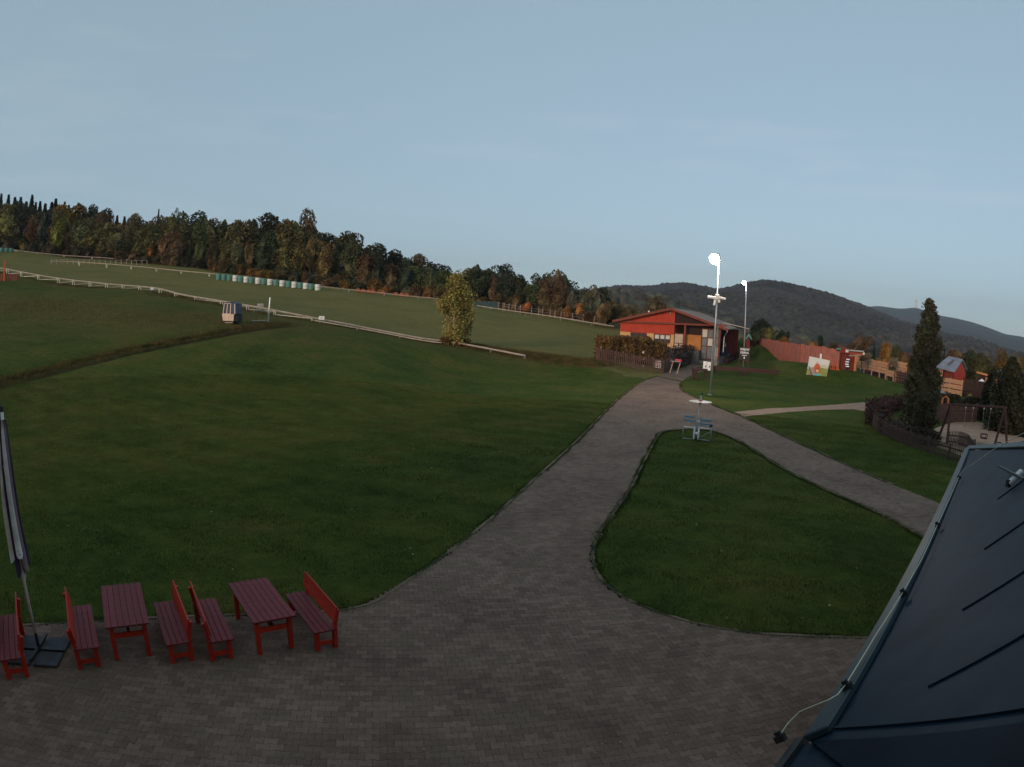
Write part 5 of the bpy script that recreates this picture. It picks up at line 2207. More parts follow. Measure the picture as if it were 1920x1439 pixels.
# cream front panel and window bars on the side facing the camera
mb = MB()
mb.prism([(-hw * .97, mid), (hw * .9, mid), (hw * .8, .22), (-hw * .82, .22)], 0, .05, lambda x, y, z: (x, -hw * (.87 if y > .3 else .80) - z, y))
mb.build('front_panel', M['cab_cream'], gon)
mb = MB()
for x in (-.85, -.25, .35):
    mb.bar((x * hw * .95, -hw * .88, mid), (x * hw * .85, -hw * .79, H2 * .93), .09, .05)
mb.bar((-hw * .76, -hw * .79, H2 * .93), (hw * .34, -hw * .79, H2 * .93), .09, .05)
mb.bar((-hw * .86, -hw * .88, mid + .03), (hw * .4, -hw * .88, mid + .03), .07, .05)
mb.build('window_bars', M['cab_cream'], gon)
MB().bar((hw * .93, -hw * .80, mid), (hw * .83, -hw * .72, H2 * .93), .05, .05).build('door_edge', M['steel'], gon)
MB().box((hw * 1.0, 0, mid * .55), (.06, hw * 1.2, mid * .7)).build('ski_rack', M['cab_dark'], gon)
for y_ in (-.7, .6):
    MB().bar((-hw * .6, hw * y_, .05), (hw * .6, hw * y_, .05), .10, .08).build('skid', M['rail_steel'], gon)
MB().box((-hw * 1.12, -hw * .2, .42), (.4, .5, .75)).build('step_box', M['brown_wood'], gon)

# old chairlift seat on a frame
g_ = G(488, 604)
s_ = math.hypot(g_[0], g_[1]) / 1200.
ch = thing('chairlift_seat', tuple(g_), math.atan2(g_[1], g_[0]) - math.pi / 2, 'old grey chairlift seat hung on a steel frame right of the cable car cabin', 'chair')
X = lambda px: (px - 488) * s_
Zp = lambda py: (603 - py) * s_
MB().tube([(X(502.5), 0, 0), (X(505.5), 0, Zp(558))], .09, 6).build('post', M['steel'], ch)
MB().bar((X(472), 0, .12), (X(501), 0, Zp(600)), .14, .12).build('foot_beam', M['rail_steel'], ch)
MB().tube([(X(503), 0, Zp(590)), (X(499), 0, Zp(583)), (X(489), 0, Zp(582))], .05, 6).build('arm', M['steel'], ch)
MB().box((X(484), 0, Zp(581)), (10 * s_, .5, .18), mat3=Matrix.Rotation(R(-12), 3, 'Y')).build('seat', M['chair_grey'], ch, bevel=.04)
MB().box((X(487.5), .15, Zp(573)), (12 * s_, .15, 7 * s_)).build('backrest', M['chair_grey'], ch, bevel=.04)
MB().tube([(X(480), -.2, Zp(581)), (X(476), -.2, Zp(582)), (X(475.5), -.2, Zp(585))], .04, 6).build('foot_bar', M['steel'], ch)


# ---------------------------------------------------------------- alpine coaster rails
def dense(pts, step):
    out = [Vector(pts[0])]
    for a, b in zip(pts[:-1], pts[1:]):
        a, b = Vector(a), Vector(b)
        n = max(1, int((b - a).length / step))
        for i in range(1, n + 1):
            out.append(a.lerp(b, i / n))
    return out


def catmull(P, k=6):
    P = [Vector(p) for p in P]
    out = []
    for i in range(len(P) - 1):
        p0, p1, p2, p3 = P[max(i - 1, 0)], P[i], P[i + 1], P[min(i + 2, len(P) - 1)]
        for j in range(k):
            t = j / k
            out.append(.5 * ((2 * p1) + (-p0 + p2) * t + (2 * p0 - 5 * p1 + 4 * p2 - p3) * t * t + (-p0 + 3 * p1 - 3 * p2 + p3) * t ** 3))
    out.append(P[-1])
    return out


def ride(name, label, pts, gauge, rt, leg_every, braces=True, tray=.0, legs=True, minh=.0):
    P = catmull(pts)
    o0 = P[0].copy()
    t = thing(name, tuple(o0), 0, label, 'ride track')
    L1, L2, mid_ = [], [], []
    for i, p in enumerate(P):
        d = (P[min(i + 1, len(P) - 1)] - P[max(i - 1, 0)])
        d.z = 0
        d.normalize()
        s = Vector((d.y, -d.x, 0))
        g = tz(p.x, p.y)
        z = max(p.z, g + minh)
        q = Vector((p.x, p.y, z)) - o0
        L1.append(q + s * gauge / 2)
        L2.append(q - s * gauge / 2)
        mid_.append(q)
    MB().tube(L1, rt, 6).build('rail', M['rail_steel'], t, smooth=True)
    MB().tube(L2, rt, 6).build('rail', M['rail_steel'], t, smooth=True)
    if tray:
        mb = MB()
        for a, b in zip(mid_[:-1], mid_[1:]):
            mb.bar(a - Vector((0, 0, rt * 1.6)), b - Vector((0, 0, rt * 1.6)), tray, .04)
        mb.build('tray', M['rail_steel'], t)
    acc = 0
    mb = MB()
    lm = MB()
    bm_ = MB()
    last = None
    for i in range(1, len(P)):
        acc += (P[i] - P[i - 1]).length
        mb.bar(L1[i], L2[i], .06, .05)
        if acc > leg_every and legs:
            acc = 0
            g = tz(P[i].x, P[i].y) - o0.z
            if mid_[i].z - g > .15:
                for q in (L1[i], L2[i]):
                    lm.bar((q.x, q.y, g - .1), q, .05, .05)
                if last is not None and braces and mid_[i].z - g > .5:
                    bm_.bar((L2[last].x, L2[last].y, tz(P[last].x, P[last].y) - o0.z + .1), L2[i] - Vector((0, 0, .15)), .045, .045)
                last = i
    tag(mb.build('cross_ties', M['rail_steel'], t), kind='stuff')
    if lm.v:
        tag(lm.build('support_legs', M['steel'], t), kind='stuff')
    if bm_.v:
        tag(bm_.build('braces', M['steel'], t), kind='stuff')
    return t


ride('coaster_track', 'raised steel coaster rail running down across the meadow behind the cabin to the birch', track1_pts, .42, .055, 4.0, True, .22, True, .35)
T1b = [(590, 599, 77.5), (640, 610, 76), (700, 622, 75.2), (760, 634, 74.5), (828, 643.5, 73.6)]
ride('side_rail', 'second lower rail beside the coaster track left of the birch', [at(x, y + 3, d - .9) for x, y, d in T1b], .3, .06, 5.0, False, 0, True, .2)
ride('upper_coaster_track', 'thin pale rail line along the upper meadow in front of the wood',
     [at(*p) for p in [(96, 490, 172), (140, 491, 169), (200, 495, 163), (270, 501, 158), (340, 508, 152), (405, 514, 147), (500, 524, 143.5), (600, 537, 141), (680, 545.5, 140), (760, 554.5, 139.5), (830, 561.5, 139), (900, 574, 137), (960, 583, 135), (1040, 594, 131), (1100, 604, 128), (1152, 612, 125)]],
     .42, .07, 7, False, .22, True, .3)
ride('top_coaster_track', 'topmost faint rail at the left below the dark trees',
     [at(*p) for p in [(-60, 462, 232), (0, 466, 226), (60, 473, 216), (120, 479, 210), (200, 484, 200), (276, 490, 190)]], .42, .07, 9, False, .22, True, .3)
# hand rail of the turn at upper left
mb = MB()
r0, r1 = at(96, 487, 172), at(276, 489, 178)
orr = Vector(r0)
rail_t = thing('guard_rail', tuple(orr), 0, 'long low guard rail with many small posts on the upper left slope', 'railing')
mb.bar((0, 0, 0), Vector(r1) - orr, .07, .07)
mb.build('rail', M['rail_steel'], rail_t)
for i in range(19):
    p = Vector(r0).lerp(Vector(r1), i / 18) - orr
    g = tz(p.x + orr.x, p.y + orr.y) - orr.z
    MB().bar((p.x, p.y, g - .1), (p.x, p.y, max(p.z, g + .6)), .09, .09).build('post', M['rail_steel'], rail_t)
# plates on the track
for px, py, d, w, lb in ((285, 541.5, 94.5, 6, 'small white plate on the coaster rail above the dry grass'), (603, 596.5, 76.0, 10.5, 'white notice plate with a dark symbol on the coaster rail right of the chair seat')):
    p = at(px, py, d)
    t = thing('notice_plate', tuple(p), math.atan2(p[1], p[0]) - math.pi / 2, lb, 'sign')
    ww = w * d / 1200
    MB().box((0, 0, 0), (ww, .04, ww * .62)).build('panel', M['white_print'], t)
    g = tz(p[0], p[1]) - p[2]
    MB().bar((-ww * .3, .03, g), (-ww * .3, .03, .1), .05, .05).build('post', M['steel'], t)
    if w > 8:
        MB().tube([(-.1, -.03, -.04), (0, -.03, .05), (.1, -.03, -.04)], .03, 5).build('symbol', M['black_board'], t)

# drums in a row
DR = [(410, 'g'), (420, 'g'), (430, 'g'), (441, 'w'), (451, 'g'), (461.5, 'w'), (471.5, 'g'), (483.5, 'w'), (494.5, 'g'), (506, 'w'), (517.5, 'g'), (529, 'w'), (541, 'g'), (551.5, 'w'), (563, 'g'), (573, 'w'), (583.5, 'g'), (595.5, 'w')]
ords = ['first', 'second', 'third', 'fourth', 'fifth', 'sixth', 'seventh', 'eighth', 'ninth', 'tenth', 'eleventh', 'twelfth', 'thirteenth', 'fourteenth', 'fifteenth', 'sixteenth', 'seventeenth', 'eighteenth']
prof = [(.54, 0), (.58, .06), (.60, .55), (.60, .62), (.58, .66), (.60, .70), (.58, 1.22), (.50, 1.30)]
DM = {}
for k, m_ in (('g', 'green_wrap'), ('w', 'white_plastic')):
    me = MB().lathe(prof, n=14).mesh('wrap')
    me.materials.append(M[m_])
    DM[k] = me
bandm = {}
for k, m_ in (('g', 'teal'), ('w', 'umb_mid')):
    me = MB().lathe([(.61, .56), (.62, .60), (.61, .64)], n=14).mesh('band')
    me.materials.append(M['green_wrap' if k == 'g' else 'chair_grey'])
    bandm[k] = me
for i, (px, k) in enumerate(DR):
    py = np.interp(px, [405, 451, 484, 529, 595], [521.5, 526, 530.5, 535, 542])
    d = np.interp(px, [405, 600], [141, 135])
    p = gz(px, d)
    zt = at(px, py - 11.5, d)[2]
    z_ = max(zt - 1.25, tz(p[0], p[1]) - .05)
    p = at(px, py, d)
    t = thing('wrapped_drum', (p[0], p[1], tz(p[0], p[1])), rnd.uniform(0, 6), f'{"green" if k == "g" else "white"} wrapped drum, {ords[i]} from the left in the row along the upper track', 'drum', 'green and white drums along the upper track')
    put(DM[k], 'wrap', t, (0, 0, 0))
    put(bandm[k], 'band', t, (0, 0, 0))
for i, px in enumerate((3, 12, 21)):
    p = at(px, 467, 218)
    t = thing('wrapped_drum', (p[0], p[1], tz(p[0], p[1])), 0, f'teal wrapped drum at the far left edge, {ords[i]} of three on the top slope', 'drum', 'teal drums at the left edge')
    put(DM['g'], 'wrap', t, (0, 0, 0)).scale = (1.25, 1.25, 1.0)
# pinkish piles
for i, (px, py) in enumerate([(669, 541), (679, 542.5), (689, 545), (697, 546), (715, 548), (740, 551.5), (751, 553), (761, 554)]):
    d = 143
    p = gz(px, d)
    t = thing('plank_pile', (p[0], p[1], p[2]), math.atan2(p[1], p[0]) - math.pi / 2, f'low reddish pile of boards below the wood, {ords[i]} from the left', 'pile', 'reddish piles below the wood')
    for q in range(3):
        MB().box((0, 0, .12 + q * .26), (1.0 - q * .12, .8, .22)).build('board', M['orange_net'], t)

# orange post and net at left edge
p = at(8, 514, 118)
g = tz(p[0], p[1])
on = thing('orange_barrier', (p[0], p[1], g), math.atan2(p[1], p[0]) - math.pi / 2, 'orange marker post and net on the coaster rail at the left edge', 'barrier')
s_ = 118 / 1200.
MB().bar((0, 0, 0), (0, 0, at(8, 488, 118)[2] - g), .28, .28).build('post', M['orange_paint'], on)
mb = MB()
for i in range(9):
    x0 = -10 * s_ + i * 4 * s_
    mb.bar((x0, .1, .1), (x0 + .1, .1, 1.3 - .02 * i), .30, .04)
mb.build('net', M['orange_net'], on)

# post row below the wood
FP = [(935, 567, 582), (942.5, 568, 583), (945, 568, 583.5), (954, 569, 585), (966, 570, 587), (975, 572, 588.5), (996, 575, 592), (1009.5, 577, 593.5), (1017, 579, 594.5), (1031, 580, 596), (1040, 582, 597), (1051.5, 584, 599.5), (1073, 587, 602), (1093, 590, 604.5), (1108.5, 592, 606), (1113.5, 593, 608), (1132.5, 595, 611), (1135, 595.5, 611.5)]
first = None
pf = None
for px, yt, yb in FP:
    g_ = G(px, yb + 1)
    d = math.hypot(g_[0], g_[1])
    if pf is None:
        pf = thing('post_fence', tuple(g_), 0, 'row of pale wooden posts below the wood left of the lodge', 'fence')
        org = Vector(g_)
    h = at(px, yt, d)[2] - g_[2]
    q = Vector(g_) - org
    MB().bar(q - Vector((0, 0, .2)), q + Vector((0, 0, h)), .12, .12).build('post', M['post_wood'], pf)
pts = [Vector(G(px, yb + 1)) - org for px, yt, yb in FP]
mb = MB()
for a, b in zip(pts[:-1], pts[1:]):
    for z in (.5, 1.1, 1.6):
        mb.bar(a + Vector((0, 0, z)), b + Vector((0, 0, z)), .02, .02)
mb.build('wires', M['steel'], pf)
# bluish windbreak at the right end of the dense wood
p = at(910, 582, 137)
wb = thing('windbreak_net', (p[0], p[1], tz(p[0], p[1])), math.atan2(p[1], p[0]) - math.pi / 2, 'dim teal net stretched at the wood edge left of the post row', 'net')
s_ = 137 / 1200.
for i in range(6):
    MB().bar(((-22 + i * 9) * s_, 0, 0), ((-22 + i * 9) * s_, 0, 14 * s_), .08, .08).build('post', M['steel'], wb)
m_net = mat('teal_net', (.045, .095, .10), .9, alpha=.55)
mb = MB()
for i in range(5):
    mb.bar(((-22 + i * 9) * s_, -.06, 8 * s_), ((-13 + i * 9) * s_, -.06, 8 * s_), .02, 11 * s_)
mb.build('net', m_net, wb)


# ================================================================ around the lodge
def picket_fence(name, label, pts, h, spacing, pw, m, rail_h=(.25, .78), post_every=2.2, cat='fence', arch=0.0, group=None, hs=None):
    P = [Vector((p[0], p[1], tz(p[0], p[1]))) for p in pts]
    o0 = P[0].copy()
    t = thing(name, tuple(o0), 0, label, cat, group)
    mb = MB()
    rails = [MB() for _ in rail_h]
    total = sum((b - a).length for a, b in zip(P[:-1], P[1:]))
    run = 0
    nextpost = 0
    for a, b in zip(P[:-1], P[1:]):
        L = (b - a).length
        d = (b - a).normalized()
        an = math.atan2(d.y, d.x)
        n = max(1, int(L / spacing))
        for i in range(n):
            s = (i + .5) / n * L
            p = a + d * s - o0
            k = h * (1 if hs is None else np.interp((run + s) / total, hs[0], hs[1]))
            hh = k * (1 + arch * math.sin((run + s) / 2.2 * math.pi)) + rnd.uniform(-.015, .015)
            mb.box((p.x, p.y, p.z + hh / 2 + .04), (pw, .025, hh), rot=an)
        k = h if hs is None else h * np.interp((run + L / 2) / total, hs[0], hs[1])
        for rb_, z in zip(rails, rail_h):
            nrm = Vector((-d.y, d.x, 0)) * .035
            rb_.bar(a - o0 + nrm + Vector((0, 0, z * k)), b - o0 + nrm + Vector((0, 0, z * k)), .05, .08)
        q = 0
        while nextpost <= run + L + 1e-6:
            s = nextpost - run
            p = a + d * s - o0 + Vector((-d.y, d.x, 0)) * .10
            MB().bar(p, p + Vector((0, 0, k * 1.04)), .11, .11).build('post', m, t)
            nextpost += post_every
        run += L
    tag(mb.build('pickets', m, t), kind='stuff')
    for rb_ in rails:
        rb_.build('rail', M['brown_wood'], t)
    return t


fa, fb, fc = flat(1117, 692), flat(1180, 697), flat(1241, 701)
fh = at(1200, 672.5, math.hypot(*flat(1200, 699)[:2]))[2]
picket_fence('picket_fence', 'dark brown picket fence in front of the tall hedge, facing the lawn', [fa, fb, fc], fh, .21, .10, M['picket'])
fd1, fd2, fd3 = flat(1244, 701), flat(1290, 684.5), flat(1336, 664)
picket_fence('picket_fence', 'dark brown picket fence running along the path up to the lodge porch', [fd1, fd2, fd3], fh * .95, .21, .10, M['picket'])
# shrubs on top of / behind the fence by the path
hedge([flat(1252, 694)[:2], flat(1292, 680)[:2], flat(1330, 663)[:2]], fh * 1.45, 1.5, (.040, .026, .024), 'porch_shrubs', 'low dark shrubs behind the fence beside the lodge porch', 5000, (.06, .12), 14, cat='shrubs')


def panel_sign(px, py, w, h, d, name, label, m=None, cat='sign', legs=True, tilt=0.0, lift=0.0, yaw=0.0):
    p = at(px, py, d)
    g = tz(p[0], p[1])
    t = thing(name, (p[0], p[1], g), math.atan2(p[1], p[0]) - math.pi / 2 + yaw, label, cat)
    s_ = d / 1200.
    W_, H_ = w * s_, h * s_
    zc = p[2] - g
    MB().box((0, 0, zc), (W_, .05, H_), mat3=Matrix.Rotation(tilt, 3, 'Y')).build('panel', m or M['white_print'], t)
    if legs:
        for sx in (-.38, .38):
            MB().bar((sx * W_, .06, 0), (sx * W_, .06, zc + H_ * .3), .08, .06).build('post', M['brown_wood'], t)
    return t, W_, H_, zc


# notice on the fence corner
df = math.hypot(*flat(1236, 700)[:2]) - .35
t, W_, H_, zc = panel_sign(1233.5, 683.5, 10.5, 13.5, df, 'fence_notice', 'white notice with a round mark on the corner of the brown picket fence')
MB().tube([(W_ * .28 * math.cos(a), -.045, zc + .12 + W_ * .28 * math.sin(a)) for a in np.linspace(0, 6.28, 13)], .025, 4).build('round_mark', M['pink_red'], t)
MB().box((0, -.035, zc - H_ * .33), (W_ * .6, .01, .10)).box((0, -.035, zc - H_ * .2), (W_ * .5, .01, .05)).build('printed_lines', M['umb_mid'], t)
MB().box((0, -.035, zc + .12), (W_ * .26, .01, W_ * .14)).build('symbol', M['black_board'], t)
# three small tags hanging in front of the hedge
for px, py, lb in ((1206, 661, 'upper of three small pale tags hanging in front of the tall hedge'), (1205.5, 674, 'middle of three small pale tags in front of the tall hedge'), (1205, 687, 'lowest of three small pale tags, low on the picket fence')):
    p = at(px, py, df - .1)
    t = thing('hanging_tag', tuple(p), math.atan2(p[1], p[0]) - math.pi / 2, lb, 'tag', 'small tags at the tall hedge')
    MB().box((0, 0, 0), (.22, .03, .26), mat3=Matrix.Rotation(.4, 3, 'Y')).build('plate', M['chair_grey'], t)
    MB().bar((0, 0, .12), (0, 0, .45), .015, .015).build('string', M['dark_metal'], t)
# trestle table with red top by the porch fence
p = at(1266, 691, 74)
tt = thing('trestle_table', (p[0], p[1], 0), R(-40), 'pale folding trestle with a red top standing at the fence by the path', 'table')
for sx in (-.35, .42):
    MB().tube([(sx - .15, -.1, 0), (sx, -.05, .7), (sx + .1, 0, 1.15)], .04, 6).build('leg', M['panel_cream'], tt)
tt.scale = (1.2, 1.2, 1.25)
MB().box((.05, 0, 1.12), (1.0, .4, .05)).build('top', M['chair_grey'], tt)
MB().box((.35, -.1, 1.26), (.6, .3, .18)).build('red_box', M['pink_red'], tt)
# low cafe furniture heaps seen above the fence
for i, (px, py, lb) in enumerate(((1283, 662, 'dark furled cover on cafe furniture at the porch step, nearest the door'), (1340, 648, 'pale folded cafe chair by the last porch post'))):
    d = 83 + i * 3
    p = at(px, py + 12, d)
    t = thing('cafe_chairs', (p[0], p[1], 0), R(20 * i), lb, 'chairs')
    zt = at(px, py, d)[2]
    mm = M['dark_metal'] if i == 0 else M['chair_grey']
    for sx in (-.25, .25):
        MB().bar((sx, -.2, 0), (sx, -.25, zt * .55), .05, .05).build('leg', mm, t)
        MB().bar((sx, .2, 0), (sx, .28, zt), .05, .05).build('leg', mm, t)
    MB().box((0, 0, zt * .55), (.55, .5, .06)).build('seat', mm, t)
    MB().box((0, .27, zt * .85), (.55, .05, zt * .25)).build('backrest', mm, t)

# black menu board with white writing
dm = 86.0
p = at(1395, 676, dm)
gm = max(p[2], tz(p[0], p[1]))
mbd = thing('menu_board', (p[0], p[1], 0), math.atan2(p[1], p[0]) - math.pi / 2, 'black board with white lettering and arrow beside the path at the second mast', 'sign')
s_ = dm / 1200.
zb, zt = at(1395, 676, dm)[2], at(1395, 651.5, dm)[2]
MB().box((0, 0, (zb + zt) / 2), (17 * s_, .08, zt - zb)).build('board', M['black_board'], mbd)
for sx in (-9.2, 9.2):
    MB().bar((sx * s_, 0, 0), (sx * s_, 0, zt + .15), .14, .12).build('post', M['brown_wood'], mbd)
H_ = zt - zb
text_mesh('BOBOVÁ', 5.0 * s_, 'lettering', M['white_print'], mbd, (0, -.05, zt - H_ * .17), (R(90), 0, 0)).scale = (.9, 1.1, 1)
text_mesh('DRÁHA', 5.0 * s_, 'lettering', M['white_print'], mbd, (0, -.05, zt - H_ * .42), (R(90), 0, 0)).scale = (.9, 1.1, 1)
MB().box((0, -.05, zt - H_ * .62), (9 * s_, .01, 1.1 * s_)).build('printed_line', M['white_print'], mbd)
mb = MB()
mb.box((0, -.05, zt - H_ * .77), (1.6 * s_, .01, 2.6 * s_))
mb.prism([(-2 * s_, 0), (2 * s_, 0), (0, -2.4 * s_)], 0, .01, lambda x, y, z: (x, -.055 + z, zt - H_ * .80 + y))
mb.build('arrow', M['white_print'], mbd)
# pair of white boards by the first mast
dw = 78.0
p = at(1325, 686, dw)
wbd = thing('double_notice', (p[0], p[1], 0), math.atan2(p[1], p[0]) - math.pi / 2, 'pair of upright white boards with small violet drawings left of the tall mast', 'sign')
s_ = dw / 1200.
zb, zt = at(1325, 694, dw)[2], at(1325, 678, dw)[2]
for sx, w in ((-3.4, 6.4), (4.0, 7.2)):
    pn = MB().box((sx * s_, 0, (zb + zt) / 2 - (.05 if sx > 0 else 0)), (w * s_, .05, zt - zb)).build('board', M['white_print'], wbd)
    MB().tube([((sx + .5) * s_, -.035, (zb + zt) / 2 - .1), ((sx + 1.8) * s_, -.035, (zb + zt) / 2 + .02), ((sx + 1.2) * s_, -.035, (zb + zt) / 2 - .22)], .05, 5).build('drawing', M['umb_dark'], wbd)
    MB().bar((sx * s_, .06, 0), (sx * s_, .06, zt - .1), .09, .06).build('post', M['brown_wood'], wbd)

# rustic slab bench and long beam on posts
rb0, rb1 = at(1338, 689, 80), at(1460, 697, 79)
bf = thing('beam_rail', (rb0[0], rb0[1], 0), 0, 'long heavy brown beam on low posts lying across the lawn behind the mast', 'rail')
o_ = Vector((rb0[0], rb0[1], 0))
a_, b_ = Vector(rb0) - o_, Vector(rb1) - o_
a_.z, b_.z = at(1338, 690, 80)[2], at(1460, 698, 79)[2]
MB().bar(a_, b_, .25, .48).build('beam', M['brown_wood'], bf)
for t_ in (.03, .47, .51, .985):
    q = a_.lerp(b_, t_)
    MB().bar((q.x, q.y, 0), (q.x, q.y, q.z - .2), .22, .22).build('post', M['brown_wood'], bf)
sb = flat(1308, 712)
sbt = thing('slab_table', (sb[0], sb[1], 0), R(-4), 'small brown timber table with slanting legs at the bend of the path', 'table')
s_ = math.hypot(sb[0], sb[1]) / 1200.
zt = at(1308, 693, math.hypot(sb[0], sb[1]))[2]
MB().box((.15, 0, zt), (28 * s_, .9, .20)).build('top', M['brown_wood'], sbt)
for x0, x1 in ((-.1, -.75), (-.5, .15)):
    MB().bar((x1, -.3, 0), (x0, -.3, zt - .1), .16, .14).build('leg', M['brown_wood'], sbt)
MB().bar((.75, .2, 0), (.75, .2, zt - .1), .18, .18).build('leg', M['brown_wood'], sbt)
MB().bar((-.35, .3, 0), (-.5, .3, zt - .1), .16, .14).build('leg', M['brown_wood'], sbt)

# half barrels along the path end
for i, (px, py) in enumerate(((1361, 683), (1366, 680.5), (1371, 678), (1377, 675), (1382, 672.5))):
    g_ = flat(px, py)
    k = 1.0
    t = thing('half_barrel', (g_[0], g_[1], 0), 0, f'dark half barrel planter at the path end, {ords[i]} from the camera', 'planter', 'half barrels beside the path end')
    MB().lathe([(.30, 0), (.38, .35), (.40, .5), (.38, .75), (.33, .76), (.30, .68)], n=12).build('tub', M['dark_inside'], t)
    MB().lathe([(.395, .2), (.40, .24), (.395, .28)], n=12).build('hoop', M['brown_wood'], t)
    tree(g_[0], g_[1], .5, .6, 'bush', (.04, .04, .02), 'small dark plant growing in a half barrel', 'plant', 'plants in the half barrels', z=.7)
# blue cover and red white marker post by the porch
p = flat(1355, 673)
t = thing('covered_bench_swing', (p[0], p[1], 0), R(10), 'garden swing under a dark blue cover at the far end of the porch', 'garden swing')
zt = at(1355, 650, math.hypot(p[0], p[1]))[2]
MB().prism([(-.65, -.5), (.65, -.5), (.65, .5), (-.65, .5)], .25, zt * .8).prism([(-.5, -.3), (.5, -.3), (.5, .3), (-.5, .3)], zt * .8 + .004, zt).build('cover', M['blue_cover'], t, bevel=.05)
for sx in (-.75, .75):
    MB().bar((sx, -.55, 0), (sx, 0, zt), .06, .06).build('leg', M['blue_cover'], t)
p = flat(1358.5, 668)
d_ = math.hypot(p[0], p[1])
t = thing('marker_pillar', (p[0], p[1], 0), 0, 'slim pillar, white above and red below, at the porch corner', 'pillar')
MB().tube([(0, 0, 0), (0, 0, at(1358, 657, d_)[2])], .16, 8).build('base', M['pink_red'], t)
MB().tube([(0, 0, at(1358, 657, d_)[2] + .002), (0, 0, at(1358, 643, d_)[2])], .15, 8, .08).build('cap', M['white_print'], t)
# teal roofed hut past the wing
d_ = 108
p = gz(1406, d_)
t = thing('ticket_kiosk', (p[0], p[1], p[2]), R(-18), 'small dark kiosk with teal roof behind the second mast', 'kiosk')
s_ = d_ / 1200.
zt = at(1406, 634, d_)[2] - p[2]
MB().box((-.1, 0, zt * .45), (7 * s_, 1.2, zt * .9)).build('wall', M['wall_red_plank'], t)
MB().bar((-5.5 * s_, 0, zt * .93), (0, 0, zt * 1.15), 1.5, .08, up=(0, 0, 1)).bar((0, 0, zt * 1.15), (5.5 * s_, 0, zt * .93), 1.5, .08).build('roof', M['teal'], t)

# ---------------------------------------------------------------- floodlight masts
def mast_at(px, pyb, d, pyt, pxt, label, glow, size, extra=False, headdx=-.55):
    b_ = at(px, pyb, d)
    g = tz(b_[0], b_[1])
    tp = at(pxt, pyt, d)
    t = thing('floodlight_mast', (b_[0], b_[1], g), 0, label, 'lamp mast', 'floodlight masts')
    v = Vector(tp) - Vector((b_[0], b_[1], g))
    MB().tube([(0, 0, 0), v * .5, v], .11, 10, .055).build('pole', M['steel'], t, smooth=True)
    MB().lathe([(.22, 0), (.22, .04), (.15, .06)], n=10).build('base_plate', M['steel'], t)
    yaw = math.atan2(b_[1], b_[0]) - math.pi / 2
    hd_ = bpy.data.objects.new('lamp_head', None)
    m3 = Matrix.Rotation(yaw + R(-28), 3, 'Z') @ Matrix.Rotation(R(30), 3, 'X')
    c = v + m3 @ Vector((headdx, -.12, .05))
    hb = MB().box(c + m3 @ Vector((0, .14, 0)), (size * .8, .16, size * .8), mat3=m3).build('lamp_head', M['dark_metal'], t, bevel=.02)
    mbx = MB()
    rot_ = m3 @ Matrix.Rotation(R(90), 3, 'X')
    k0 = len(mbx.v)
    mbx.lathe([(size * .3, -.10), (size * .42, .0), (size * .44, .12), (size * .34, .28), (size * .15, .38)], n=20)
    mbx.v[k0:] = [tuple(c + rot_ @ Vector(q)) for q in mbx.v[k0:]]
    mbx.build('lamp_glass', glow, hb)
    MB().bar(v - Vector((0, 0, .1)), c + m3 @ Vector((0, .14, 0)), .06, .06).build('arm', M['steel'], t)
    return t, v, yaw


t, v, yaw = mast_at(1331.3, 741, math.hypot(*flat(1331.3, 741)[:2]), 486, 1348.3, 'nearer and taller floodlight mast with glaring lamp and white loudspeakers half way up', M['lamp_glow'], 1.05, headdx=-.34)
L_ = v.length
sp_z = (at(1344, 560, 55.7)[2]) / v.z
m3 = Matrix.Rotation(yaw, 3, 'Z')
c = v * sp_z
for dx, dz, sx, sz, rt in ((-.62, .05, .75, .22, 4), (.52, .05, .75, .20, 8)):
    MB().box(c + m3 @ Vector((dx * .75, -.22, dz)), (sx, .26, sz), mat3=m3 @ Matrix.Rotation(R(rt), 3, 'Y')).build('loudspeaker', M['white_plastic'], t, bevel=.03)
MB().box(c + m3 @ Vector((0.02, -.24, .12)), (.34, .3, .42), mat3=m3).build('junction_box', M['white_plastic'], t, bevel=.03)
MB().tube([c + m3 @ Vector((-.15, -.25, -.15)), c + m3 @ Vector((-.22, -.35, -.62))], .13, 8, .10).build('camera_dome', M['white_plastic'], t)
MB().box(c + m3 @ Vector((.18, -.25, -.22)), (.2, .2, .25), mat3=m3).build('camera', M['white_plastic'], t)
mast_at(1394.2, 679, 92, 530, 1399.5, 'farther floodlight mast rising behind the black menu board', M['lamp_glow_violet'], .62, headdx=-.26)

# ---------------------------------------------------------------- show piece: twin chairs on a post with a disc
b_ = flat(1303, 824)
dS = math.hypot(b_[0], b_[1])
yw = math.atan2(b_[1], b_[0]) - math.pi / 2
scu = thing('twin_lift_chairs', (b_[0], b_[1], .0), yw, 'pair of old lift chairs with blue slats beside a post under a small disc', 'chairs')
s_ = dS / 1200.
Zs = lambda py: at(1303, py, dS)[2]
Xs = lambda px: (px - 1303) * s_
MB().tube([(0, 0, 0), (Xs(1304.5), 0, Zs(792)), (Xs(1307.5), 0, Zs(741))], .045, 8).build('post', M['steel'], scu, smooth=True)
MB().box((Xs(1306), -.05, Zs(797)), (8 * s_, .16, 16 * s_)).build('hinge_block', M['steel'], scu, bevel=.02)
dz = Zs(752.5)
mb = MB()
mb.lathe([(.01, -.055), (.62, -.004), (.62, .004), (.01, .06)], (Xs(1307), 0, dz), 24)
mb.build('disc', M['cab_cream'], scu)
MB().lathe([(.12, -.10), (.14, 0), (.12, .10)], (Xs(1307), 0, dz), 12).build('disc_hub', M['pink_red'], scu)
mb = MB()
for k in range(6):
    a = k * math.pi / 3 + .3
    mb.bar((Xs(1307) + .13 * math.cos(a), .13 * math.sin(a), dz - .05), (Xs(1307) + .60 * math.cos(a), .60 * math.sin(a), dz - .012), .09, .012)
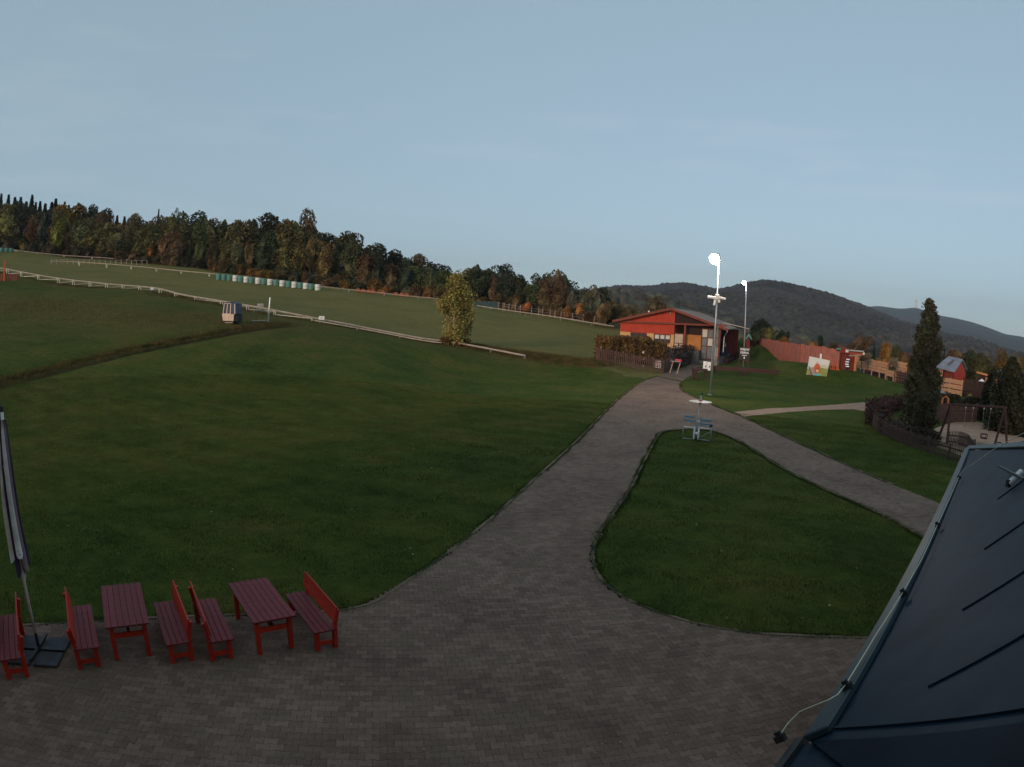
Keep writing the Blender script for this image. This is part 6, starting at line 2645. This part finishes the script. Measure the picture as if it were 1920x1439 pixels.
mb.build('disc_stripes', M['pink_red'], scu)
MB().lathe([(.05, -.03), (.06, .02), (.03, .07)], (Xs(1308.5), 0, Zs(738)), 8).build('finial', M['dark_metal'], scu)
for side_, (x0, x1, yt) in enumerate(((1279, 1300, 779.5), (1309, 1332, 784))):
    fr = MB()
    zt_ = Zs(yt)
    zs_ = Zs(803)
    for x in (x0, x1):
        fr.tube([(Xs(x), -.25, 0), (Xs(x), -.22, zs_), (Xs(x), .10, zs_ + .04), (Xs(x) + (.01), .18, zt_)], .022, 6)
        fr.tube([(Xs(x), .35, 0), (Xs(x), .15, zs_ + .05)], .022, 6)
    fr.tube([(Xs(x0), .18, zt_), (Xs(x1), .18, zt_)], .022, 6)
    fr.tube([(Xs(x0), -.25, .05), (Xs(x1), -.25, .05)], .022, 6)
    if side_:
        fr.tube([(Xs(x0), -.24, .1), (Xs(x1), -.24, zs_ - .05)], .016, 6)
    fr.build('chair_frame', M['steel'], scu, smooth=True)
    for k, z in enumerate((zt_ - .12, zt_ - .32)):
        MB().box(((Xs(x0) + Xs(x1)) / 2, .14, z), (Xs(x1) - Xs(x0) - .04, .03, .10)).build('back_slat', M['chair_blue'], scu, bevel=.006)
    for k in range(3):
        MB().box(((Xs(x0) + Xs(x1)) / 2, -.17 + k * .12, zs_ + .03), (Xs(x1) - Xs(x0) - .04, .09, .03)).build('seat_slat', M['chair_grey'], scu, bevel=.005)
MB().tube([(Xs(1329), -.22, Zs(797)), (Xs(1333), -.24, Zs(793))], .07, 8).build('arm_knob', M['dark_metal'], scu)
for px in (1300.5, 1308.5):
    MB().lathe([(.03, .05), (.055, .25), (.06, .5), (.03, .75)], (Xs(px), -.28, 0), 8).build('side_fin', M['white_paint'], scu)
MB().lathe([(.05, -.08), (.11, 0), (.05, .08)], (Xs(1305.5), -.3, Zs(811)), 10).build('white_ball', M['white_paint'], scu)

# ---------------------------------------------------------------- picture board of the sled ride
dB = 80.0
p = at(1533, 690, dB)
gB = tz(p[0], p[1])
bb = thing('picture_billboard', (p[0], p[1], gB), math.atan2(p[1], p[0]) - math.pi / 2, 'square billboard on the lawn picturing a teal sled on a track before green slopes', 'billboard')
s_ = dB / 1200.
zc = p[2] - gB
corner = lambda px, py: ((px - 1533) * s_, (690.5 - py) * s_ + zc)
cs = [corner(1516, 671), corner(1555, 675.5), corner(1550, 712), corner(1512.5, 708.5)]
mp_ = lambda x, y, z: (x, z, y)


def onboard(u, v):
    a, b, c, d = [np.array(q) for q in cs]
    return tuple((a * (1 - u) + b * u) * (1 - v) + (d * (1 - u) + c * u) * v)


def patch(poly, name, m, off):
    mb = MB()
    mb.prism([onboard(u, v) for u, v in poly], -off - .004, -off, mp_)
    return mb.build(name, m, bb)


MB().prism(cs, 0, .08, mp_).build('panel', mat('print_sky', (.55, .60, .62), .5, (.75, .74, .68), .6), bb)
patch([(.0, .62), (.25, .5), (.6, .42), (.99, .35), (.99, .99), (.01, .99)], 'printed_slope', mat('print_slope', (.33, .33, .08), .5, (.20, .24, .06), 1.2), .004)
patch([(.55, .33), (.8, .25), (.99, .30), (.99, .42), (.6, .44)], 'printed_hill', mat('print_hill', (.55, .56, .40), .5), .010)
patch([(.10, .52), (.22, .50), (.95, .99), (.40, .99)], 'printed_track', mat('print_track', (.36, .28, .27), .5), .016)
patch([(.01, .45), (.10, .52), (.40, .99), (.28, .99)], 'printed_track_edge', mat('print_edge', (.13, .11, .10), .5), .022)
patch([(.36, .78), (.64, .70), (.70, .80), (.62, .86), (.44, .88)], 'printed_sled', M['teal'], .028)
patch([(.34, .36), (.40, .24), (.52, .26), (.62, .42), (.60, .60), (.64, .70), (.40, .78), (.38, .62), (.28, .52)], 'printed_red_shape', mat('print_red', (.42, .06, .03), .5, (.6, .14, .05), 2), .034)
patch([(.0, .90), (.05, .88), (.06, .99), (.0, .99)], 'printed_corner', M['white_print'], .040)
patch([(.44, .58), (.54, .55), (.56, .66), (.47, .69)], 'printed_pale_spot', mat('print_pale', (.75, .62, .35), .5), .042)
patch([(.40, .20), (.50, .19), (.50, .29), (.42, .30)], 'printed_pale_spot', M['cab_cream'], .042)
for sx in (-1.2, 1.1):
    MB().bar((sx, .16, 0), (sx, .16, zc + .8), .10, .10).build('post', M['brown_wood'], bb)
t, W_, H_, zc2 = panel_sign(1541.5, 668.5, 8.5, 8.5, 88, 'white_notice', 'small white double notice showing just above the billboard')
MB().box((0, -.035, zc2), (.08, .01, H_)).build('gap', M['black_board'], t)

# ---------------------------------------------------------------- red net fence on the rise
RN = [(1404, 641, 632, 140), (1440, 655, 636, 120), (1470, 668, 641, 104), (1500, 680, 645, 94), (1540, 686, 649, 88), (1573, 691, 657, 85)]
P_, T_ = [], []
for px, yb, yt, d in RN:
    q = at(px, yb, d)
    q[2] = tz(q[0], q[1]) - .05
    P_.append(Vector(q))
    T_.append(max(at(px, yt, d)[2] - q[2], 1.2))
rn = thing('red_net_fence', tuple(P_[0]), 0, 'long red orange net fence climbing the rise behind the billboard', 'fence')
m_red = mat('red_net', (.52, .19, .135), .85, (.38, .13, .095), 1.3, fac=(.3, .7), alpha=.93)
o0 = P_[0].copy()
mb = MB()
nseg = 0
for i in range(len(P_) - 1):
    n = 8
    for k in range(n):
        t0, t1 = k / n, (k + 1) / n
        a = P_[i].lerp(P_[i + 1], t0) - o0
        b = P_[i].lerp(P_[i + 1], t1) - o0
        ha, hb = T_[i] + (T_[i + 1] - T_[i]) * t0, T_[i] + (T_[i + 1] - T_[i]) * t1
        sag = .12 * math.sin(math.pi * ((k % 4) / 4))
        off = Vector((0, .10 * math.sin(nseg * 1.3), 0))
        bi = len(mb.v)
        for q, hh in ((a, ha), (b, hb)):
            mb.v += [tuple(q + Vector((0, .10 * math.sin(nseg * 1.3), 0))), tuple(q + Vector((0, .1 * math.sin(nseg * 1.3), hh - sag)))]
            nseg += .5
        nseg = nseg - .5
        mb.f.append((bi, bi + 2, bi + 3, bi + 1))
o = mb.build('net', m_red, rn)
sd_ = o.modifiers.new('thickness', 'SOLIDIFY')
sd_.thickness = .03
for i in range(len(P_) - 1):
    for k in range(4):
        q = P_[i].lerp(P_[i + 1], k / 4) - o0
        h_ = T_[i] + (T_[i + 1] - T_[i]) * k / 4
        MB().bar(q + Vector((.0, .2, 0)), q + Vector((0, .2, h_ * .98)), .09, .09).build('post', M['orange_net'], rn)
# slumped orange net end
q = at(1565, 697, 83)
g = tz(q[0], q[1])
ne = thing('slumped_net', (q[0], q[1], g), 0, 'slumped bright orange net heap right of the billboard', 'net')
mb = MB()
for i in range(7):
    a = i * .9
    mb.tube([(-.6 + i * .2, .1 * math.sin(a), 0), (-.7 + i * .2 + .2 * math.sin(a * 2), .1 * math.cos(a), .4 + .3 * math.sin(a * 1.7) ** 2), (-.55 + i * .16, .15, .7 + 1.0 * math.sin(a) ** 2)], .09, 5, .02)
mb.build('folds', mat('bright_orange_net', (.60, .13, .05), .85), ne)

# ---------------------------------------------------------------- kiosk, gate, pens
dK = 84.0
p = at(1590, 692, dK)
s_ = dK / 1200.
gK = tz(p[0], p[1])
kz = lambda py: at(1590, py, dK)[2] - gK
kx = lambda px: (px - 1590) * s_
ki = thing('red_kiosk', (p[0], p[1], gK), math.atan2(p[1], p[0]) - math.pi / 2, 'red plank kiosk with flat roof and pale window beside the pens', 'kiosk')
nb = 7
for i in range(nb):
    w = (kx(1602) - kx(1572)) / nb
    MB().box((kx(1572) + w * (i + .5), 0, kz(663) / 2), (w - .03, .08 + .02 * (i % 2), kz(663))).build('plank', M['wall_red_plank'], ki)
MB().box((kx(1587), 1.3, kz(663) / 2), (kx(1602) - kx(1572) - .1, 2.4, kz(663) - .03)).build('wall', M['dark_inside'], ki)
MB().box((kx(1582), .6, kz(658.5)), (16 * s_, 1.8, kz(654) - kz(663))).build('upper_box', M['wall_red_plank'], ki)
MB().box((kx(1585.5), -.32, kz(658.5)), (5.5 * s_, .05, 5 * s_)).build('window', M['blind'], ki)
MB().box((kx(1603), .6, kz(657)), (28 * s_, 2.2, .12)).build('roof', M['chair_grey'], ki)
MB().box((kx(1604), .2, kz(661.5)), (27 * s_, .10, 6 * s_)).build('fascia', M['pink_red'] if False else M['orange_net'], ki)
MB().box((kx(1569), .6, kz(656.5)), (9 * s_, 1.4, .16)).build('side_roof', M['green_wrap'], ki)
MB().box((kx(1617), .1, kz(660.5)), (.25, .25, .25)).build('lamp', M['white_print'], ki)
MB().bar((kx(1602.5), -.15, 0), (kx(1603), -.15, kz(665)), .28, .25).build('post', M['orange_plank'], ki)
MB().bar((kx(1590), -.2, kz(667)), (kx(1612), -.2, kz(664)), .20, .20).build('lintel', M['post_wood'], ki)
MB().bar((kx(1575), -.15, 0), (kx(1575), -.15, kz(664)), .16, .16).build('post', M['brown_wood'], ki)
# black notice with rows
bx = thing('price_board', tuple(at(1588, 689, dK - 1.2)[:2]) + (gK,), math.atan2(p[1], p[0]) - math.pi / 2, 'black board with four rows of white print on the red kiosk', 'sign')
MB().box((0, 0, (kz(671) + kz(690)) / 2), (8.5 * s_, .06, kz(671) - kz(690))).build('board', M['black_board'], bx)
for py in (673.5, 678, 682.5, 686.5):
    MB().box((.05 * math.sin(py), -.04, kz(py)), (6.5 * s_, .01, 2.0 * s_)).build('printed_row', M['white_print'], bx)
for sx in (-.25, .25):
    MB().bar((sx, .05, 0), (sx, .05, kz(689)), .06, .06).build('leg', M['dark_metal'], bx)


def plank_wall(name, label, a, b, zb, zt_, nrow, m, cat='fence', npost=4, gap=.04, thick=.06, nseg=1):
    """horizontal boards between posts; a, b ground points"""
    a, b = Vector((a[0], a[1], tz(a[0], a[1]))), Vector((b[0], b[1], tz(b[0], b[1])))
    t = thing(name, tuple(a), 0, label, cat)
    d = b - a
    hh = (zt_ - zb) / nrow
    for s in range(nseg):
        p0, p1 = d * (s / nseg), d * ((s + 1) / nseg)
        dd_ = d.normalized() * .02
        for i in range(nrow):
            z = zb + hh * (i + .5) + rnd.uniform(-.01, .01)
            MB().bar(p0 + dd_ + Vector((0, 0, z)), p1 - dd_ + Vector((0, 0, z)), thick, hh - gap).build('board', m, t)
    nrm = Vector((-d.y, d.x, 0)).normalized() * .11
    for i in range(npost):
        q = d * (i / (npost - 1)) + nrm
        MB().bar(q, q + Vector((0, 0, zt_ + .05)), .14, .14).build('post', m, t)
    return t


# pale board pens
dP = 92
def gd(px, d):
    p = gz(px, d)
    return p
zpen = lambda px, py, d: at(px, py, d)[2] - gz(px, d)[2]
plank_wall('board_pen', 'long pale board wall of the animal pens right of the kiosk', gd(1612, 95), gd(1671, 92), .9, zpen(1640, 674, 93), 4, M['light_plank'], npost=5, nseg=3)
plank_wall('board_pen', 'short pale board wall section just left of the tall conifer', gd(1686, 93), gd(1706, 92), .2, zpen(1695, 679, 92), 7, M['light_plank'], npost=3)
plank_wall('board_pen', 'low pale board strip low down behind the dark rail fence', gd(1668, 89), gd(1683, 88.5), .6, zpen(1675, 695, 89), 2, M['light_plank'], npost=2)
pa, pb, pc = flat(1606, 702), flat(1660, 713), flat(1716, 727)
t = thing('dark_rail_fence', tuple(pa), 0, 'dark brown slatted rail fence in front of the pens', 'fence')
o0 = Vector(pa)
for a, b in ((pa, pb), (pb, pc)):
    a, b = Vector(a) - o0, Vector(b) - o0
    for z in (.35, .75, 1.15, 1.5):
        MB().bar(a + Vector((0, 0, z)), b + Vector((0, 0, z)), .06, .20).build('rail', M['picket'], t)
    n = 6
    for i in range(n):
        q = a.lerp(b, i / n)
        MB().bar(q + Vector((.05, .1, 0)), q + Vector((.05, .1, 1.75)), .14, .14).build('post', M['picket'], t)
        q2 = a.lerp(b, (i + .5) / n)
        MB().bar(q2 + Vector((.05, .08, 0)), q2 + Vector((.05, .08, 1.55)), .10, .10).build('post', M['picket'], t)
hedge([flat(1622, 700)[:2], flat(1660, 708)[:2], flat(1712, 720)[:2]], .8, .9, (.045, .032, .022), 'pen_shrubs', 'dim shrubs along the foot of the pens', 2500, (.07, .13), 31, cat='shrubs')
# pale vines over the pens
for i, (px, py, d, w, lb) in enumerate(((1622, 668, 90, 22, 'pale dry creeper over the left end of the board pens'), (1675, 676, 90, 16, 'pale dry creeper over the right end of the board pens'))):
    q = at(px, py + 10, d)
    g = tz(q[0], q[1])
    t = thing('creeper', (q[0], q[1], g), 0, lb, 'creeper')
    hh = at(px, py - 6, d)[2] - g
    ww = w * d / 1200 / 2

    def fnv(rs, n, hh=hh, ww=ww):
        return np.stack([rs.uniform(-ww, ww, n), rs.normal(size=n) * .2, hh * (.62 + .38 * rs.uniform(0, 1, n) ** 1.3 * (.6 + .4 * np.sin(rs.uniform(0, 9, n))))], -1)
    leafcloud(900, fnv, .05, .11, 40 + i, 'leaves', M['leaf'], t, (.20, .15, .10))
    MB().bar((-ww * .7, 0, 0), (-ww * .6, 0, hh * .85), .10, .10).bar((ww * .6, 0, 0), (ww * .7, 0, hh * .85), .10, .10).build('stems', M['bark'], t)
# small black sign with white squares
q = flat(1687, 716)
t = thing('square_notice_post', tuple(q), R(-20), 'dark post carrying pale square notices in front of the pens, left of the conifer', 'sign')
dq = math.hypot(q[0], q[1])
s_ = dq / 1200
zq = lambda py: at(1687, py, dq)[2]
MB().bar((0, 0, 0), (0, 0, zq(689)), .55, .10).build('board', M['black_board'], t)
for py, w in ((694, 4.2), (699.5, 3.8), (705.5, 2.6), (710, 2.4)):
    MB().box((0, -.31 if False else -.06, zq(py)), (w * s_, .02, w * .8 * s_)).build('notice', M['chair_grey'], t)
for px, py, lb in ((1620, 690, 'small white notice on the dark rail fence near the kiosk'), (1678, 703, 'small green white notice on the rail fence left of the black post')):
    q = at(px, py, math.hypot(*flat(px, 708)[:2]) - .4)
    t = thing('rail_notice', tuple(q), math.atan2(q[1], q[0]) - math.pi / 2, lb, 'sign')
    MB().box((0, 0, 0), (.42, .04, .38)).build('plate', M['chair_grey'], t)
    MB().bar((0, .04, -q[2]), (0, .04, 0), .05, .05).build('post', M['dark_metal'], t)
q = flat(1613, 698)
t = thing('ground_lamp', tuple(q), 0, 'tiny white lamp on the grass in front of the kiosk', 'lamp')
MB().lathe([(.04, 0), (.04, .3), (.13, .32), (.14, .5), (.05, .58)], n=10).build('body', M['white_paint'], t)

# ---------------------------------------------------------------- hut with slate roof and its yard
dH = 88.0
s_ = dH / 1200.
p = gz(1800, dH)
hut = thing('slate_roofed_hut', (p[0], p[1], p[2]), math.atan2(p[1], p[0]) - math.pi / 2, 'red log hut with grey slate roof and pale door post behind the conifer', 'hut')
hz_ = lambda py: at(1800, py, dH)[2] - p[2]
hx_ = lambda px: (px - 1800) * s_
# roof slope seen from the front, gable to the right
dy = .8
R1, R2, R3, R4 = (hx_(1761), -1.6, hz_(692)), (hx_(1798), -1.6, hz_(697)), (hx_(1811), 1.6, hz_(674)), (hx_(1784), 1.6, hz_(671))
mb = MB()
mb.v += [R1, R2, R3, R4] + [(x, y, z - .14) for x, y, z in (R1, R2, R3, R4)]
mb.f += [(0, 1, 2, 3), (7, 6, 5, 4), (0, 4, 5, 1), (1, 5, 6, 2), (2, 6, 7, 3), (3, 7, 4, 0)]
mb.build('roof', M['roof_slate'], hut)
mb = MB()
R5, R6 = (hx_(1822), 4.4, hz_(694)), (hx_(1790), 4.4, hz_(690))
mb.v += [R4, R3, R5, R6] + [(x, y, z - .14) for x, y, z in (R4, R3, R5, R6)]
mb.f += [(0, 1, 2, 3), (7, 6, 5, 4), (0, 4, 5, 1), (1, 5, 6, 2), (2, 6, 7, 3), (3, 7, 4, 0)]
mb.build('roof', M['roof_slate'], hut)
# roof window
def rp(u, v, o=.02):
    a, b, c, d = [np.array(q) for q in (R1, R2, R3, R4)]
    q = (a * (1 - u) + b * u) * (1 - v) + (d * (1 - u) + c * u) * v
    return (q[0], q[1], q[2] + o)
mb = MB()
mb.v += [rp(.42, .3), rp(.56, .3), rp(.60, .78), rp(.46, .78)] + [rp(.42, .3, .06), rp(.56, .3, .06), rp(.60, .78, .06), rp(.46, .78, .06)]
mb.f += [(3, 2, 1, 0), (4, 5, 6, 7), (0, 1, 5, 4), (1, 2, 6, 5), (2, 3, 7, 6), (3, 0, 4, 7)]
mb.build('roof_light', mat('brown_glass', (.10, .07, .08), .4), hut)
wl_ = [(hx_(1767), hx_(1796))]
for i in range(7):
    z0 = hz_(735) + (hz_(699) - hz_(735)) * i / 7
    z1 = hz_(735) + (hz_(699) - hz_(735)) * (i + 1) / 7
    MB().prism([(hx_(1779), -1.1), (hx_(1796), -1.1), (hx_(1796), -.9), (hx_(1779), -.9)], z0 + .01, z1 - .02).build('log', M['wall_red_plank'], hut)
    MB().prism([(hx_(1797), -1.1), (hx_(1819), 3.9), (hx_(1817), 3.9), (hx_(1795), -.8)], z0 + .01, z1 - .02).build('log', M['wall_red'], hut)
mb = MB()
mb.prism([(0, 0), (1, 0), (.5, 1)], 0, .1, lambda x, y, z: (hx_(1797) + (hx_(1819) - hx_(1797)) * x - .12 + z, -1.1 + 5.0 * x, hz_(699) + (hz_(678) - hz_(699)) * y))
mb.build('gable', M['wall_red'], hut)
MB().prism([(hx_(1769), -1.0), (hx_(1776), -1.0), (hx_(1776), -.6), (hx_(1769), -.6)], 0, hz_(693) - .1).build('door_post', M['light_plank'], hut)
MB().prism([(hx_(1776), -.8), (hx_(1781), -.8), (hx_(1781), -.7), (hx_(1776), -.7)], 0, hz_(697)).build('doorway', M['dark_inside'], hut)
MB().prism([(hx_(1762), -.9), (hx_(1769), -.9), (hx_(1769), -.7), (hx_(1762), -.7)], 0, hz_(705)).build('wall', M['brown_wood'], hut)
y1 = 84
plank_wall('plank_fence', 'pale horizontal plank fence in front of the slate roofed hut', gd(1745, y1), gd(1814, y1 - 1), .1, (at(1780, 709, y1)[2] - gz(1780, y1)[2]), 3, M['light_plank'], npost=4, gap=.10, nseg=2)
a_, b_ = gd(1815, y1), gd(1861, y1 - 3)
picket_fence('brown_yard_fence', 'brown slatted fence right of the pale plank fence', [a_, b_], at(1838, 714, y1)[2] - a_[2], .22, .15, M['brown_wood'], post_every=2.0)
plank_wall('orange_board_wall', 'bright orange board wall at the right, left of the dark conifer', gd(1857, 84), gd(1879, 83), .1, (at(1868, 711, 84)[2] - gz(1868, 84)[2]), 6, M['orange_plank'], npost=3)
p = gd(1850, 86)
t = thing('small_pergola', tuple(p), math.atan2(p[1], p[0]) - math.pi / 2, 'small dark pergola with flat beam beside the brown slatted fence', 'pergola')
s8 = 86 / 1200.
ztp = at(1850, 702, 86)[2] - p[2]
for x in (-9, 7):
    MB().bar((x * s8, 0, 0), (x * s8, 0, ztp), .16, .16).build('post', M['brown_wood'], t)
MB().bar((-11 * s8, 0, ztp + .1), (10 * s8, 0, ztp - .1), .5, .2).build('beam', M['orange_plank'], t)
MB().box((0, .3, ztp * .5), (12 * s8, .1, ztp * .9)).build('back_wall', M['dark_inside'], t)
p = at(1850, 721, 80)
t = thing('white_box_sign', (p[0], p[1], tz(p[0], p[1])), 0, 'small white square sign on the brown slatted fence', 'sign')
zc_ = p[2] - tz(p[0], p[1])
MB().box((0, 0, zc_), (.36, .06, .40)).build('panel', M['white_print'], t)
MB().bar((0, .06, 0), (0, .06, zc_), .06, .06).build('post', M['brown_wood'], t)
p = at(1841, 713, 85)
t = thing('white_parasol', (p[0], p[1], tz(p[0], p[1])), 0, 'low open white parasol behind the brown slatted fence', 'parasol')
zc_ = p[2] - tz(p[0], p[1])
MB().lathe([(.5, zc_ - .2), (.48, zc_ - .17), (.02, zc_ + .15)], n=8).build('canopy', M['white_print'], t)
MB().tube([(0, 0, 0), (0, 0, zc_ + .1)], .04, 6).build('pole', M['steel'], t)
p = at(1820, 730, 79)
t = thing('yellow_bush', (p[0], p[1], tz(p[0], p[1])), 0, 'small pale yellow shrub at the end of the plank fence', 'shrub')
leafcloud(500, lambda rs, n: rs.normal(size=(n, 3)) * np.array([.18, .18, .16]) + np.array([0, 0, .25]), .03, .06, 50, 'leaves', M['leaf'], t, (.30, .26, .09))
p = at(1880, 697, 92)
t = thing('pale_shed', (p[0], p[1], tz(p[0], p[1])), R(-30), 'small pale shed roof among the trees at the right', 'shed')
z_ = p[2] - tz(p[0], p[1])
MB().box((0, 0, z_ / 2), (.9, .9, z_)).build('wall', M['stone'], t)
MB().bar((-.6, 0, z_ - .1), (.6, 0, z_ + .5), 1.2, .08).build('roof', M['roof_slate'], t)

# ---------------------------------------------------------------- playground
pk = [flat(1690, 762), flat(1662, 763), flat(1642, 771), flat(1633, 788), flat(1637, 805), flat(1662, 820), flat(1705, 838), flat(1740, 850), flat(1774, 862), flat(1800, 870), flat(1830, 880)]
pk = [np.array([*q, 0]) for q in smooth_poly([p[:2] for p in pk], closed=False, it=1)]
picket_fence('curved_picket_fence', 'brown picket fence curving round the playground bed with the tall conifer', pk, .86, .125, .050, M['picket'], (.22, .80), 1.9)
hp = [flat(1776, 834), flat(1795, 836), flat(1812, 842), flat(1822, 850), flat(1826, 860)]
picket_fence('arched_picket_fence', 'short arched piece of picket fence inside the playground beside the swing', [np.array([p[0], p[1], 0]) for p in hp], .8, .09, .05, M['picket'], (.25, .75), 3.0, arch=.12)

sA, sB = flat(1768, 826), flat(1876, 838)
dSw = (math.hypot(sA[0], sA[1]) + math.hypot(sB[0], sB[1])) / 2
swc = (sA + sB) / 2
sw = thing('swing_frame', (swc[0], swc[1], .012), 0, 'dark timber swing frame over the sand pit behind the blue roof', 'swing')
top_l, top_r = at(1783, 759, math.hypot(sA[0], sA[1])), at(1884, 765, math.hypot(sB[0], sB[1]))
o0 = Vector((swc[0], swc[1], 0))
tl_, tr_ = Vector(top_l) - o0, Vector(top_r) - o0
ax = (tr_ - tl_).normalized()
pn = Vector((ax.y, -ax.x, 0)).normalized()
MB().tube([tl_ - ax * .15, tr_ + ax * .15], .085, 8).build('top_beam', M['brown_wood'], sw)
for tp, feet in ((tl_, (flat(1760, 821), flat(1775, 833))), (tr_, (flat(1864, 838), flat(1888, 842)))):
    for f_ in feet:
        q = Vector(f_) - o0
        q.z = 0
        MB().tube([q, tp], .085, 8).build('leg', M['brown_wood'], sw)
xs_ = [at(px, py, 1)[:2] for px, py in ((1811, 758), (1825, 758.5), (1845, 760), (1858, 761.5))]
hooks = []
for px in (1811, 1825, 1845, 1858):
    t_ = (px - 1783) / (1884 - 1783)
    hooks.append(tl_.lerp(tr_, t_) - Vector((0, 0, .10)))
for h_ in hooks:
    MB().lathe([(.02, -.10), (.045, -.05), (.03, .02)], tuple(h_), 8).build('hook', M['white_plastic'], sw)


def zseat(px, py, h_):
    # height of a seat hanging under hook h_ that appears at photo row py
    q = h_ + o0
    return at(px, py, math.hypot(q.x, q.y))[2]


s1 = thing('flat_swing_seat', tuple(o0 + (hooks[0] + hooks[1]) / 2 * 1.0 - Vector((0, 0, (hooks[0].z + hooks[1].z) / 2 - .40))), math.atan2(ax.y, ax.x), 'plain dark swing seat hanging on the left pair of chains', 'swing seat')
b_ = s1.location.copy()
MB().box((0, 0, 0), (.50, .20, .04)).build('seat', M['dark_inside'], s1)
for k in range(2):
    q = o0 + hooks[k] - b_
    q = Matrix.Rotation(-math.atan2(ax.y, ax.x), 3, 'Z') @ q
    MB().tube([(-.23 + .46 * k, 0, .02), q], .008, 5).build('chain', M['steel'], s1)
s2 = thing('toddler_swing_seat', tuple(o0 + (hooks[2] + hooks[3]) / 2 - Vector((0, 0, (hooks[2].z + hooks[3].z) / 2 - .45))), math.atan2(ax.y, ax.x), 'boxed toddler swing seat with reddish frame on the right pair of chains', 'swing seat')
b_ = s2.location.copy()
mb = MB()
for z in (0, .26):
    for x0, y0, x1, y1_ in ((-.2, -.17, .2, -.17), (.2, -.17, .2, .17), (.2, .17, -.2, .17), (-.2, .17, -.2, -.17)):
        mb.bar((x0, y0, z), (x1, y1_, z), .045, .045)
for x in (-.2, .2):
    for y in (-.17, .17):
        mb.bar((x, y, .02), (x, y, .24), .04, .04)
mb.build('frame', M['brown_wood'], s2)
MB().box((0, 0, -.03), (.40, .34, .03)).build('seat', M['dark_inside'], s2)
for k in range(2):
    q = o0 + hooks[k + 2] - b_
    q = Matrix.Rotation(-math.atan2(ax.y, ax.x), 3, 'Z') @ q
    MB().tube([(-.2 + .4 * k, 0, .28), q], .008, 5).build('chain', M['steel'], s2)
# small loop handle by the swing
q = flat(1868, 836)
t = thing('spring_handle', tuple(q), R(-30), 'bent dark metal bar standing in the sand at the right foot of the swing', 'bar')
MB().tube([(0, 0, 0), (.05, 0, .22), (.3, 0, .24), (.55, 0, 0)], .045, 6).build('bar', M['dark_metal'], t)
MB().lathe([(.10, 0), (.10, .03)], n=8).build('foot', M['dark_metal'], t)
# play hut with orange toy and thin posts behind the sand
q = gz(1778, 62)
t = thing('play_hut', tuple(q), R(-30), 'small dark play hut with a pale edge behind the swing frame', 'hut')
zq_ = at(1778, 737, 62)[2]
zb_ = at(1778, 757, 62)[2]
MB().box((-.2, 0, zq_ * .5), (1.9, 1.4, zq_ - .05)).build('wall', M['dark_inside'], t)
MB().box((-.3, -.05, zq_), (1.1, 1.6, .10)).build('roof', M['roof_slate'], t)
q = gz(1786, 59)
t = thing('toy_frame', tuple(q), R(-10), 'small orange arch toy beside the dark play hut', 'toy')
z_ = at(1786, 745, 59)[2]
MB().tube([(-.35, 0, z_ - .9), (-.3, 0, z_ - .2), (0, 0, z_), (.3, 0, z_ - .2), (.35, 0, z_ - .9)], .09, 6).build('arch', M['orange_plank'], t)
MB().box((0, 0, max(z_ - .95, .2) / 2), (.9, .6, max(z_ - .95, .2))).build('base', M['brown_wood'], t)
for i, (px, py0, py1) in enumerate(((1764, 768, 789), (1808, 792, 801), (1753, 765, 775))):
    q = flat(px, py1)
    t = thing('thin_stake', tuple(q), 0, ['thin pale stake behind the conifer, left of the swing frame', 'short pale stake standing in the middle of the sand pit', 'thin pale stake close to the right flank of the conifer'][i], 'stake')
    MB().tube([(0, 0, 0), (.02, 0, at(px, py0, math.hypot(q[0], q[1]))[2])], .03, 6).build('pole', M['post_wood'], t)
    MB().lathe([(.05, 0), (.04, .06)], n=6).build('collar', M['brown_wood'], t)
# brown board wall at the back of the sand
plank_wall('dark_board_fence', 'dark board fence at the back of the sand pit under the trees', flat(1752, 792), flat(1830, 792), .0, 1.5, 5, M['picket'], npost=5)

# morning haze over the valley
hz_b = MB()
hz_b.box((0, 1000, 100), (26000, 20000, 1))
hm = bpy.data.meshes.new('haze')
HB_ = [(-6500, -700, -75), (7500, -700, -75), (7500, 8500, -75), (-6500, 8500, -75)]
HT_ = [(x, y, 620) for x, y, z in HB_]
hm.from_pydata(HB_ + HT_, [], [(0, 3, 2, 1), (4, 5, 6, 7), (0, 1, 5, 4), (1, 2, 6, 5), (2, 3, 7, 6), (3, 0, 4, 7)])
hmat = bpy.data.materials.new('haze')
hmat.use_nodes = True
hn = hmat.node_tree.nodes
hn.remove(hn['Principled BSDF'])
pv = hn.new('ShaderNodeVolumePrincipled')
pv.inputs['Color'].default_value = (.80, .88, 1.0, 1)
pv.inputs['Density'].default_value = 0.00009
pv.inputs['Anisotropy'].default_value = 0.2
hmat.node_tree.links.new(pv.outputs[0], hn['Material Output'].inputs['Volume'])
hm.materials.append(hmat)
ho = bpy.data.objects.new('haze', hm)
COL.objects.link(ho)
tag(ho, 'thin blue morning haze lying over the whole valley and the far hills', 'haze', kind='stuff')
